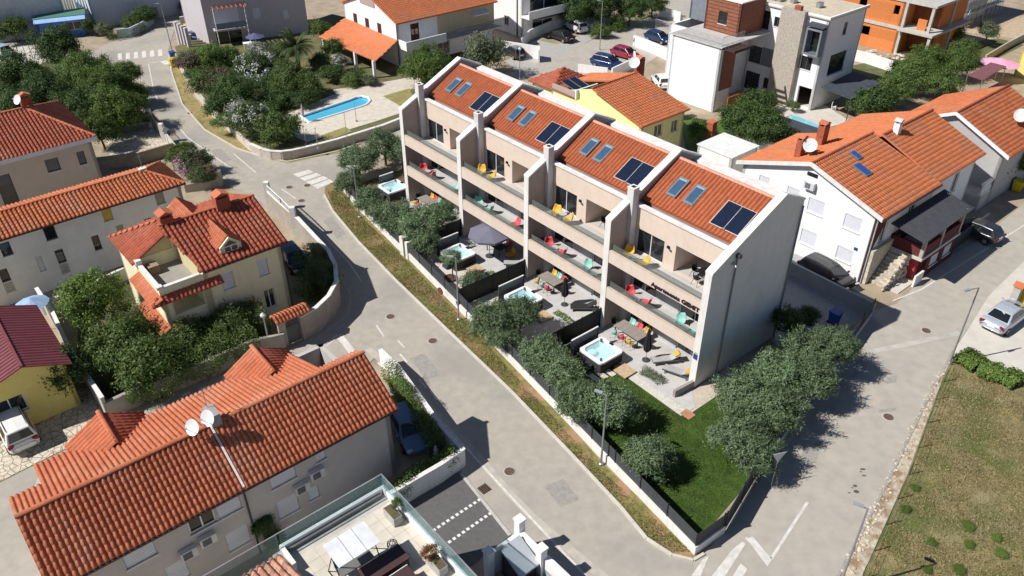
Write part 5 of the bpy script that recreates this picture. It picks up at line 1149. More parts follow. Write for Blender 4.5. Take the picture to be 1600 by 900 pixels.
for k in range(4):
    a = h.fr.l(283,70-k*15); b_ = h.fr.l(338,62-k*15.5); d = (b_[0]-a[0], b_[1]-a[1])
    MB().ext([(*a,0),(*b_,0),(*b_,1.2),(*a,1.2)],(.18,.18,0)).build('wall', LILAC, h.root); MB().ext([(a[0]-.03,a[1]-.03,1.2),(b_[0]-.03,b_[1]-.03,1.2),(b_[0]-.03,b_[1]-.03,1.28),(a[0]-.03,a[1]-.03,1.28)],(.25,.25,0)).build('coping', CAPW, h.root)
# ---- pale building and forecourt right of it
h = House('pale_corner_building', 'pale grey two storey corner building with balcony at the top centre', at(838,62,0), DOT40, 'building')
h.walls([(-1,2),(9,2),(9,14),(-1,14)], 0, 8.5, WHITE, holes={0: [(2,6,.6,2.4,'glass'),(1.5,7,3.4,5.6,'glass')], 3: [(2,3,4,5.4,'glass'),(8,9,1,2.4,'glass')]})
MB().box(-1.2,8,.2,1.98,2.9,3.15).box(-1.2,8,.2,.35,3.15,4.0).build('balcony', WHITE, h.root); MB().ext([(1,1.95,2.7),(6,1.95,2.7),(6,.6,2.4),(1,.6,2.4)],(0,0,.06)).build('awning', STEEL, h.root)
MB().tube((-1.1,3.0,0),(-1.1,3.0,8),.07,6).build('drain_pipe', DKGREY, h.root)
fw = thing('forecourt_wall','white forecourt walls enclosing the two parked cars at the top','wall',(0,0,0))
JK = [0]
def JO():
    JK[0] += 1; return .0015*(JK[0] % 5)
def wallpx(root, pix, z1, m, t=.2, name='wall', z0=-.05, cop=None):
    P = [Vector(at(*p)) for p in pix]
    for a, b in zip(P, P[1:]):
        d = (b-a).normalized(); n = Vector((-d.y, d.x)); c = (a+b)/2; L = (b-a).length/2
        j_ = JO(); o = MB().obox((c.x,c.y,(z0+z1)/2),(d.x,d.y,0),(n.x,n.y,0),(0,0,1),L+t*.4,t/2,(z1-z0)/2+j_).build(name, m, root)
        if cop: MB().obox((c.x,c.y,z1+.035),(d.x,d.y,0),(n.x,n.y,0),(0,0,1),L+t*.45,t/2+.03,.035+j_*2).build('coping', cop, o)
wallpx(fw, [(815,75),(828,62),(865,45)], 1.4, WHITE); wallpx(fw, [(780,82),(842,92)], 1.7, WHITE); wallpx(fw, [(925,50),(890,35)], 1.0, WHITE); wallpx(fw, [(842,92),(842,98)], 1.7, WHITE)
rw = thing('rear_lane_wall','white parking wall beside the blue suv in the rear lane','wall',(0,0,0))
wallpx(rw, [(904,112),(948,118)], 1.0, WHITE); wallpx(rw, [(956,122),(992,105),(990,95)], 1.3, WHITE); wallpx(rw, [(990,72),(1012,80),(1045,95)], 1.5, WHITE); wallpx(rw, [(1030,25),(1062,35)], 1.5, WHITE2)
# ---- scaffolded and far right buildings
h = House('scaffolded_building', 'white building site wrapped in steel scaffolding at the top right', at(1480,45,0), DOT40, 'building')
h.walls([(1,0),(12,0),(12,9),(1,9)], 0, 8, WHITE, holes={3: [(2,4,4,6,'open'),(5,7,1,2.6,'open')]})
sf = MB()
for k in range(9):
    for y in (-1.6,-.7): sf.tube((1+k*1.6,y,0),(1+k*1.6,y,8),.04,5)
for z in (2,4,6):
    sf.tube((1,-1.6,z),(14,-1.6,z),.035,5); sf.tube((1,-.7,z),(14,-.7,z),.035,5); sf.box(1,14,-1.6,-.7,z-.12,z-.05)
for k in range(8): sf.tube((1+k*1.6,-1.62,0),(2.6+k*1.6,-1.62,4),.025,4)
sf.build('scaffolding', STEEL, h.root)
h = House('yellow_corner_house', 'yellow rendered house corner at the right edge', at(1583,118,0), DOT40)
h.walls([(0,-9),(10,-9),(10,0),(0,0)], 0, 6.0, YELLOW, holes={3: [(5,6.2,1,2.4,'shutter')]}); MB().box(-.3,10.3,-9.3,.3,6,6.15).build('roof', TILE_O, h.root)
c = at(1562,100,2.0); t = thing('parasol','large pink parasol beside the yellow house','parasol',(c[0],c[1],0))
MB().tube((0,0,0),(0,0,2.6),.04,8).build('pole', WHITE2, t); u_ = MB(); u_.v.append((0,0,2.7)); n=12
for k in range(n): a=2*math.pi*k/n; u_.v.append((2.3*math.cos(a),2.3*math.sin(a),2.1))
for k in range(n): u_.f.append((0,1+k,1+(k+1)%n))
u_.build('canopy', mat('pink_canvas',(0.72,0.36,0.50)), t)
q = [Vector(at3(*p)) for p in ((1512,118,2.4),(1535,126,2.2),(1572,104,2.4),(1548,98,2.6))]; t = thing('maroon_awning','maroon corrugated lean-to roof beside the pink parasol','awning',(0,0,0))
m2 = MB(); m2.ext([tuple(x) for x in q],(0,0,.06)); m2.build('roof_sheet', mat('dull_maroon_sheet',(0.20,0.085,0.095),var=.1), t)
for x in q: MB().tube((x.x,x.y,0),(x.x,x.y,x.z),.05,6).build('post', STEEL, t)
ln = thing('low_site_wall','grey white boundary wall below the unfinished brick building','wall',(0,0,0)); wallpx(ln, [(1325,92),(1350,98),(1392,112)], 1.4, WHITE); wallpx(ln, [(1465,70),(1505,82)], 1.2, CONC)
rd = thing('sloping_site_wall','pale stone boundary wall running down from the yellow house','wall',(0,0,0)); wallpx(rd, [(1538,97),(1575,75),(1600,62)], 1.0, STONE)
sheet('grass_plot', [(1320,105),(1480,70),(1560,60),(1600,70),(1540,100),(1420,130),(1350,140)], .01, mat('dull_plot_grass',(0.11,0.12,0.045),var=.3,scale=1))
sheet('grass_plot', [(1060,178),(1115,190),(1160,178),(1160,240),(1075,250)], .012, mat('long_grass',(0.085,0.15,0.03),var=.3,scale=2,bump=.8,bscale=8))
sheet('bare_ground', [(1470,30),(1700,20),(1700,70),(1560,58),(1500,50)], .008, mat('excavated_earth',(0.48,0.37,0.25),var=.2))
hs = House('flat_roof_shed','white flat roofed shed with dark roof behind the main block', at(1215,235,0), DOT40,'shed'); 
hs.walls([(-4,-3),(2,-3),(2,3),(-4,3)],0,2.6,WHITE); MB().box(-4.2,2.2,-3.2,3.2,2.6,2.75).build('flat_roof', mat('shed_dark_roof',(0.06,0.065,0.075)), hs.root)
hs2 = House('flat_roof_annex','white membrane roofed annex behind the end of the main block', at(1130,275,0), DOT40,'shed'); hs2.walls([(-2,-2),(2.0,-2),(2.0,2),(-2,2)],0,3.2,WHITE); MB().box(-2.1,2.1,-2.1,2.1,3.2,3.3).build('flat_roof', mat('white_membrane',(0.72,0.72,0.70)), hs2.root)
ch_ = thing('garden_brick_chimney','red brick garden chimney standing behind the main block','chimney',(*at(1108,228),0),R(40)); MB().box(-.35,.35,-.35,.35,0,2.6).build('stack', BRICKRED, ch_); MB().box(-.42,.42,-.42,.42,2.6,2.8).build('cap', TILE_S, ch_)

# ---- top-left buildings
h = House('blue_grey_building', 'large pale blue grey building behind the road at the top left', at(130,62,0), DOT40, 'building')
PB = mat('pale_blue_grey_render',(0.52,0.57,0.63),var=.05)
h.walls([(3,4),(18,4),(18,14),(3,14)], 0, 8, PB, holes={0: [(5,7,3.0,3.9,'shutter'),(10,12,3,4.6,'glass')]})
h.walls([(-10,6),(0,6),(0,14),(-10,14)], 0, 6, mat('shade_grey_render',(0.52,0.54,0.58))); 
for k in range(10): MB().box(-.2+k*.35,0.0+k*.35,5.6,5.75,0,4.5).build('fin', WHITE2, h.root)
h = House('blue_kiosk', 'blue market kiosk with a green roof beside the dark tree', at(64,62,0), 24.0, 'kiosk')
BLUEK = mat('kiosk_blue',(0.10,0.26,0.62),var=.1)
h.walls([(0,0),(6.3,0),(6.3,3),(0,3)], 0, 2.5, BLUEK, holes={0: [(3.6,5.8,.9,2.0,'glass')]}); m2 = MB(); slab4(m2,(-.2,-.9,2.45),(6.5,-.9,2.45),(6.5,.3,2.75),(-.2,.3,2.75),.06); m2.build('canopy', mat('kiosk_pale_blue',(0.30,0.47,0.80)), h.root)
m2 = MB(); slab4(m2,(-.3,.2,2.8),(6.6,.2,2.8),(6.6,3.3,3.0),(-.3,3.3,3.0),.1); m2.build('roof', mat('kiosk_green_roof',(0.08,0.19,0.14),var=.1), h.root)
sheet('kiosk_yard', [(-60,95),(20,68),(60,62),(70,85),(60,110),(-60,130)], .016, PALEC)
fk = thing('yard_fence','thin black wire fence on the pale yard by the kiosk','fence',(0,0,0))
for pr2 in (((24,70),(37,110)),((28,80),(46,77)),((46,77),(52,92)),((34,97),(52,92))):
    a, b_ = at(*pr2[0]), at(*pr2[1]); MB().tube((*a,.9),(*b_,.9),.03,5).tube((*a,0),(*a,1.0),.035,5).tube((*b_,0),(*b_,1.0),.035,5).build('rail', BLACK, fk)
for px, py, m, lab in ((26,55,mat('brown_hut',(0.20,0.14,0.10)),'brown timber hut beside the kiosk yard'),(44,50,mat('grey_hut',(0.15,0.17,0.19)),'grey timber hut left of the kiosk'),):
    t = thing('garden_hut', lab, 'hut', (*at(px,py),0), R(24)); MB().box(-1.1,1.1,-.8,.8,0,2).build('wall', m, t); m2 = MB(); slab4(m2,(-1.3,-1.0,2.0),(1.3,-1.0,2.0),(1.3,1,2.35),(-1.3,1,2.35),.06); m2.build('roof', m, t)
cw = thing('curving_road_wall','curving pale wall with a slatted gate at the top of the road','wall',(0,0,0)); wallpx(cw, [(186,60),(205,58),(225,48),(240,36)], 1.3, PB, name='wall'); wallpx(cw, [(240,36),(256,20)], 1.6, mat('slat_gate_grey',(0.26,0.26,0.25)), name='gate')

# ---- foreground roof terrace at the bottom
ZT = 6.0; h = House('roof_terrace_building', 'white building with a glass railed roof terrace at the bottom edge', at(600,765,ZT), DOT40, 'building'); b17 = h
h.walls([(-14,-.02),(-.0,-.02),(-.0,-.04),(-14,-.04)], 0, .01, WHITE) if False else None
h.walls([(-14,-9.5),(0,-9.5),(0,0),(-14,0)], 0, ZT-.2, WHITE); MB().box(-5.7,.0,-9.5,.0,ZT-.2,ZT-.02).build('terrace_slab', CONC, h.root)
tt = MB(); TT = mat('limestone_terrace',(0.60,0.55,0.46),var=.1,scale=1.5,stain=.3,stain_scale=.8,stain_col=(0.5,0.42,0.32))
for i in range(9):
    for j in range(14): MB() ; tt.box(-5.35+i*.6,-5.35+i*.6+.59,-9.2+j*.6,-9.2+j*.6+.59,ZT-.02,ZT)
o = tt.build('paving', TT, h.root); o['kind'] = 'stuff'
up = MB(); up.box(-5.3,-.18,-.16,.0,ZT-.02,ZT+.34); up.box(-.16,0,-9.5,0,ZT-.02,ZT+.34); up.build('upstand', WHITE2, h.root)
MB().box(-5.2,-.3,-.34,-.17,ZT,ZT+.16).build('planting_ledge', mat('grey_ledge',(0.22,0.21,0.20)), h.root)
for k in range(3): MB().box(-5.25+k*1.75,-5.25+k*1.75+1.73,-.085,-.07,ZT+.34,ZT+1.15).build('glass_panel', GLASSC, h.root)
for k in range(5): MB().box(-.085,-.07,-9.3+k*1.85,-9.3+k*1.85+1.83,ZT+.34,ZT+1.15).build('glass_panel', GLASSC, h.root)
hr = MB(); hr.box(-14,-.05,-.10,-.055,ZT+1.15,ZT+1.18); hr.box(-.10,-.055,-9.4,-.10,ZT+1.15,ZT+1.18); hr.build('handrail', mat('satin_steel',(0.55,0.56,0.57),rough=.3,metal=.6), h.root)
for k in range(5): MB().box(-14+k*1.74,-14+k*1.74+1.7,-.085,-.07,ZT-.5,ZT+1.15).build('glass_panel', GLASSC, h.root)
MB().box(-5.38,-5.2,-1.4,-.18,ZT-.02,ZT+.5).build('parapet_end', WHITE, h.root)
OT = mat('weathered_barrel_tile',(0.44,0.22,0.15),var=.3,scale=6,island=.3,stain=.6,stain_scale=1.5,stain_col=(0.55,0.45,0.36))
pl = ((-14,-.32,ZT+.1),(-5.42,-.32,ZT+.1),(-14,-5.5,ZT+2.1),(-5.42,-5.5,ZT+2.1)); m2 = MB(); slab4(m2,pl[0],pl[1],pl[3],pl[2],.12); ro = m2.build('roof', OT, h.root); tile_plane(ro, OT, pl[1], pl[0], pl[3], pl[2], col=.30, row=.42, amp=.13, single=120)
# furniture on that terrace
def onb17(x, y, z=ZT): return h.fr.w(x, y, z)
t = thing('garden_swing','white canopied garden swing on the foreground roof terrace','swing',onb17(-3.3,-3.05),R(40)); cn = MB(); slab4(cn,(-1.0,-.65,1.72),(.95,-.65,1.72),(.95,.65,1.85),(-1.0,.65,1.85),.03); co = cn.build('canopy', mat('white_canvas',(0.70,0.71,0.73),rough=.8), t)
for k in (-.35,.3): MB().obox((k,0,1.79),(1,0,0),Vector((0,1.3,.13)).normalized(),(0,-.1,1),.012,.65,.02).build('seam', mat('canvas_seam',(0.55,0.55,0.56)), co)
for sx in (-.95,.9):
    f_ = MB(); f_.tube((sx,0,1.75),(sx,-.75,0),.025,6); f_.tube((sx,0,1.75),(sx,.75,0),.025,6); f_.tube((sx,-.75,.02),(sx,.75,.02),.02,6); f_.build('frame', BLACK, t)
MB().box(-.8,.75,-.25,.3,.45,.52).build('seat', mat('grey_swing_seat',(0.16,0.16,0.16)), t); MB().ext([(-.8,.3,.5),(.75,.3,.5),(.75,.45,1.0),(-.8,.45,1.0)],(0,.05,0)).build('backrest', mat('grey_swing_seat',(0.16,0.16,0.16)), t)
BRN = mat('dark_brown_box',(0.075,0.04,0.04),rough=.6,var=.12)
for x, y, lab in ((-2.45,-3.95,'upper dark brown storage box on the foreground terrace'),(-2.75,-5.1,'lower dark brown storage box at the bottom edge of the terrace')):
    t = thing('storage_box', lab, 'box', onb17(x,y), R(40), 'storage boxes on the terrace'); MB().box(-.95,.95,-.42,.42,0,.6).build('body', BRN, t); MB().box(-1.0,1.0,-.46,.46,.6,.68).build('lid', BRN, t); MB().box(-1.0,1.0,.44,.475,.66,.70).build('lid_edge', CAPW, t)
for x, y, lab in ((-.62,-1.75,'square grey planter with green shrub on the foreground terrace'),(-.62,-5.2,'square grey planter with russet shrub on the foreground terrace')):
    t = thing('planter', lab, 'planter', onb17(x,y), R(40), 'planters on the terrace'); p_ = MB(); p_.box(-.22,.22,-.45,.45,0,.5); p_.build('pot', mat('cast_stone',(0.42,0.40,0.37),var=.15,scale=8,bump=.5), t); MB().box(-.19,.19,-.42,.42,.5,.515).build('soil', mat('garden_soil',(0.12,0.10,0.055)), t)
t = thing('wire_chair','curly black wire garden chair behind the swing','chair',onb17(-1.55,-3.15),R(40)); w_ = MB()
for k in range(10): a = 2*math.pi*k/10; w_.tube((.22*math.cos(a),.22*math.sin(a),.45),(.25*math.cos(a+.6),.25*math.sin(a+.6),0),.012,4); w_.tube((.22*math.cos(a),.22*math.sin(a),.45),(.22*math.cos(a+.63),.22*math.sin(a+.63),.45),.012,4); w_.tube((.22*math.cos(a),.22*math.sin(a),.45),(.22*math.cos(a+2.2),.22*math.sin(a+2.2),.45),.01,4)
w_.build('frame', BLACK, t)
# ---- white pillared wall at the bottom
t = thing('pillared_wall','white rendered wall with square pillars and sloping grey lid at the bottom','wall',(*at(812,815,2.3),0),R(40)); PW = WHITE2
for x, y, z in ((0,0,2.45),(-.3,-2.0,2.4),(-2.3,-.35,2.2),(-.6,-4.2,2.4)):
    o = MB().box(x-.2,x+.2,y-.2,y+.2,0,z).build('pillar', PW, t); MB().box(x-.25,x+.25,y-.25,y+.25,z,z+.1).build('pillar_cap', PW, o)
MB().box(-2.2,-.2,-.3,-.05,0,1.7).box(-.3,.05,-4.2,-.2,0,1.75).box(-.62,-.3,-6.5,-4.2,0,1.6).build('wall', PW, t)
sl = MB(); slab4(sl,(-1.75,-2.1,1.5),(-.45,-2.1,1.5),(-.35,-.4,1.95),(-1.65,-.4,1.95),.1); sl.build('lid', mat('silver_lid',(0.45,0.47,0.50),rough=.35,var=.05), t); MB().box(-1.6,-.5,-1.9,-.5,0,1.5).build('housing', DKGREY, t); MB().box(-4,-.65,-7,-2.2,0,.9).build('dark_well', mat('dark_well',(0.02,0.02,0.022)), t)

# ---- garden walls, gates
t = thing('curved_garden_wall','tall curved rendered garden wall of the cream dormer house','wall',(0,0,0)); GW = mat('tan_wall_render',(0.36,0.315,0.27),streak=.4,var=.1,stain=.5,stain_scale=.7,stain_col=(0.28,0.24,0.21))
pts = [(476,530),(500,516),(519,497),(531,474),(529,448),(518,425),(497,402),(470,372),(440,345),(425,330)]
wallpx(t, pts, 2.0, GW, .25, 'wall_segment', cop=CAPW)
t = thing('tiled_gateway','rendered garden gateway with arched door and a clay tiled roof','gate',(*at(462,534),0),R(40)); MB().box(-1.05,-.55,-.15,.15,0,2.5).box(.55,1.05,-.15,.15,0,2.5).build('gate_pier', GW, t)
ar = MB(); n = 8
for k in range(n):
    a0, a1 = math.pi*k/n, math.pi*(k+1)/n; x0, x1 = .55*math.cos(a0), .55*math.cos(a1); z0, z1 = 1.8+.55*math.sin(a0), 1.8+.55*math.sin(a1)
    ar.ext([(x0,-.15,z0),(x1,-.15,z1),(x1,-.15,2.5),(x0,-.15,2.5)],(0,.3,0))
ar.build('arch', GW, t); MB().box(-.54,.54,-.03,.03,.05,1.5).build('door_leaf', mat('grey_green_door',(0.12,0.13,0.12)), t)
for s in (-1,1):
    pl = ((-1.3,s*.55,2.45),(1.3,s*.55,2.45),(-1.3,0,2.8),(1.3,0,2.8)); pl = pl if s < 0 else (pl[1],pl[0],pl[3],pl[2]); m2 = MB(); slab4(m2,pl[0],pl[1],pl[3],pl[2],.08); ro = m2.build('roof', TILE_S, t); tile_plane(ro, TILE_S, *pl, col=.27, row=.3, amp=.09)
t = thing('garden_wall','rendered garden wall along the side street below the dormer house','wall',(0,0,0)); wallpx(t, [(446,545),(400,556),(300,600),(235,625),(172,655)], 1.3, GW, .22, 'wall_segment', cop=GW)
t = thing('plot_wall','dark boundary wall between the maroon roofed house and the shrubs','wall',(0,0,0)); wallpx(t, [(172,655),(120,575),(95,520),(70,482)], 1.8, GREYR, .2, 'wall_segment', cop=CAPW)
t = thing('plot_wall','white boundary wall at the foot of the long white house','wall',(0,0,0)); wallpx(t, [(70,490),(130,470),(200,435)], 1.0, WHITE, .2, 'wall_segment', cop=CAPW)
t = thing('hedge_wall','white rendered wall in front of the hedge and the parked blue car','wall',(0,0,0)); wallpx(t, [(598,572),(625,598),(655,640),(690,690),(724,728),(690,752),(600,805)], 1.35, WHITE, .22, 'wall_segment', cop=CAPW)
t = thing('yard_wall','low pale wall and gate posts of the paved yard by the road','wall',(0,0,0)); wallpx(t, [(222,178),(238,196)], 1.0, PALEC, .25, 'wall'); wallpx(t, [(262,222),(276,240)], 1.0, PALEC, .25, 'wall'); wallpx(t, [(272,240),(210,258),(172,262)], 1.2, mat('tan_block',(0.40,0.33,0.24),var=.15), .25, 'wall')
for p in ((238,198),(258,222)): c = at(*p); MB().box(c[0]-.22,c[0]+.22,c[1]-.22,c[1]+.22,0,2.1).build('gate_post', CAPW, t)
a, b_ = at(238,198), at(258,222); m2 = MB(); 
for k in range(14): q = (a[0]+(b_[0]-a[0])*(k+.5)/14, a[1]+(b_[1]-a[1])*(k+.5)/14); m2.box(q[0]-.03,q[0]+.03,q[1]-.03,q[1]+.03,.15,1.7)
m2.tube((*a,1.65),(*b_,1.65),.03,5).tube((*a,.25),(*b_,.25),.03,5); m2.build('gate_leaf', mat('grey_gate',(0.16,0.15,0.14)), t)
t = thing('roadside_wall','low wall under the pink flowering bush by the road','wall',(0,0,0)); wallpx(t, [(292,300),(320,296),(345,290)], .8, GW, .25, 'wall'); c = at(345,290); MB().box(c[0]-.25,c[0]+.25,c[1]-.25,c[1]+.25,0,1.6).build('gate_pier', GW, t)
t = thing('driveway_fence','white railing fence with posts above the cream house driveway','fence',(0,0,0)); 
P = [Vector(at(*p)) for p in ((424,330),(445,350),(462,368))]
for a, b_ in zip(P, P[1:]):
    for k in range(9): q = a+(b_-a)*(k/8); MB().box(q.x-.03,q.x+.03,q.y-.03,q.y+.03,2.0,2.6).build('baluster', CAPW, t)
    MB().tube((*a,2.62),(*b_,2.62),.05,6).build('rail', CAPW, t)
for p in ((424,329),(464,370)): c = at(*p); MB().box(c[0]-.22,c[0]+.22,c[1]-.22,c[1]+.22,0,2.9).build('post', CAPW, t)

# ---- pool garden on its raised platform
ZP = 0.8; PG = [(395,238),(410,245),(425,249),(442,250),(458,248),(475,244),(500,238),(530,230),(600,208),(660,184),(720,160),(760,135),(700,95),(640,60),(520,30),(400,70),(300,72),(275,82),(292,128),(330,178)]
pf = [at(*p) for p in PG]; GP = [(*p,ZP) for p in pf]
# platform with a rectangular basin left open: built as top strips around the pool
pool = [at(*p_, ZP) for p_ in ((470,182),(484,192),(562,168),(573,164),(579,158),(575,153),(566,151),(557,152),(547,156))]
DRYG = mat('garden_ground',(0.15,0.135,0.065),var=.3,scale=1,col2=(0.12,0.13,0.05),col2_scale=.4)
mb = MB()
import mathutils
tess = mathutils.geometry.tessellate_polygon([[Vector((*p,0)) for p in pf], [Vector((*p,0)) for p in pool]])
allp = [(*p,ZP) for p in pf]+[(*p,ZP) for p in pool]; mb.v = allp; mb.f = [tuple(f) for f in tess]; struct('raised_garden', mb, DRYG)
RW = mat('garden_retaining_wall',(0.50,0.44,0.37),var=.14,scale=3,stain=.3,bump=.4,bscale=10)
t = thing('retaining_wall','low curving stone retaining wall around the raised pool garden','wall',(0,0,0)); wallpx(t, [(395,238),(410,245),(425,249),(442,250),(458,248),(475,244),(500,238),(530,230),(600,208),(660,184),(720,160)], ZP+.12, RW, .3, 'wall_segment', cop=CAPW); wallpx(t, [(276,92),(292,128),(330,178),(365,210),(395,238)], ZP+.08, mat('pale_stone_low_wall',(0.56,0.51,0.44),var=.15,scale=3), .25, 'wall_segment')
wl = MB(); PB_ = mat('pool_liner',(0.10,0.42,0.66),var=.05,rough=.4)
for a, b_ in zip(pool, pool[1:]+pool[:1]): wl.quad((*a,ZP),(*b_,ZP),(*b_,.02),(*a,.02))
wl.poly(*[(*p,.02) for p in pool]); pt = struct('pool_basin', wl, PB_)
pw_ = struct('pool_water', MB().poly(*[(*p,ZP-.12) for p in pool]), clearmat('pool_water_clear',(0.12,0.62,0.88),.3,.05))
deck_px = [(440,182),(462,214),(480,222),(585,190),(640,172),(612,148),(570,141),(520,148)]
dm_ = MB(); dpts = [at(*p,ZP+.02) for p in deck_px]; tess = mathutils.geometry.tessellate_polygon([[Vector((*p,0)) for p in dpts],[Vector((*p,0)) for p in pool]]); dm_.v = [(*p,ZP+.02) for p in dpts]+[(*p,ZP+.02) for p in pool]; dm_.f = [tuple(f) for f in tess]; struct('pool_deck', dm_, mat('pale_pool_paving',(0.60,0.54,0.45),var=.1,scale=2))
sheet('garden_path', [(520,140),(600,128),(655,118),(660,135),(600,150),(530,152)], ZP+.012, mat('cream_paving',(0.56,0.50,0.42),var=.1))
sheet('pool_grass', [(598,150),(640,138),(650,160),(630,168)], ZP+.03, mat('dry_pool_grass',(0.27,0.24,0.09),var=.2)); sheet('pool_grass', [(500,212),(540,198),(550,205),(510,220)], ZP+.03, mat('dry_pool_grass',(0.27,0.24,0.09)))
rim = MB()
for a, b_ in zip(pool, pool[1:]+pool[:1]): rim.tube((*a,ZP+.03),(*b_,ZP+.03),.14,8)
struct('pool_rim', rim, WHITE2)

# ================================================================== VEGETATION
BARK = mat('olive_bark',(0.13,0.10,0.075),var=.3,scale=6,bump=.5,bscale=10)
L_OLIVE = leafmat('olive_leaf',(0.11,0.172,0.078),.4,.3,(0.255,0.35,0.185))
L_DEEP = leafmat('deep_green_leaf',(0.05,0.098,0.028),.4,.3,(0.11,0.18,0.05))
L_MID = leafmat('mid_green_leaf',(0.082,0.138,0.036),.4,.3,(0.17,0.25,0.065))
L_LIGHT = leafmat('fresh_green_leaf',(0.10,0.175,0.034),.4,.32,(0.20,0.29,0.065))
L_GREY = leafmat('grey_green_leaf',(0.10,0.13,0.07),.4,.25,(0.19,0.22,0.125))
L_WHITE = leafmat('white_blossom',(0.55,0.55,0.50),.2,.3,(0.72,0.71,0.68))
L_PINK = leafmat('pink_blossom',(0.42,0.18,0.28),.3,.3,(0.58,0.34,0.42))
L_ROSE = leafmat('dusky_pink_blossom',(0.20,0.11,0.10),.3,.3,(0.34,0.19,0.18))
L_RUST = leafmat('russet_leaf',(0.16,0.065,0.03),.35,.25,(0.28,0.13,0.06))
L_PALM = leafmat('palm_leaf',(0.035,0.065,0.02),.35,.2,(0.09,0.135,0.04))
def leaves(rng, C, out, ll, lw, up=.25, rnd=.9):
    n = len(C); N_ = out*.9+rng.normal(0, .42, (n,3)); N_[:,2] += .25; N_ /= np.linalg.norm(N_,axis=1)[:,None]+1e-9
    d = out*.35+rng.normal(0, rnd, (n,3))*.7; d[:,2] += up; d -= N_*(d*N_).sum(1)[:,None]*.8; d /= np.linalg.norm(d,axis=1)[:,None]+1e-9
    w = np.cross(d, N_); w /= np.linalg.norm(w,axis=1)[:,None]+1e-9
    s = rng.uniform(.65,1.25,(n,1)); d = d*s*ll*.5; w = w*s*lw*.5
    V = np.stack((C-d, C+w-d*.1, C+d, C-w-d*.1),1).reshape(-1,3)
    F = np.arange(n*4).reshape(-1,4); return V, F
def mesh_np(name, V, F, m):
    me = bpy.data.meshes.new(name); me.from_pydata(V.tolist(), [], F.tolist()); me.materials.append(m); return me
def crown(name, seed, m, ncl=55, nl=75, ll=.13, lw=.05, flat=.8, spread=.17, lo=-.45, up=.25, lobes=6, core=.35, shell=False, sprig=0):
    """crown of unit radius: clumps of leaf blades through the volume, lobed uneven outline"""
    rng = np.random.default_rng(seed)
    D = rng.normal(0,1,(ncl*3,3)); D /= np.linalg.norm(D,axis=1)[:,None]; D = D[D[:,2] > lo][:ncl]; ncl = len(D)
    lb = rng.normal(0,1,(lobes,3)); lb /= np.linalg.norm(lb,axis=1)[:,None]
    amp = 0.62+0.45*np.clip((D@lb.T).max(1),0,1)**4+rng.uniform(-.12,.14,ncl)
    rad = (rng.uniform(core,1,ncl) if not shell else rng.uniform(.75,1,ncl))**.6*amp
    cc = D*rad[:,None]; cc[:,2] *= flat
    sz = rng.uniform(.6,1.3,ncl)
    idx = np.repeat(np.arange(ncl), nl); off = rng.normal(0,1,(len(idx),3))*spread*sz[idx][:,None]; off[:,2] *= .7
    C = cc[idx]+off; out = C/(np.linalg.norm(C,axis=1)[:,None]+1e-6)*.6+off/(np.linalg.norm(off,axis=1)[:,None]+1e-6)*.5
    V, F = leaves(rng, C, out, ll, lw, up)
    if sprig:       # shoots reaching out of the crown
        k = rng.integers(0, ncl, sprig); d = cc[k]/(np.linalg.norm(cc[k],axis=1)[:,None]+1e-6)+rng.normal(0,.45,(sprig,3)); d[:,2] += .35; d /= np.linalg.norm(d,axis=1)[:,None]
        t_ = np.linspace(.02,.34,9); S = (cc[k][:,None]+d[:,None]*t_[None,:,None]).reshape(-1,3)+rng.normal(0,.012,(sprig*9,3)); V2, F2 = leaves(rng, S, np.repeat(d,9,0)*2.2, ll*.95, lw, .1, .5)
        F = np.r_[F, F2+len(V)]; V = np.r_[V, V2]
    return mesh_np(name, V, F, m), cc
def trunk_mesh(seed, cc, flat, multi=1):
    """tapered trunk with limbs reaching towards clumps of the crown (unit crown, centre at 0, ground at -hz)"""
    rng = random.Random(seed); mb = MB()
    def limb(p, q, r0, r1, seg=3):
        p, q = Vector(p), Vector(q); last = p
        for k in range(1, seg+1):
            t = k/seg; c = p.lerp(q, t)+Vector((rng.uniform(-.04,.04),rng.uniform(-.04,.04),0))*(0 if k == seg else 1); mb.tube(last, c, r0+(r1-r0)*(k-1)/seg, 7, r0+(r1-r0)*k/seg); last = c
    limb((0,0,-1.0), (.03,.02,-.45), .085, .065)
    for k in range(7):
        c = cc[rng.randrange(len(cc))]; limb((.03,.02,-.5), tuple(x*.85 for x in c), .045, .012)
    me = mb.mesh('trunk'); me.materials.append(BARK); return me
VAR = {}
def variants(key, n, **kw):
    VAR[key] = []
    for i in range(n):
        cm, cc = crown('crown', 100+i*7+hash_(key), **kw); VAR[key].append((cm, trunk_mesh(i+1, cc.tolist(), 1)))
def hash_(s): return sum(ord(c)*(i+3) for i, c in enumerate(s)) % 997
variants('olive', 6, m=L_OLIVE, ncl=120, nl=105, ll=.125, lw=.030, flat=.85, spread=.135, up=.4, lobes=10, sprig=330)
variants('deep', 4, m=L_DEEP, ncl=90, nl=85, ll=.11, lw=.05, flat=.85, spread=.15, lobes=7, sprig=120)
variants('mid', 4, m=L_MID, ncl=90, nl=85, ll=.11, lw=.045, flat=.85, spread=.15, lobes=7, sprig=160)
variants('light', 3, m=L_LIGHT, ncl=80, nl=80, ll=.13, lw=.06, flat=.88, spread=.14, lobes=7)
variants('grey', 3, m=L_GREY, ncl=80, nl=80, ll=.12, lw=.045, flat=.85, spread=.15)
for k_, m_ in (('deep',L_DEEP),('mid',L_MID),('light',L_LIGHT)): variants(k_+'_big', 2, m=m_, ncl=170, nl=100, ll=.065, lw=.034, flat=.85, spread=.105, lobes=9)
variants('rust', 1, m=L_RUST, ncl=50, nl=50, ll=.16, lw=.07)
BLO = {}
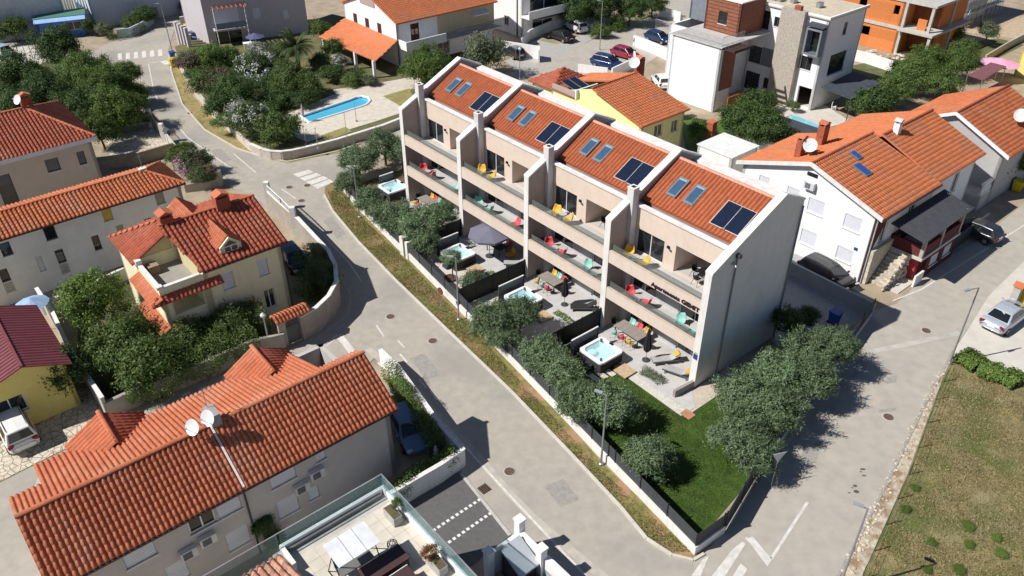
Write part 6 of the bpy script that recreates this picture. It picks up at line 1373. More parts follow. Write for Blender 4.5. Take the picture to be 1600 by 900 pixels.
for k_, m_ in (('white', L_WHITE), ('pink', L_PINK), ('rose', L_ROSE)):
    BLO[k_] = [crown('blossom', 500+i, m_, ncl=90, nl=26, ll=.075, lw=.065, flat=.85, spread=.10, lo=-.2, shell=True)[0] for i in range(2)]
PK = [0]
def plant(kind, px, py, rpx, label, zc=None, rz=1.0, name=None, cat=None, group=None, blossom=None, z0=0.0, trunk=True, hf=1.0):
    """tree or shrub whose crown centre stands at that point of the photograph; rpx = crown radius in photo pixels"""
    PK[0] += 1; k = PK[0]; rnd = random.Random(k*17+3)
    zc = zc if zc is not None else 1.6
    r = rpx*mpp(px, py, z0+zc); c = at(px, py, z0+zc)
    bush = name and 'tree' not in name
    t = thing(name or 'olive_tree', label, cat or ('bush' if bush else 'tree'), (c[0], c[1], z0), rnd.uniform(0, 6.28), group)
    kk = kind+'_big' if r > 2.3 and kind+'_big' in VAR else kind
    cm, tm = VAR[kk][k % len(VAR[kk])]
    sz = r*rz
    o = bpy.data.objects.new('crown', cm); COL.objects.link(o); o.parent = t; o.location = (0,0,zc); o.scale = (r, r*rnd.uniform(.9,1.1), sz)
    if trunk:
        u = bpy.data.objects.new('trunk' if not bush else 'stems', tm); COL.objects.link(u); u.parent = t; u.location = (0,0,zc); u.scale = (r*.8, r*.8, zc)
    if blossom:
        b_ = bpy.data.objects.new('blossom', BLO[blossom][k % 2]); COL.objects.link(b_); b_.parent = t; b_.location = (0,0,zc); b_.scale = (r*1.03, r*1.03, sz*1.03)
    return t
OG = 'olive trees in the garden of the main block'
for px, py, r, zc, lab in (
    (560,252,30,1.9,'olive tree nearest the upper road crossing'),(600,228,32,2.1,'olive tree at the back of the far garden corner'),(628,238,24,1.9,'olive tree touching the far left party wall'),
    (545,285,22,1.5,'small olive tree by the tip of the garden wall'),(578,312,26,1.6,'olive tree in front of the far hot tub'),(612,338,34,1.8,'olive tree beside the low wall left of the parasol garden'),
    (655,352,38,1.9,'broad olive tree in front of the farthest terrace'),(690,335,26,1.7,'olive tree hiding the farthest dining table'),(665,378,24,1.5,'low olive tree right above the gate pillar'),
    (770,500,36,1.7,'left olive tree of the pair in the second garden'),(812,490,34,1.9,'right olive tree of the pair in the second garden'),(785,528,26,1.3,'low olive tree leaning over the fence of the second garden'),
    (850,555,38,1.8,'olive tree left of the nearest hot tub'),(880,580,34,1.9,'olive tree directly below the nearest hot tub'),(905,625,40,1.9,'olive tree beside the street lamp, left of it'),(955,635,42,1.9,'olive tree beside the street lamp, on the lawn side'),
    (1010,712,40,1.6,'lone olive tree on the lawn below the street lamp'),
    (1150,675,44,2.0,'olive tree at the left front of the cluster by the lane'),(1180,705,44,1.8,'olive tree nearest the triangular sign'),(1160,620,42,2.2,'olive tree beside the end wall path'),(1205,640,48,2.2,'olive tree in the middle of the cluster by the lane'),
    (1215,585,46,2.3,'olive tree at the back of the cluster near the end wall'),(1265,595,44,2.2,'olive tree overhanging the lane fence'),(1262,555,42,2.4,'olive tree behind the lane fence, second from the gate end'),(1305,540,38,2.4,'olive tree closest to the rear yard corner')):
    plant('olive', px, py, r, lab, zc, .95, 'olive_tree', 'tree', OG)
plant('olive',738,440,20,'young bushy olive on the pale pad of the third garden',1.1,1.0,'olive_tree','tree',OG); plant('olive',706,402,18,'thin young olive growing out of the planting ring',2.3,.7,'olive_tree','tree',OG)
plant('deep',1235,503,26,'dark shaded tree at the foot of the end wall',2.0,1.1,'garden_tree'); plant('deep',1262,495,20,'dark shaded shrub beside the rear yard',1.6,1.0,'garden_tree')
# left road side
for kind, px, py, r, zc, lab in (('deep',92,78,42,3.2,'dark round tree in front of the blue kiosk'),('deep',28,118,42,2.6,'dark tree at the left edge below the wire fence'),('mid',120,112,40,2.6,'green tree right of the wire fence'),('light',165,135,42,2.8,'light green tree bulging towards the road bend'),
    ('mid',195,115,30,2.4,'green shrub tree at the crossing bars'),('deep',75,150,42,2.6,'dark tree right behind the hipped roof'),('light',185,172,46,2.6,'bright leafy tree shading the paved yard'),('deep',135,172,42,2.4,'dark tree behind the hip roof house corner'),('deep',20,160,30,2.2,'dark shrub behind the satellite dish chimney'),
    ('mid',155,205,28,2.0,'shaded tree at the back of the paved yard'),('mid',20,45,24,2.0,'green tree beside the brown hut'),('light',10,25,18,2.0,'light shrub tree at the top left corner'),('deep',140,40,14,1.4,'dark shrub beside the kiosk corner'),('grey',165,45,16,1.2,'grey green shrub by the curving road wall'),('mid',205,38,16,1.0,'low hedge bush behind the curving road wall'),
    ('deep',225,25,18,1.6,'dark tree at the top behind the slatted gate')):
    plant(kind, px, py, r, lab, zc, 1.0, 'leafy_tree', 'tree', 'trees along the upper left road')
# pool garden
for kind, px, py, r, zc, lab, bl in (('light',332,92,30,1.6,'clipped bright green shrub beside the grey walls',None),('deep',358,92,22,1.4,'dark clipped shrub right of the bright green one',None),('grey',292,98,22,1.5,'grey pink oleander by the yellow bin','rose'),('deep',398,110,32,1.8,'white flowering oleander in the middle of the garden','white'),
    ('mid',330,132,32,1.9,'dusky pink oleander beside the road wall','rose'),('deep',365,150,40,1.8,'large green shrub between the two oleanders by the road wall',None),('deep',345,165,28,1.4,'green shrub spilling over the road wall',None),('mid',392,188,36,1.8,'big white flowering oleander left of the pool','white'),('mid',437,202,34,1.4,'rounded green shrub at the corner of the retaining wall',None),
    ('mid',452,125,36,1.9,'broad green tree above the pool',None),('mid',478,130,26,1.7,'green tree right of the broad one above the pool',None),('deep',425,95,22,1.5,'dark shrub below the palm on its left',None),('grey',408,78,18,1.2,'small white flowering shrub below the white table','white'),('deep',518,115,22,1.0,'dark low shrub under the terrace roof edge',None),
    ('mid',552,122,22,.7,'low mounded bush in front of the terrace posts',None),('grey',578,126,14,.6,'small grey bush by the terrace post',None),('grey',533,95,14,1.4,'white blossomed climber on the terrace post','white'),('deep',475,155,24,.8,'shaded low bush at the pool deck edge',None),('deep',430,155,26,.8,'shaded ground shrub below the white oleander',None),
    ('light',665,108,40,2.2,'round bright green tree behind the left end of the block',None),('grey',755,82,38,2.2,'grey green tree behind the second roof bay',None),('light',690,120,24,1.8,'bright green shrub right of the round tree',None),('deep',520,75,18,2.0,'dark tree behind the palm',None),('mid',500,45,18,2.0,'shrub in front of the lilac building',None)):
    plant(kind, px, py, r, lab, zc, 1.0 if zc > 1 else .7, 'garden_shrub', 'bush', 'shrubs of the pool garden', bl, z0=ZP)
for px, py, r, lab, bl, kind in ((295,10,16,'pink oleander by the road at the top','pink','deep'),(320,12,20,'dark oleander right of the pink one at the top','rose','deep'),(300,257,28,'pink flowering bush beside the road below the paved yard','pink','deep'),(318,272,20,'dark lower half of the roadside pink bush','rose','deep'),(278,238,16,'fresh green bush by the paved yard gate',None,'light'),(292,232,14,'light green bush above the pink flowering one',None,'light'),(268,248,12,'small green bush behind the long white house',None,'mid')):
    plant(kind, px, py, r, lab, 1.3, .9, 'flowering_bush', 'bush', None, bl)
for kind, px, py, r, lab in (('mid',55,118,30,'low scrub between the two left edge trees'),('light',100,140,30,'light scrub filling the gap above the hipped roof'),('mid',150,108,28,'scrub thicket left of the crossing bars'),('mid',45,165,28,'scrub right behind the hipped roof ridge'),('light',210,150,26,'bright scrub at the road bend'),('deep',110,180,30,'dark scrub beside the hipped roof corner'),('mid',175,195,24,'scrub at the upper wall of the paved yard'),('deep',5,140,28,'dark scrub at the left edge'),('mid',215,185,18,'scrub beside the yard gate post')):
    plant(kind, px, py, r, lab, 1.1, .75, 'scrub_bush', 'bush', 'scrub along the upper left road', None, 0, False)
for kind, px, py, r, lab in (('deep',305,115,20,'low dark shrub inside the road wall near the bins'),('mid',350,120,24,'low shrub between the pink and white oleanders'),('deep',415,135,26,'low dark shrub left of the broad tree'),('mid',375,175,24,'low shrub above the big white oleander'),('mid',352,190,20,'low shrub at the road wall bend'),('deep',415,170,22,'low dark shrub above the rounded one'),('mid',500,95,22,'low shrub right of the palm trunk'),('mid',440,75,18,'low shrub left of the palm trunk'),('light',310,85,20,'bright shrub behind the yellow bin')):
    plant(kind, px, py, r, lab, .8, .7, 'low_shrub', 'bush', 'low shrubs of the pool garden', None, ZP, False)
# top and right
for kind, px, py, r, zc, lab in (('deep',900,18,34,2.6,'dark tree behind the parked white car'),('deep',940,12,36,2.8,'dark tree at the top above the lane bend'),('deep',985,15,30,2.4,'dark tree beside the lane at the top'),('mid',940,50,16,.8,'scrubby bush on the lane corner'),('mid',965,38,16,.8,'scrubby bush along the lane edge'),('deep',1020,8,24,2.0,'dark tree at the far end of the rear lane'),
    ('deep',1160,195,42,3.0,'large dark glossy tree behind the block, left half'),('deep',1200,205,42,3.0,'large dark glossy tree behind the block, right half'),('deep',1182,165,30,3.2,'dark glossy tree top in front of the stone tower'),('light',1197,152,14,1.8,'yucca like light green plant at the stone tower'),('mid',1240,165,10,.8,'small plant at the tower foot'),
    ('mid',1420,115,40,2.4,'broad green tree below the brick building'),('light',1450,95,30,2.2,'light green tree beside the concrete column'),('mid',1465,130,36,2.2,'green tree left of the maroon awning'),('mid',1395,140,34,2.2,'green tree behind the dark awning'),('deep',1350,165,28,2.0,'dark shrub tree behind the orange roof'),('deep',1375,160,30,2.0,'dark tree touching the orange roof edge'),
    ('mid',1500,100,30,2.2,'green tree right above the maroon awning'),('grey',1545,48,18,2.2,'lone grey green tree on the bare plot'),('mid',1505,80,22,1.8,'green shrub tree below the site wall'),('deep',1580,250,34,2.4,'dark tree behind the white balustrade'),('deep',1610,240,34,2.6,'dark tree at the right edge'),('mid',1585,200,16,1.4,'small green bush behind the grey gable roof'),
    ('mid',1095,205,22,1.2,'overgrown shrub on the grass behind the yellow house'),('mid',1490,55,18,1.4,'shrub on the bare plot by the scaffolding')):
    plant(kind, px, py, r, lab, zc, 1.0, 'leafy_tree', 'tree', 'trees behind the main block')
# left foreground gardens
for kind, px, py, r, zc, lab in (('light',143,468,58,3.0,'big bright green tree in front of the long white house'),('mid',190,535,48,2.4,'green tree beside the cream house terrace'),('mid',225,565,50,2.0,'green tree at the corner of the garden wall'),('deep',98,580,44,2.2,'dark green tree overhanging the maroon roof'),('mid',170,560,36,1.6,'low green tree by the dark plot wall'),('deep',245,540,34,1.6,'dark shrub tree below the cream house corner'),
    ('deep',408,818,22,2.0,'dark shrub at the wall between the two foreground roofs'),('light',428,842,20,1.2,'light green shrub below the dark one at the glass rail'),('deep',75,600,24,1.0,'shaded shrub with white flowers by the yellow wall')):
    plant(kind, px, py, r, lab, zc, 1.0, 'leafy_tree', 'tree', 'trees of the left gardens', 'white' if 'white flowers' in lab and False else None)
plant('mid',620,786,10,'green shrub in the square terrace planter',.75,1.0,'potted_shrub','plant',None,None,ZT,False); plant('rust',672,862,16,'russet shrub in the square terrace planter',.8,.8,'potted_shrub','plant',None,None,ZT,False)
def hedge(label, pix, w, h_, kind, n=3500, z0=0.0, name='hedge', ll=.16, lw=.06, cat='hedge'):
    """clipped or wild hedge following points of the photograph"""
    P = np.array([at(*p, z0+h_*.5) for p in pix]); rng = np.random.default_rng(hash_(label)); seg = np.linalg.norm(np.diff(P,axis=0),axis=1); cum = np.r_[0,np.cumsum(seg)]
    t = thing(name, label, cat, (P[0][0],P[0][1],z0)); u = rng.uniform(0,cum[-1],n); i = np.clip(np.searchsorted(cum,u)-1,0,len(seg)-1); f = (u-cum[i])/seg[i]; base = P[i]+(P[i+1]-P[i])*f[:,None]
    th = rng.uniform(0,2*np.pi,n); rr = rng.uniform(.35,1,n)**.5*(1+.22*np.sin(u*2.1+th)+rng.normal(0,.08,n)); dirv = (P[i+1]-P[i])/seg[i][:,None]; nn = np.stack((-dirv[:,1],dirv[:,0]),1)
    off = np.cos(th)*rr*w/2; z = h_*.5+np.sin(th)*rr*h_*.5; C = np.c_[base+nn*off[:,None]-P[0], z]; out = np.c_[nn*np.cos(th)[:,None], np.sin(th)]
    V, F = leaves(rng, C, out, ll, lw, .35); me = mesh_np('foliage', V, F, kind); o = bpy.data.objects.new('foliage', me); COL.objects.link(o); o.parent = t
    for q in np.linspace(0,cum[-1],max(3,int(cum[-1]/1.6))):
        j = min(np.searchsorted(cum,q,side='right')-1,len(seg)-1); b_ = P[j]+(P[j+1]-P[j])*((q-cum[j])/seg[j])-P[0]; MB().tube((b_[0],b_[1],0),(b_[0]+.05,b_[1],h_*.7),.035,5).build('stem', BARK, t)
    return t
hedge('tall bamboo like hedge below the cream dormer house', [(225,560),(260,545),(300,530),(350,514),(405,488)], 3.0, 2.9, L_MID, 18000, ll=.3, lw=.06)
hedge('low shrubs in front of the bamboo like hedge', [(195,612),(240,596),(300,568),(360,540),(395,525)], 2.6, 2.3, L_MID, 14000)
hedge('shrubs filling the inside of the curved garden wall', [(472,445),(492,452),(508,440),(500,415),(478,400)], 2.4, 2.4, L_MID, 12000)
hedge('trimmed hedge behind the white wall by the blue car', [(607,582),(630,610),(655,655),(685,700)], 1.2, 2.0, L_LIGHT, 12000, ll=.12)
hedge('short hedge on top of the low white wall at the car', [(710,712),(680,728),(640,752),(610,775)], 1.0, 1.7, L_LIGHT, 7500, ll=.12)
hedge('leafy green ground cover beside the silver car pad', [(1500,553),(1530,570),(1565,582),(1592,600)], 2.0, .7, L_LIGHT, 6000, ll=.16, lw=.11, name='ground_cover')
hedge('grassy clump planting in front of the nearest terrace', [(1003,578),(1020,586),(1035,596)], .8, .55, L_GREY, 700, ll=.35, lw=.025, name='ornamental_grass', cat='plant')
hedge('low planted strip along the third garden terrace', [(762,425),(775,432),(792,440)], .6, .3, L_LIGHT, 500, ll=.14, name='planting_strip', cat='plant')
hedge('low planted strip along the second garden terrace', [(868,487),(880,494),(895,505)], .6, .3, L_LIGHT, 500, ll=.14, name='planting_strip', cat='plant')
hedge('hedge growing over the curving wall at the top left', [(170,58),(200,52),(228,42)], 1.2, 1.2, L_MID, 1800)
# palm
c = at(462,72,ZP+3.2); t = thing('palm_tree','tall feathery palm tree in front of the lilac grey building','palm tree',(c[0],c[1],ZP)); mb = MB(); last = None
for k in range(9): mb.tube((0,0,k*.33),(0,0,k*.33+.34),.30-.012*k,9,.27-.012*k)
mb.build('trunk', mat('palm_bark',(0.16,0.10,0.055),var=.3,scale=8), t); rng = np.random.default_rng(4); VV, FF = [], []
for k in range(46):
    a = rng.uniform(0,6.28); el = rng.uniform(-.2,1.25); L_ = rng.uniform(2.0,2.7); p = np.array([0,0,3.1]); d = np.array([math.cos(a)*math.cos(el),math.sin(a)*math.cos(el),math.sin(el)])
    for s_ in range(14):
        q = p+d*L_/14; d = d+np.array([0,0,-.085]); d /= np.linalg.norm(d); sd_ = np.cross(d,[0,0,1]); sd_ /= np.linalg.norm(sd_)+1e-6; wl_ = .55*math.sin(math.pi*(s_+1.5)/16)
        for sg in (-1,1):
            tip = q+sd_*sg*wl_+d*.25+np.array([0,0,-.12]); i0 = len(VV); VV += [p.tolist(),q.tolist(),tip.tolist()]; FF.append((i0,i0+1,i0+2))
        p = q
me = bpy.data.meshes.new('fronds'); me.from_pydata(VV,[],FF); me.materials.append(L_PALM); o = bpy.data.objects.new('fronds',me); COL.objects.link(o); o.parent = t
# grass: nobody could count it
def tufts(name, label, poly_px, n, ll, m, seed, z=0.012, hmin=.06, hmax=.16):
    rng = np.random.default_rng(seed); P = [at(*p) for p in poly_px]; xs = [p[0] for p in P]; ys = [p[1] for p in P]; got = []
    from mathutils.geometry import intersect_point_tri_2d
    tri = mathutils.geometry.tessellate_polygon([[Vector((*p,0)) for p in P]]); T = [[np.array(P[i]) for i in f] for f in tri]
    ar = np.array([abs(np.cross(b_-a, c_-a))/2 for a, b_, c_ in T]); ch = rng.choice(len(T), n, p=ar/ar.sum()); r1 = np.sqrt(rng.uniform(0,1,n)); r2 = rng.uniform(0,1,n)
    A = np.array([T[i][0] for i in ch]); B_ = np.array([T[i][1] for i in ch]); C_ = np.array([T[i][2] for i in ch])
    Q = A*(1-r1)[:,None]+B_*(r1*(1-r2))[:,None]+C_*(r1*r2)[:,None]
    dens = np.sin(Q[:,0]*1.3+np.sin(Q[:,1]*.9)*2)+np.sin(Q[:,1]*1.7+Q[:,0]*.6)+rng.normal(0,1.6,n); Q = Q[dens > -1.0]; n = len(Q)
    hgt = rng.uniform(hmin,hmax,n); th = rng.uniform(0,6.28,n); w = rng.uniform(.02,.05,n)*ll; lean = rng.normal(0,.5,(n,2))*hgt[:,None]
    dx = np.c_[np.cos(th),np.sin(th)]*w[:,None]; z0 = np.full(n,z)
    V = np.stack((np.c_[Q-dx,z0],np.c_[Q+dx,z0],np.c_[Q+lean,z0+hgt]),1).reshape(-1,3); F = np.arange(3*n).reshape(-1,3)
    me = mesh_np(name, V, F, m); o = bpy.data.objects.new(name, me); COL.objects.link(o); tag(o, label, 'grass', None, 'stuff'); return o
G_DRY = leafmat('dry_grass_blade',(0.27,0.22,0.10),.3,.3,(0.42,0.35,0.18)); G_GRN = leafmat('verge_grass_blade',(0.14,0.15,0.04),.3,.3,(0.24,0.24,0.08)); G_LAWN = leafmat('lawn_blade',(0.05,0.095,0.014),.35,.2,(0.095,0.15,0.028))
VP = [(512,300),(532,298),(562,336),(640,412),(740,516),(850,636),(940,737),(1080,862),(1050,864),(1012,840),(972,792),(902,717),(802,612),(702,516),(622,439),(562,377),(522,329)]
tufts('verge_grass','patchy green and dry grass growing on the road verge',VP,20000,.8,G_GRN,1,.012,.03,.11); tufts('verge_grass','dry straw coloured grass on the road verge',VP,12000,.8,G_DRY,2,.012,.03,.11)
FP = [(1490,575),(1530,590),(1620,625),(1700,660),(1700,960),(1330,960),(1352,905),(1424,740),(1466,622)]
tufts('field_grass','dry grass of the open field at the right',FP,60000,.8,G_DRY,3,.010,.03,.10); tufts('field_grass','green weeds and grass of the open field at the right',FP,22000,.8,G_GRN,4,.010,.03,.10)
lp = [mw(x,y) for x, y in ((-8.5,-7.4),(8.0,-9.9),(6.9,-3),(6.1,.5),(3.8,10),(1.6,10),(1.6,-2.0),(1.1,-2.8),(-4.3,-2.7),(-8.5,-2.2))]
_at = at
at = lambda px, py, z=0.0: (px, py)
tufts('lawn_grass','short mown blades of the garden lawn',[(p[0],p[1]) for p in lp],70000,.8,G_LAWN,5,.016,.02,.06)
at = _at
for k, (px, py) in enumerate(((1430,762),(1416,795),(1514,822),(1457,847),(1558,840),(1500,890),(1448,890),(1515,850),(1565,865),(1580,600))):
    plant('light', px, py, 8+k%3*2, ['leafy weed in the field beside the fence shadow','leafy weed nearest the fence line in the field','leafy weed in the middle of the field','leafy weed low in the field, left of centre','leafy weed in the right part of the field','leafy weed at the bottom edge of the field','leafy weed near the field corner at the bottom','leafy weed below the middle one in the field','leafy weed farthest right in the field','leafy weed at the ground cover edge'][k], .12, .3, 'field_weed', 'weed', 'weeds in the field', None, 0, False)

# ================================================================== VEHICLES
TYRE = mat('tyre_rubber',(0.012,0.012,0.012),rough=.8); RIM = mat('alloy_rim',(0.38,0.39,0.40),rough=.35,metal=.6)
TAIL = mat('tail_lamp',(0.22,0.012,0.015),rough=.2); HEADL = mat('head_lamp',(0.55,0.57,0.60),rough=.1); PLATE = mat('number_plate_white',(0.65,0.65,0.63))
def paint(name, col, rough=.22):
    m = mat(name, col, rough=rough, var=.03, spec=.6); b = m.node_tree.nodes['Principled BSDF']; b.inputs['Coat Weight'].default_value = .6; b.inputs['Coat Roughness'].default_value = .08; return m
def car(label, rear, front, m, style='hatch', L=4.3, Wd=1.78, Hh=1.48, cat='car', z=0.02):
    """rear and front: points of the photograph on the ground under the bumpers (direction and centre)"""
    a, b = Vector(at(*rear, .4)), Vector(at(*front, .4)); d = (b-a).normalized(); c = (a+b)/2
    t = thing('parked_car', label, cat, (c.x, c.y, z), math.atan2(d.y, d.x), 'cars parked around the houses'); h = L/2; w = Wd/2
    belt = .95 if Hh < 1.6 else 1.05; hood = belt-.08; tail = {'sedan': belt+.02, 'hatch': belt, 'suv': belt, 'van': belt}[style]
    st = [(-h, .78, .42, .72), (-h+.06, .90, .30, tail-.10), (-h+.28, .97, .24, tail), (-h+.9, 1.0, .22, belt), (-.2, 1.0, .22, belt), (h-1.25, 1.0, .22, belt-.01), (h-.9, .98, .22, hood), (h-.35, .93, .25, hood-.12), (h-.08, .84, .32, hood-.28), (h, .70, .42, .58)]
    body = MB(); n = 12
    for x, wf, zb, zt in st:
        ww = w*wf; zm = (zb+zt)/2
        body.v += [(x,-ww*.86,zb),(x,-ww,zb+.14),(x,-ww*1.0,zm),(x,-ww*.985,zt-.09),(x,-ww*.93,zt-.015),(x,-ww*.55,zt+.02),(x,ww*.55,zt+.02),(x,ww*.93,zt-.015),(x,ww*.985,zt-.09),(x,ww*1.0,zm),(x,ww,zb+.14),(x,ww*.86,zb)]
    for i in range(len(st)-1):
        for k in range(n): j = (k+1) % n; body.f.append((i*n+k, i*n+j, (i+1)*n+j, (i+1)*n+k))
    body.f.append(tuple(range(n))); body.f.append(tuple(range(len(st)*n-1, (len(st)-1)*n-1, -1)))
    bo = body.build('body', m, t, smooth=True); sb = bo.modifiers.new('smooth','SUBSURF'); sb.levels = 1; sb.render_levels = 2
    rb = {'sedan': -h+.62, 'hatch': -h+.16, 'suv': -h+.14, 'van': -h+.10}[style]; rt = {'sedan': -h+1.35, 'hatch': -h+.55, 'suv': -h+.45, 'van': -h+.30}[style]; fb = h-1.02; ft = {'sedan': .25, 'hatch': .30, 'suv': .35, 'van': .55}[style]
    zb, zr = belt-.02, Hh; bw, tw = w*.93, w*.70
    cb = MB(); B_ = [(rb,-bw,zb),(fb,-bw,zb),(fb,bw,zb),(rb,bw,zb)]; T_ = [(rt,-tw,zr-.03),(ft,-tw,zr-.03),(ft,tw,zr-.03),(rt,tw,zr-.03)]
    mid = [((rt+ft)/2,-tw*.98,zr+.015),((rt+ft)/2,tw*.98,zr+.015)]
    cb.v = B_+T_+mid+[(rt,0,zr),(ft,0,zr),((rt+ft)/2,0,zr+.04)]
    cb.f = [(0,1,5,8,4),(2,3,7,9,6),(1,2,6,11,5),(3,0,4,10,7),(4,8,12,10),(8,5,11,12),(12,11,6,9),(10,12,9,7)]
    co = cb.build('cabin', m, t, smooth=False); bv = co.modifiers.new('bevel','BEVEL'); bv.width = .05; bv.segments = 3
    def panel(nm, q, f0, f1, g0, g1, off=.018, mm=None):
        """glass panel inside the quad q (bottom a b, top d c)"""
        A, Bq, C, D = map(Vector, q); nrm = (Bq-A).cross(D-A).normalized()
        def P(u, v): return (A.lerp(Bq, u)).lerp(D.lerp(C, u), v)+nrm*off
        g = MB(); g.quad(P(f0,g0),P(f1,g0),P(f1,g1),P(f0,g1)); o = g.build(nm, mm or mat('car_glass',(0.012,0.014,0.017),rough=.05,spec=.8), t); s_ = o.modifiers.new('t','SOLIDIFY'); s_.thickness = .012; s_.offset = -1
    panel('windscreen',(B_[1],B_[2],T_[2],T_[1]),.06,.94,.06,.93); panel('rear_window',(B_[3],B_[0],T_[0],T_[3]),.08,.92,.14,.9)
    for q in ((B_[0],B_[1],T_[1],T_[0]),(B_[2],B_[3],T_[3],T_[2])):
        for f0, f1 in ((.10,.47),(.52,.90)): panel('side_window',q,f0,f1,.14,.88)
    for sx in (-1,1):
        for sy in (-1,1):
            x = sx*(h-.82); wh = MB(); wh.tube((x,sy*(w-.20),.32),(x,sy*(w+.012),.32),.32,18); wo = wh.build('wheel', TYRE, t)
            rm = MB(); rm.tube((x,sy*(w+.005),.32),(x,sy*(w+.022),.32),.2,14); rm.build('rim', RIM, wo)
    for sy in (-1,1):
        MB().obox((h-.16,sy*w*.66,hood-.25),(1,-.35*sy,0),(.35*sy,1,0),(0,0,1),.10,.16,.06).build('headlight', HEADL, t); MB().obox((-h+.07,sy*w*.74,tail-.16),(1,.25*sy,0),(-.25*sy,1,0),(0,0,1),.06,.16,.10).build('taillight', TAIL, t)
        MB().obox((fb-.25,sy*(w+.06),belt+.06),(1,0,0),(0,1,0),(0,0,1),.07,.09,.06).build('wing_mirror', m, t)
    MB().box(-h-.012,-h+.02,-.26,.26,.62 if style == 'sedan' else .66,.74 if style == 'sedan' else .78).build('number_plate', PLATE, t)
    if style in ('suv','van'):
        for sy in (-1,1): MB().tube((rt+.2,sy*tw*.9,zr+.05),(ft-.15,sy*tw*.9,zr+.05),.02,6).build('roof_rail', DKGREY, t)
    return t
car('silver saloon car parked on the pale pad at the right edge',(1535,523),(1606,470),paint('silver_paint',(0.40,0.43,0.48)),'sedan',4.85,1.88,1.46)
car('white people carrier parked on the crazy paving at the left edge',(45,709),(8,636),paint('white_paint_car',(0.76,0.76,0.75)),'van',4.4,1.80,1.72)
car('blue hatchback parked in shade beside the big tiled roof house',(622,642),(656,706),paint('steel_blue_paint',(0.12,0.18,0.29)),'hatch',4.1,1.74,1.46)
car('black estate car in the shade of the end wall',(1251,409),(1337,455),paint('black_paint',(0.012,0.012,0.013)),'suv',4.7,1.82,1.5)
car('dark car half hidden behind the slate porch',(1548,372),(1500,352),paint('charcoal_paint',(0.03,0.032,0.036)),'hatch',4.2,1.76,1.47)
car('dark blue suv behind the yellow house',(927,96),(972,106),paint('navy_paint',(0.012,0.03,0.12)),'suv',4.5,1.84,1.62)
car('dark red car right behind the blue suv',(956,80),(1000,92),paint('crimson_paint',(0.28,0.012,0.035)),'hatch',4.2,1.78,1.46)
car('dark blue car on the terrace drive beside the modern white house',(1012,56),(1046,66),paint('deep_blue_paint',(0.012,0.03,0.09)),'hatch',4.2,1.78,1.46)
car('white suv parked in the forecourt at the top',(918,52),(882,36),paint('white_paint_car',(0.76,0.76,0.75)),'suv',4.4,1.82,1.6)
car('black saloon parked beside the white suv at the top',(900,66),(852,50),paint('black_paint',(0.012,0.012,0.013)),'sedan',4.6,1.82,1.45)
car('dark car tucked behind the white wall by the grey green tree',(818,92),(790,76),paint('charcoal_paint',(0.03,0.032,0.036)),'hatch',4.0,1.74,1.46)
car('white car in the shade left of the blank white wall',(1042,140),(1024,118),paint('white_paint_car',(0.76,0.76,0.75)),'hatch',4.0,1.74,1.46)
car('pale car cut off by the left edge near the kiosk yard',(16,86),(-14,76),paint('pale_blue_paint',(0.42,0.52,0.62)),'hatch',4.1,1.74,1.46)
car('dark blue car between the grey garden walls at the top',(298,60),(326,62),paint('navy_paint',(0.012,0.03,0.12)),'hatch',3.9,1.7,1.46)
car('dark car in the driveway beside the cream dormer house',(446,392),(474,424),paint('midnight_paint',(0.015,0.02,0.04)),'hatch',4.1,1.74,1.46)

# ================================================================== STREET FURNITURE
def street_lamp(label, base, top_, arm=.9, armdir=None, r=.07, z0=0.0, head='flat'):
    """base and top in the photograph; the height follows from both"""
    b = at(*base, z0); lo, hi = 0.5, 14
    for _ in range(40):
        m_ = (lo+hi)/2; y = -(b[1]*_s+(z0+m_-CAMH)*_c); dd = b[1]*_c-(z0+m_-CAMH)*_s; py = 450+FPX*y/dd
        if py > top_[1]: lo = m_
        else: hi = m_
    H_ = lo; t = thing('street_lamp', label, 'street lamp', (b[0], b[1], z0), 0, 'street lamps')
    MB().lathe([(.14,0),(.14,.12),(r*1.2,.16)], n=12).build('base', STEEL, t); MB().tube((0,0,.1),(0,0,H_),r,10,r*.6).build('pole', STEEL, t)
    if arm:
        a = R(armdir or 180); e = (math.cos(a)*arm, math.sin(a)*arm, H_+.05); MB().tube((0,0,H_-.02),e,r*.5,8).build('arm', STEEL, t)
        MB().obox((e[0],e[1],e[2]),(math.cos(a),math.sin(a),0),(-math.sin(a),math.cos(a),0),(0,0,1),.24,.09,.04).build('lamp_head', mat('lamp_head_grey',(0.30,0.32,0.34),rough=.4), t)
    elif r < .04: MB().lathe([(.03,-.02),(.06,.04),(.05,.1)], (0,0,H_), 10).build('lamp_head', STEEL, t)
    else: MB().lathe([(.05,-.1),(.17,.05),(.2,.2),(.05,.34)], (0,0,H_), 12).build('lamp_head', mat('lamp_globe',(0.60,0.62,0.64),rough=.3), t)
    return t
street_lamp('tall grey street lamp on the verge by the lawn fence',(939,726),(941,618),.5,150)
street_lamp('tall grey street lamp leaning over the lane by the silver car',(1483,568),(1524,452),1.0,200)
street_lamp('grey street lamp at the bottom beside the stony verge',(1308,925),(1340,797),.4,150)
street_lamp('grey street lamp between the far olive trees',(562,340),(553,262),.5,150)
street_lamp('slim street lamp in front of the pale third garden',(717,500),(714,402),.4,170)
street_lamp('globe street lamp beside the tiled gateway',(423,548),(413,494),0)
street_lamp('tall pole in the rear lane at the top',(937,78),(950,2),.5,180)
street_lamp('tall pole at the top of the main road',(272,92),(256,4),.4,200)
street_lamp('thin pole behind the block near the parked suv',(812,124),(813,78),0,r=.05)
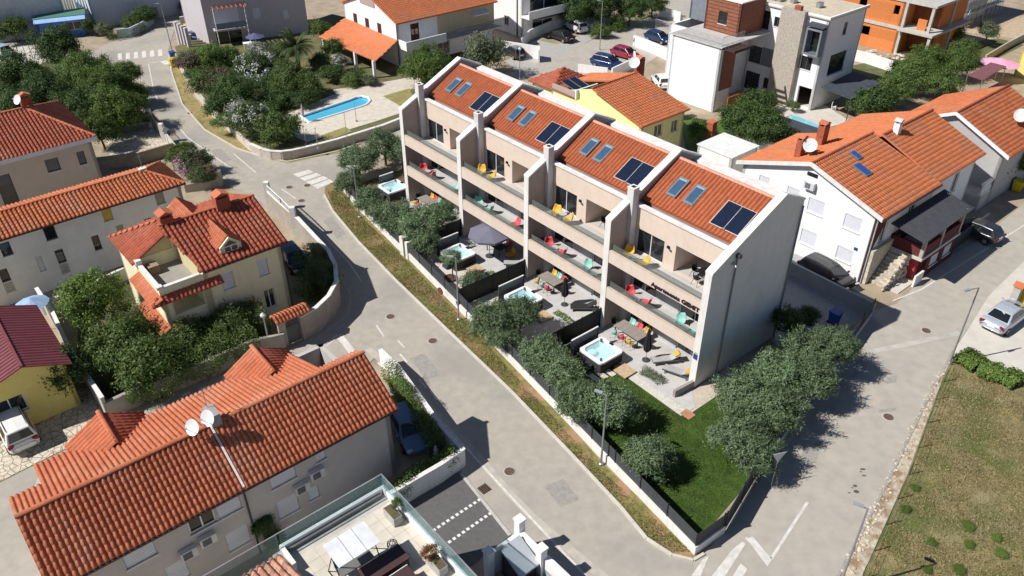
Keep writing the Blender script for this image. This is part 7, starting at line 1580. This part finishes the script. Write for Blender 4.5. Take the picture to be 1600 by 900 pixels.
for k, (b_, t_, lab) in enumerate((((544,228),(538,176),'slim garden lamp at the pool corner'),((557,190),(553,160),'slim garden lamp beside the pool water'),((478,226),(474,196),'slim garden lamp at the deck edge by the rounded shrub'),((497,232),(494,200),'slim garden lamp on the retaining wall'))):
    street_lamp(lab, b_, t_, 0, r=.035, z0=ZP if k else 0)
def sign(label, px, py, zc, kind, yaw):
    c = at(px, py, zc); t = thing('road_sign', label, 'road sign', (c[0], c[1], 0), R(yaw), 'road signs'); MB().tube((0,.03,0),(0,.03,zc+.3),.03,8).build('post', STEEL, t); s = .42
    if kind == 'tri':
        P = [(-s,0,zc+.28),(s,0,zc+.28),(0,0,zc-.42)]; q = .62; I = [(x*q,-.012,zc+.05+(z-zc-.05)*q) for x, y, z in P]
        MB().ext(P,(0,.02,0)).build('face', mat('sign_back_grey',(0.55,0.57,0.60),rough=.4), t)
    elif kind == 'disc': MB().tube((0,-.015,zc),(0,.015,zc),.3,18).build('face', mat('sign_brown_red',(0.16,0.05,0.04)), t)
    else: MB().ext([(-s,0,zc),(0,0,zc-s),(s,0,zc),(0,0,zc+s)],(0,.02,0)).build('face', mat('sign_back_grey',(0.55,0.57,0.60)), t)
sign('back of a triangular give way sign at the olive cluster',1217,714,2.4,'tri',15); sign('brownish round sign on a post at the pale third garden wall',688,455,1.9,'disc',-45); sign('grey diamond sign beside the paved yard gate',258,203,1.9,'dia',60)
def bin_(label, px, py, m, w=.6, h_=1.1, rz=40, lid=None):
    t = thing('wheelie_bin', label, 'bin', (*at(px,py),0), R(rz), 'bins'); b = MB(); b.v = [(-w*.4,-w*.4,.05),(w*.4,-w*.4,.05),(w*.4,w*.4,.05),(-w*.4,w*.4,.05),(-w*.5,-w*.5,h_*.9),(w*.5,-w*.5,h_*.9),(w*.5,w*.5,h_*.9),(-w*.5,w*.5,h_*.9)]; b.f = [(3,2,1,0),(4,5,6,7),(0,1,5,4),(1,2,6,5),(2,3,7,6),(3,0,4,7)]; b.build('body', m, t)
    l = MB(); slab4(l,(-w*.55,-w*.58,h_*.96),(w*.55,-w*.58,h_*.96),(w*.55,w*.55,h_),(-w*.55,w*.55,h_),.07); l.build('lid', lid or m, t)
    for s_ in (-1,1): MB().tube((s_*w*.4,w*.45,.1),(s_*w*.3,w*.45,.1),.1,10).build('wheel', TYRE, t)
YB = mat('bin_yellow',(0.66,0.52,0.02),rough=.5); BB_ = mat('bin_blue',(0.03,0.07,0.30),rough=.5)
bin_('yellow bin on the verge at the top of the road',272,104,YB,.9,1.1); bin_('blue bin just behind the yellow one on the verge',271,93,BB_,.7,1.1); bin_('yellow bin in front of the white balustrade trees',1588,298,YB,.8,1.1); bin_('dark blue bin left of the yellow one under the dark tree',1574,292,BB_,.7,1.1)
bin_('yellow bin at the right edge above the silver car',1596,470,YB,.8,1.2); bin_('yellow bin behind the white wall by the dark car',820,86,YB,.6,1.0); bin_('blue bin in the rear yard behind the lane fence',1302,505,BB_,.7,1.1); bin_('yellow bin at the top between the grey walls',293,48,YB,.6,1.0)
t = thing('meter_pillar','grey meter pillar with an orange tiled cap beside the yellow bin','pillar',(*at(1583,472),0),R(40)); MB().box(-.35,.35,-.25,.25,0,1.5).build('body', GREYR, t); MB().ext([(-.45,-.35,1.5),(.45,-.35,1.5),(0,-.35,1.8)],(0,.7,0)).build('cap', TILE_O, t)
# wire fence of the field
t = thing('field_fence','thin green wire fence along the edge of the dry field','fence',(0,0,0)); GF = mat('green_fence_wire',(0.04,0.085,0.05),rough=.5); P = [Vector(at(*p)) for p in ((1487,570),(1462,625),(1420,742),(1385,820),(1346,905),(1315,985))]; pts = []
for a, b_ in zip(P, P[1:]):
    n = max(1, round((b_-a).length/2.3))
    for k in range(n): pts.append(a+(b_-a)*(k/n))
pts.append(P[-1])
for q in pts: MB().tube((q.x,q.y,0),(q.x,q.y,1.05),.028,6).build('fence_post', GF, t)
for a, b_ in zip(pts, pts[1:]):
    w_ = MB()
    for z in (.1,.4,.7,1.0): w_.tube((a.x,a.y,z),(b_.x,b_.y,z),.007,4)
    w_.build('wire', GF, t)
# loose stones along the stony verge
rs = random.Random(21); mb = MB()
for k in range(300):
    f = rs.random(); x = 1478+(1318-1478)*f; y = 575+(930-575)*f; px = x-rs.uniform(-3,22)*(.5+f*.6); c = at(px, y); s = rs.uniform(.03,.12); i0 = len(mb.v)
    mb.lathe([(s*.6,0),(s,s*.3),(s*.45,s*.62)], (c[0],c[1],.01), 6, rs.uniform(.6,1.1))
o = mb.build('loose_stones', mat('verge_stone',(0.50,0.43,0.33),var=.2,scale=4,island=.25), None); tag(o,'loose pale stones scattered along the lane edge','stones',None,'stuff')
# bits and pieces
t = thing('garden_table','white garden table on the patio of the lilac grey building','table',(*at(392,76,.7),ZP),R(20)); MB().box(-.9,.9,-.5,.5,.7,.75).build('table_top', WHITE2, t)
for sx in (-.8,.8):
    for sy in (-.4,.4): MB().tube((sx,sy,0),(sx,sy,.7),.03,6).build('leg', WHITE2, t)
c = at(398,55,2.4); t = thing('parasol','dark blue parasol in front of the lilac grey building','parasol',(c[0],c[1],0)); MB().tube((0,0,0),(0,0,2.7),.03,8).build('pole', STEEL, t); u_ = MB(); u_.v.append((0,0,2.75)); n=8
for k in range(n): a=2*math.pi*k/n; u_.v.append((1.3*math.cos(a),1.3*math.sin(a),2.2))
for k in range(n): u_.f.append((0,1+k,1+(k+1)%n))
u_.build('canopy', mat('navy_canvas',(0.10,0.10,0.20)), t)
c = at(473,178,ZP+1); t = thing('closed_parasol','folded pale parasol standing at the pool end','parasol',(c[0],c[1],ZP)); MB().tube((0,0,0),(0,0,2.2),.03,8).build('pole', STEEL, t); MB().lathe([(.06,.8),(.17,1.0),(.12,1.6),(.03,2.15)],n=10).build('folded_canopy', mat('pale_mauve_canvas',(0.48,0.40,0.42)), t)
t = thing('white_statue','small white garden figure beside the parked blue car','figure',(*at(682,716),0)); MB().lathe([(.22,0),(.2,.3),(.12,.55),(.15,.75),(.09,.85),(.1,.98),(.02,1.08)],n=12).build('body', WHITE2, t)
t = thing('garden_chair','white plastic chair under the dark awning','chair',(*at(1303,168,.3),0),R(60)); MB().box(-.25,.25,-.25,.25,.4,.45).build('seat', WHITE2, t); MB().box(-.25,.25,.22,.27,.45,.9).build('backrest', WHITE2, t)
for sx in (-.22,.22):
    for sy in (-.22,.22): MB().tube((sx,sy,0),(sx,sy,.4),.025,6).build('leg', WHITE2, t)
t = thing('storage_boxes','dark boxes stacked in the cream house driveway','box',(*at(462,408),0),R(40)); MB().box(-.5,.3,-.4,.4,0,.9).build('box', mat('slate_box',(0.10,0.11,0.13)), t)
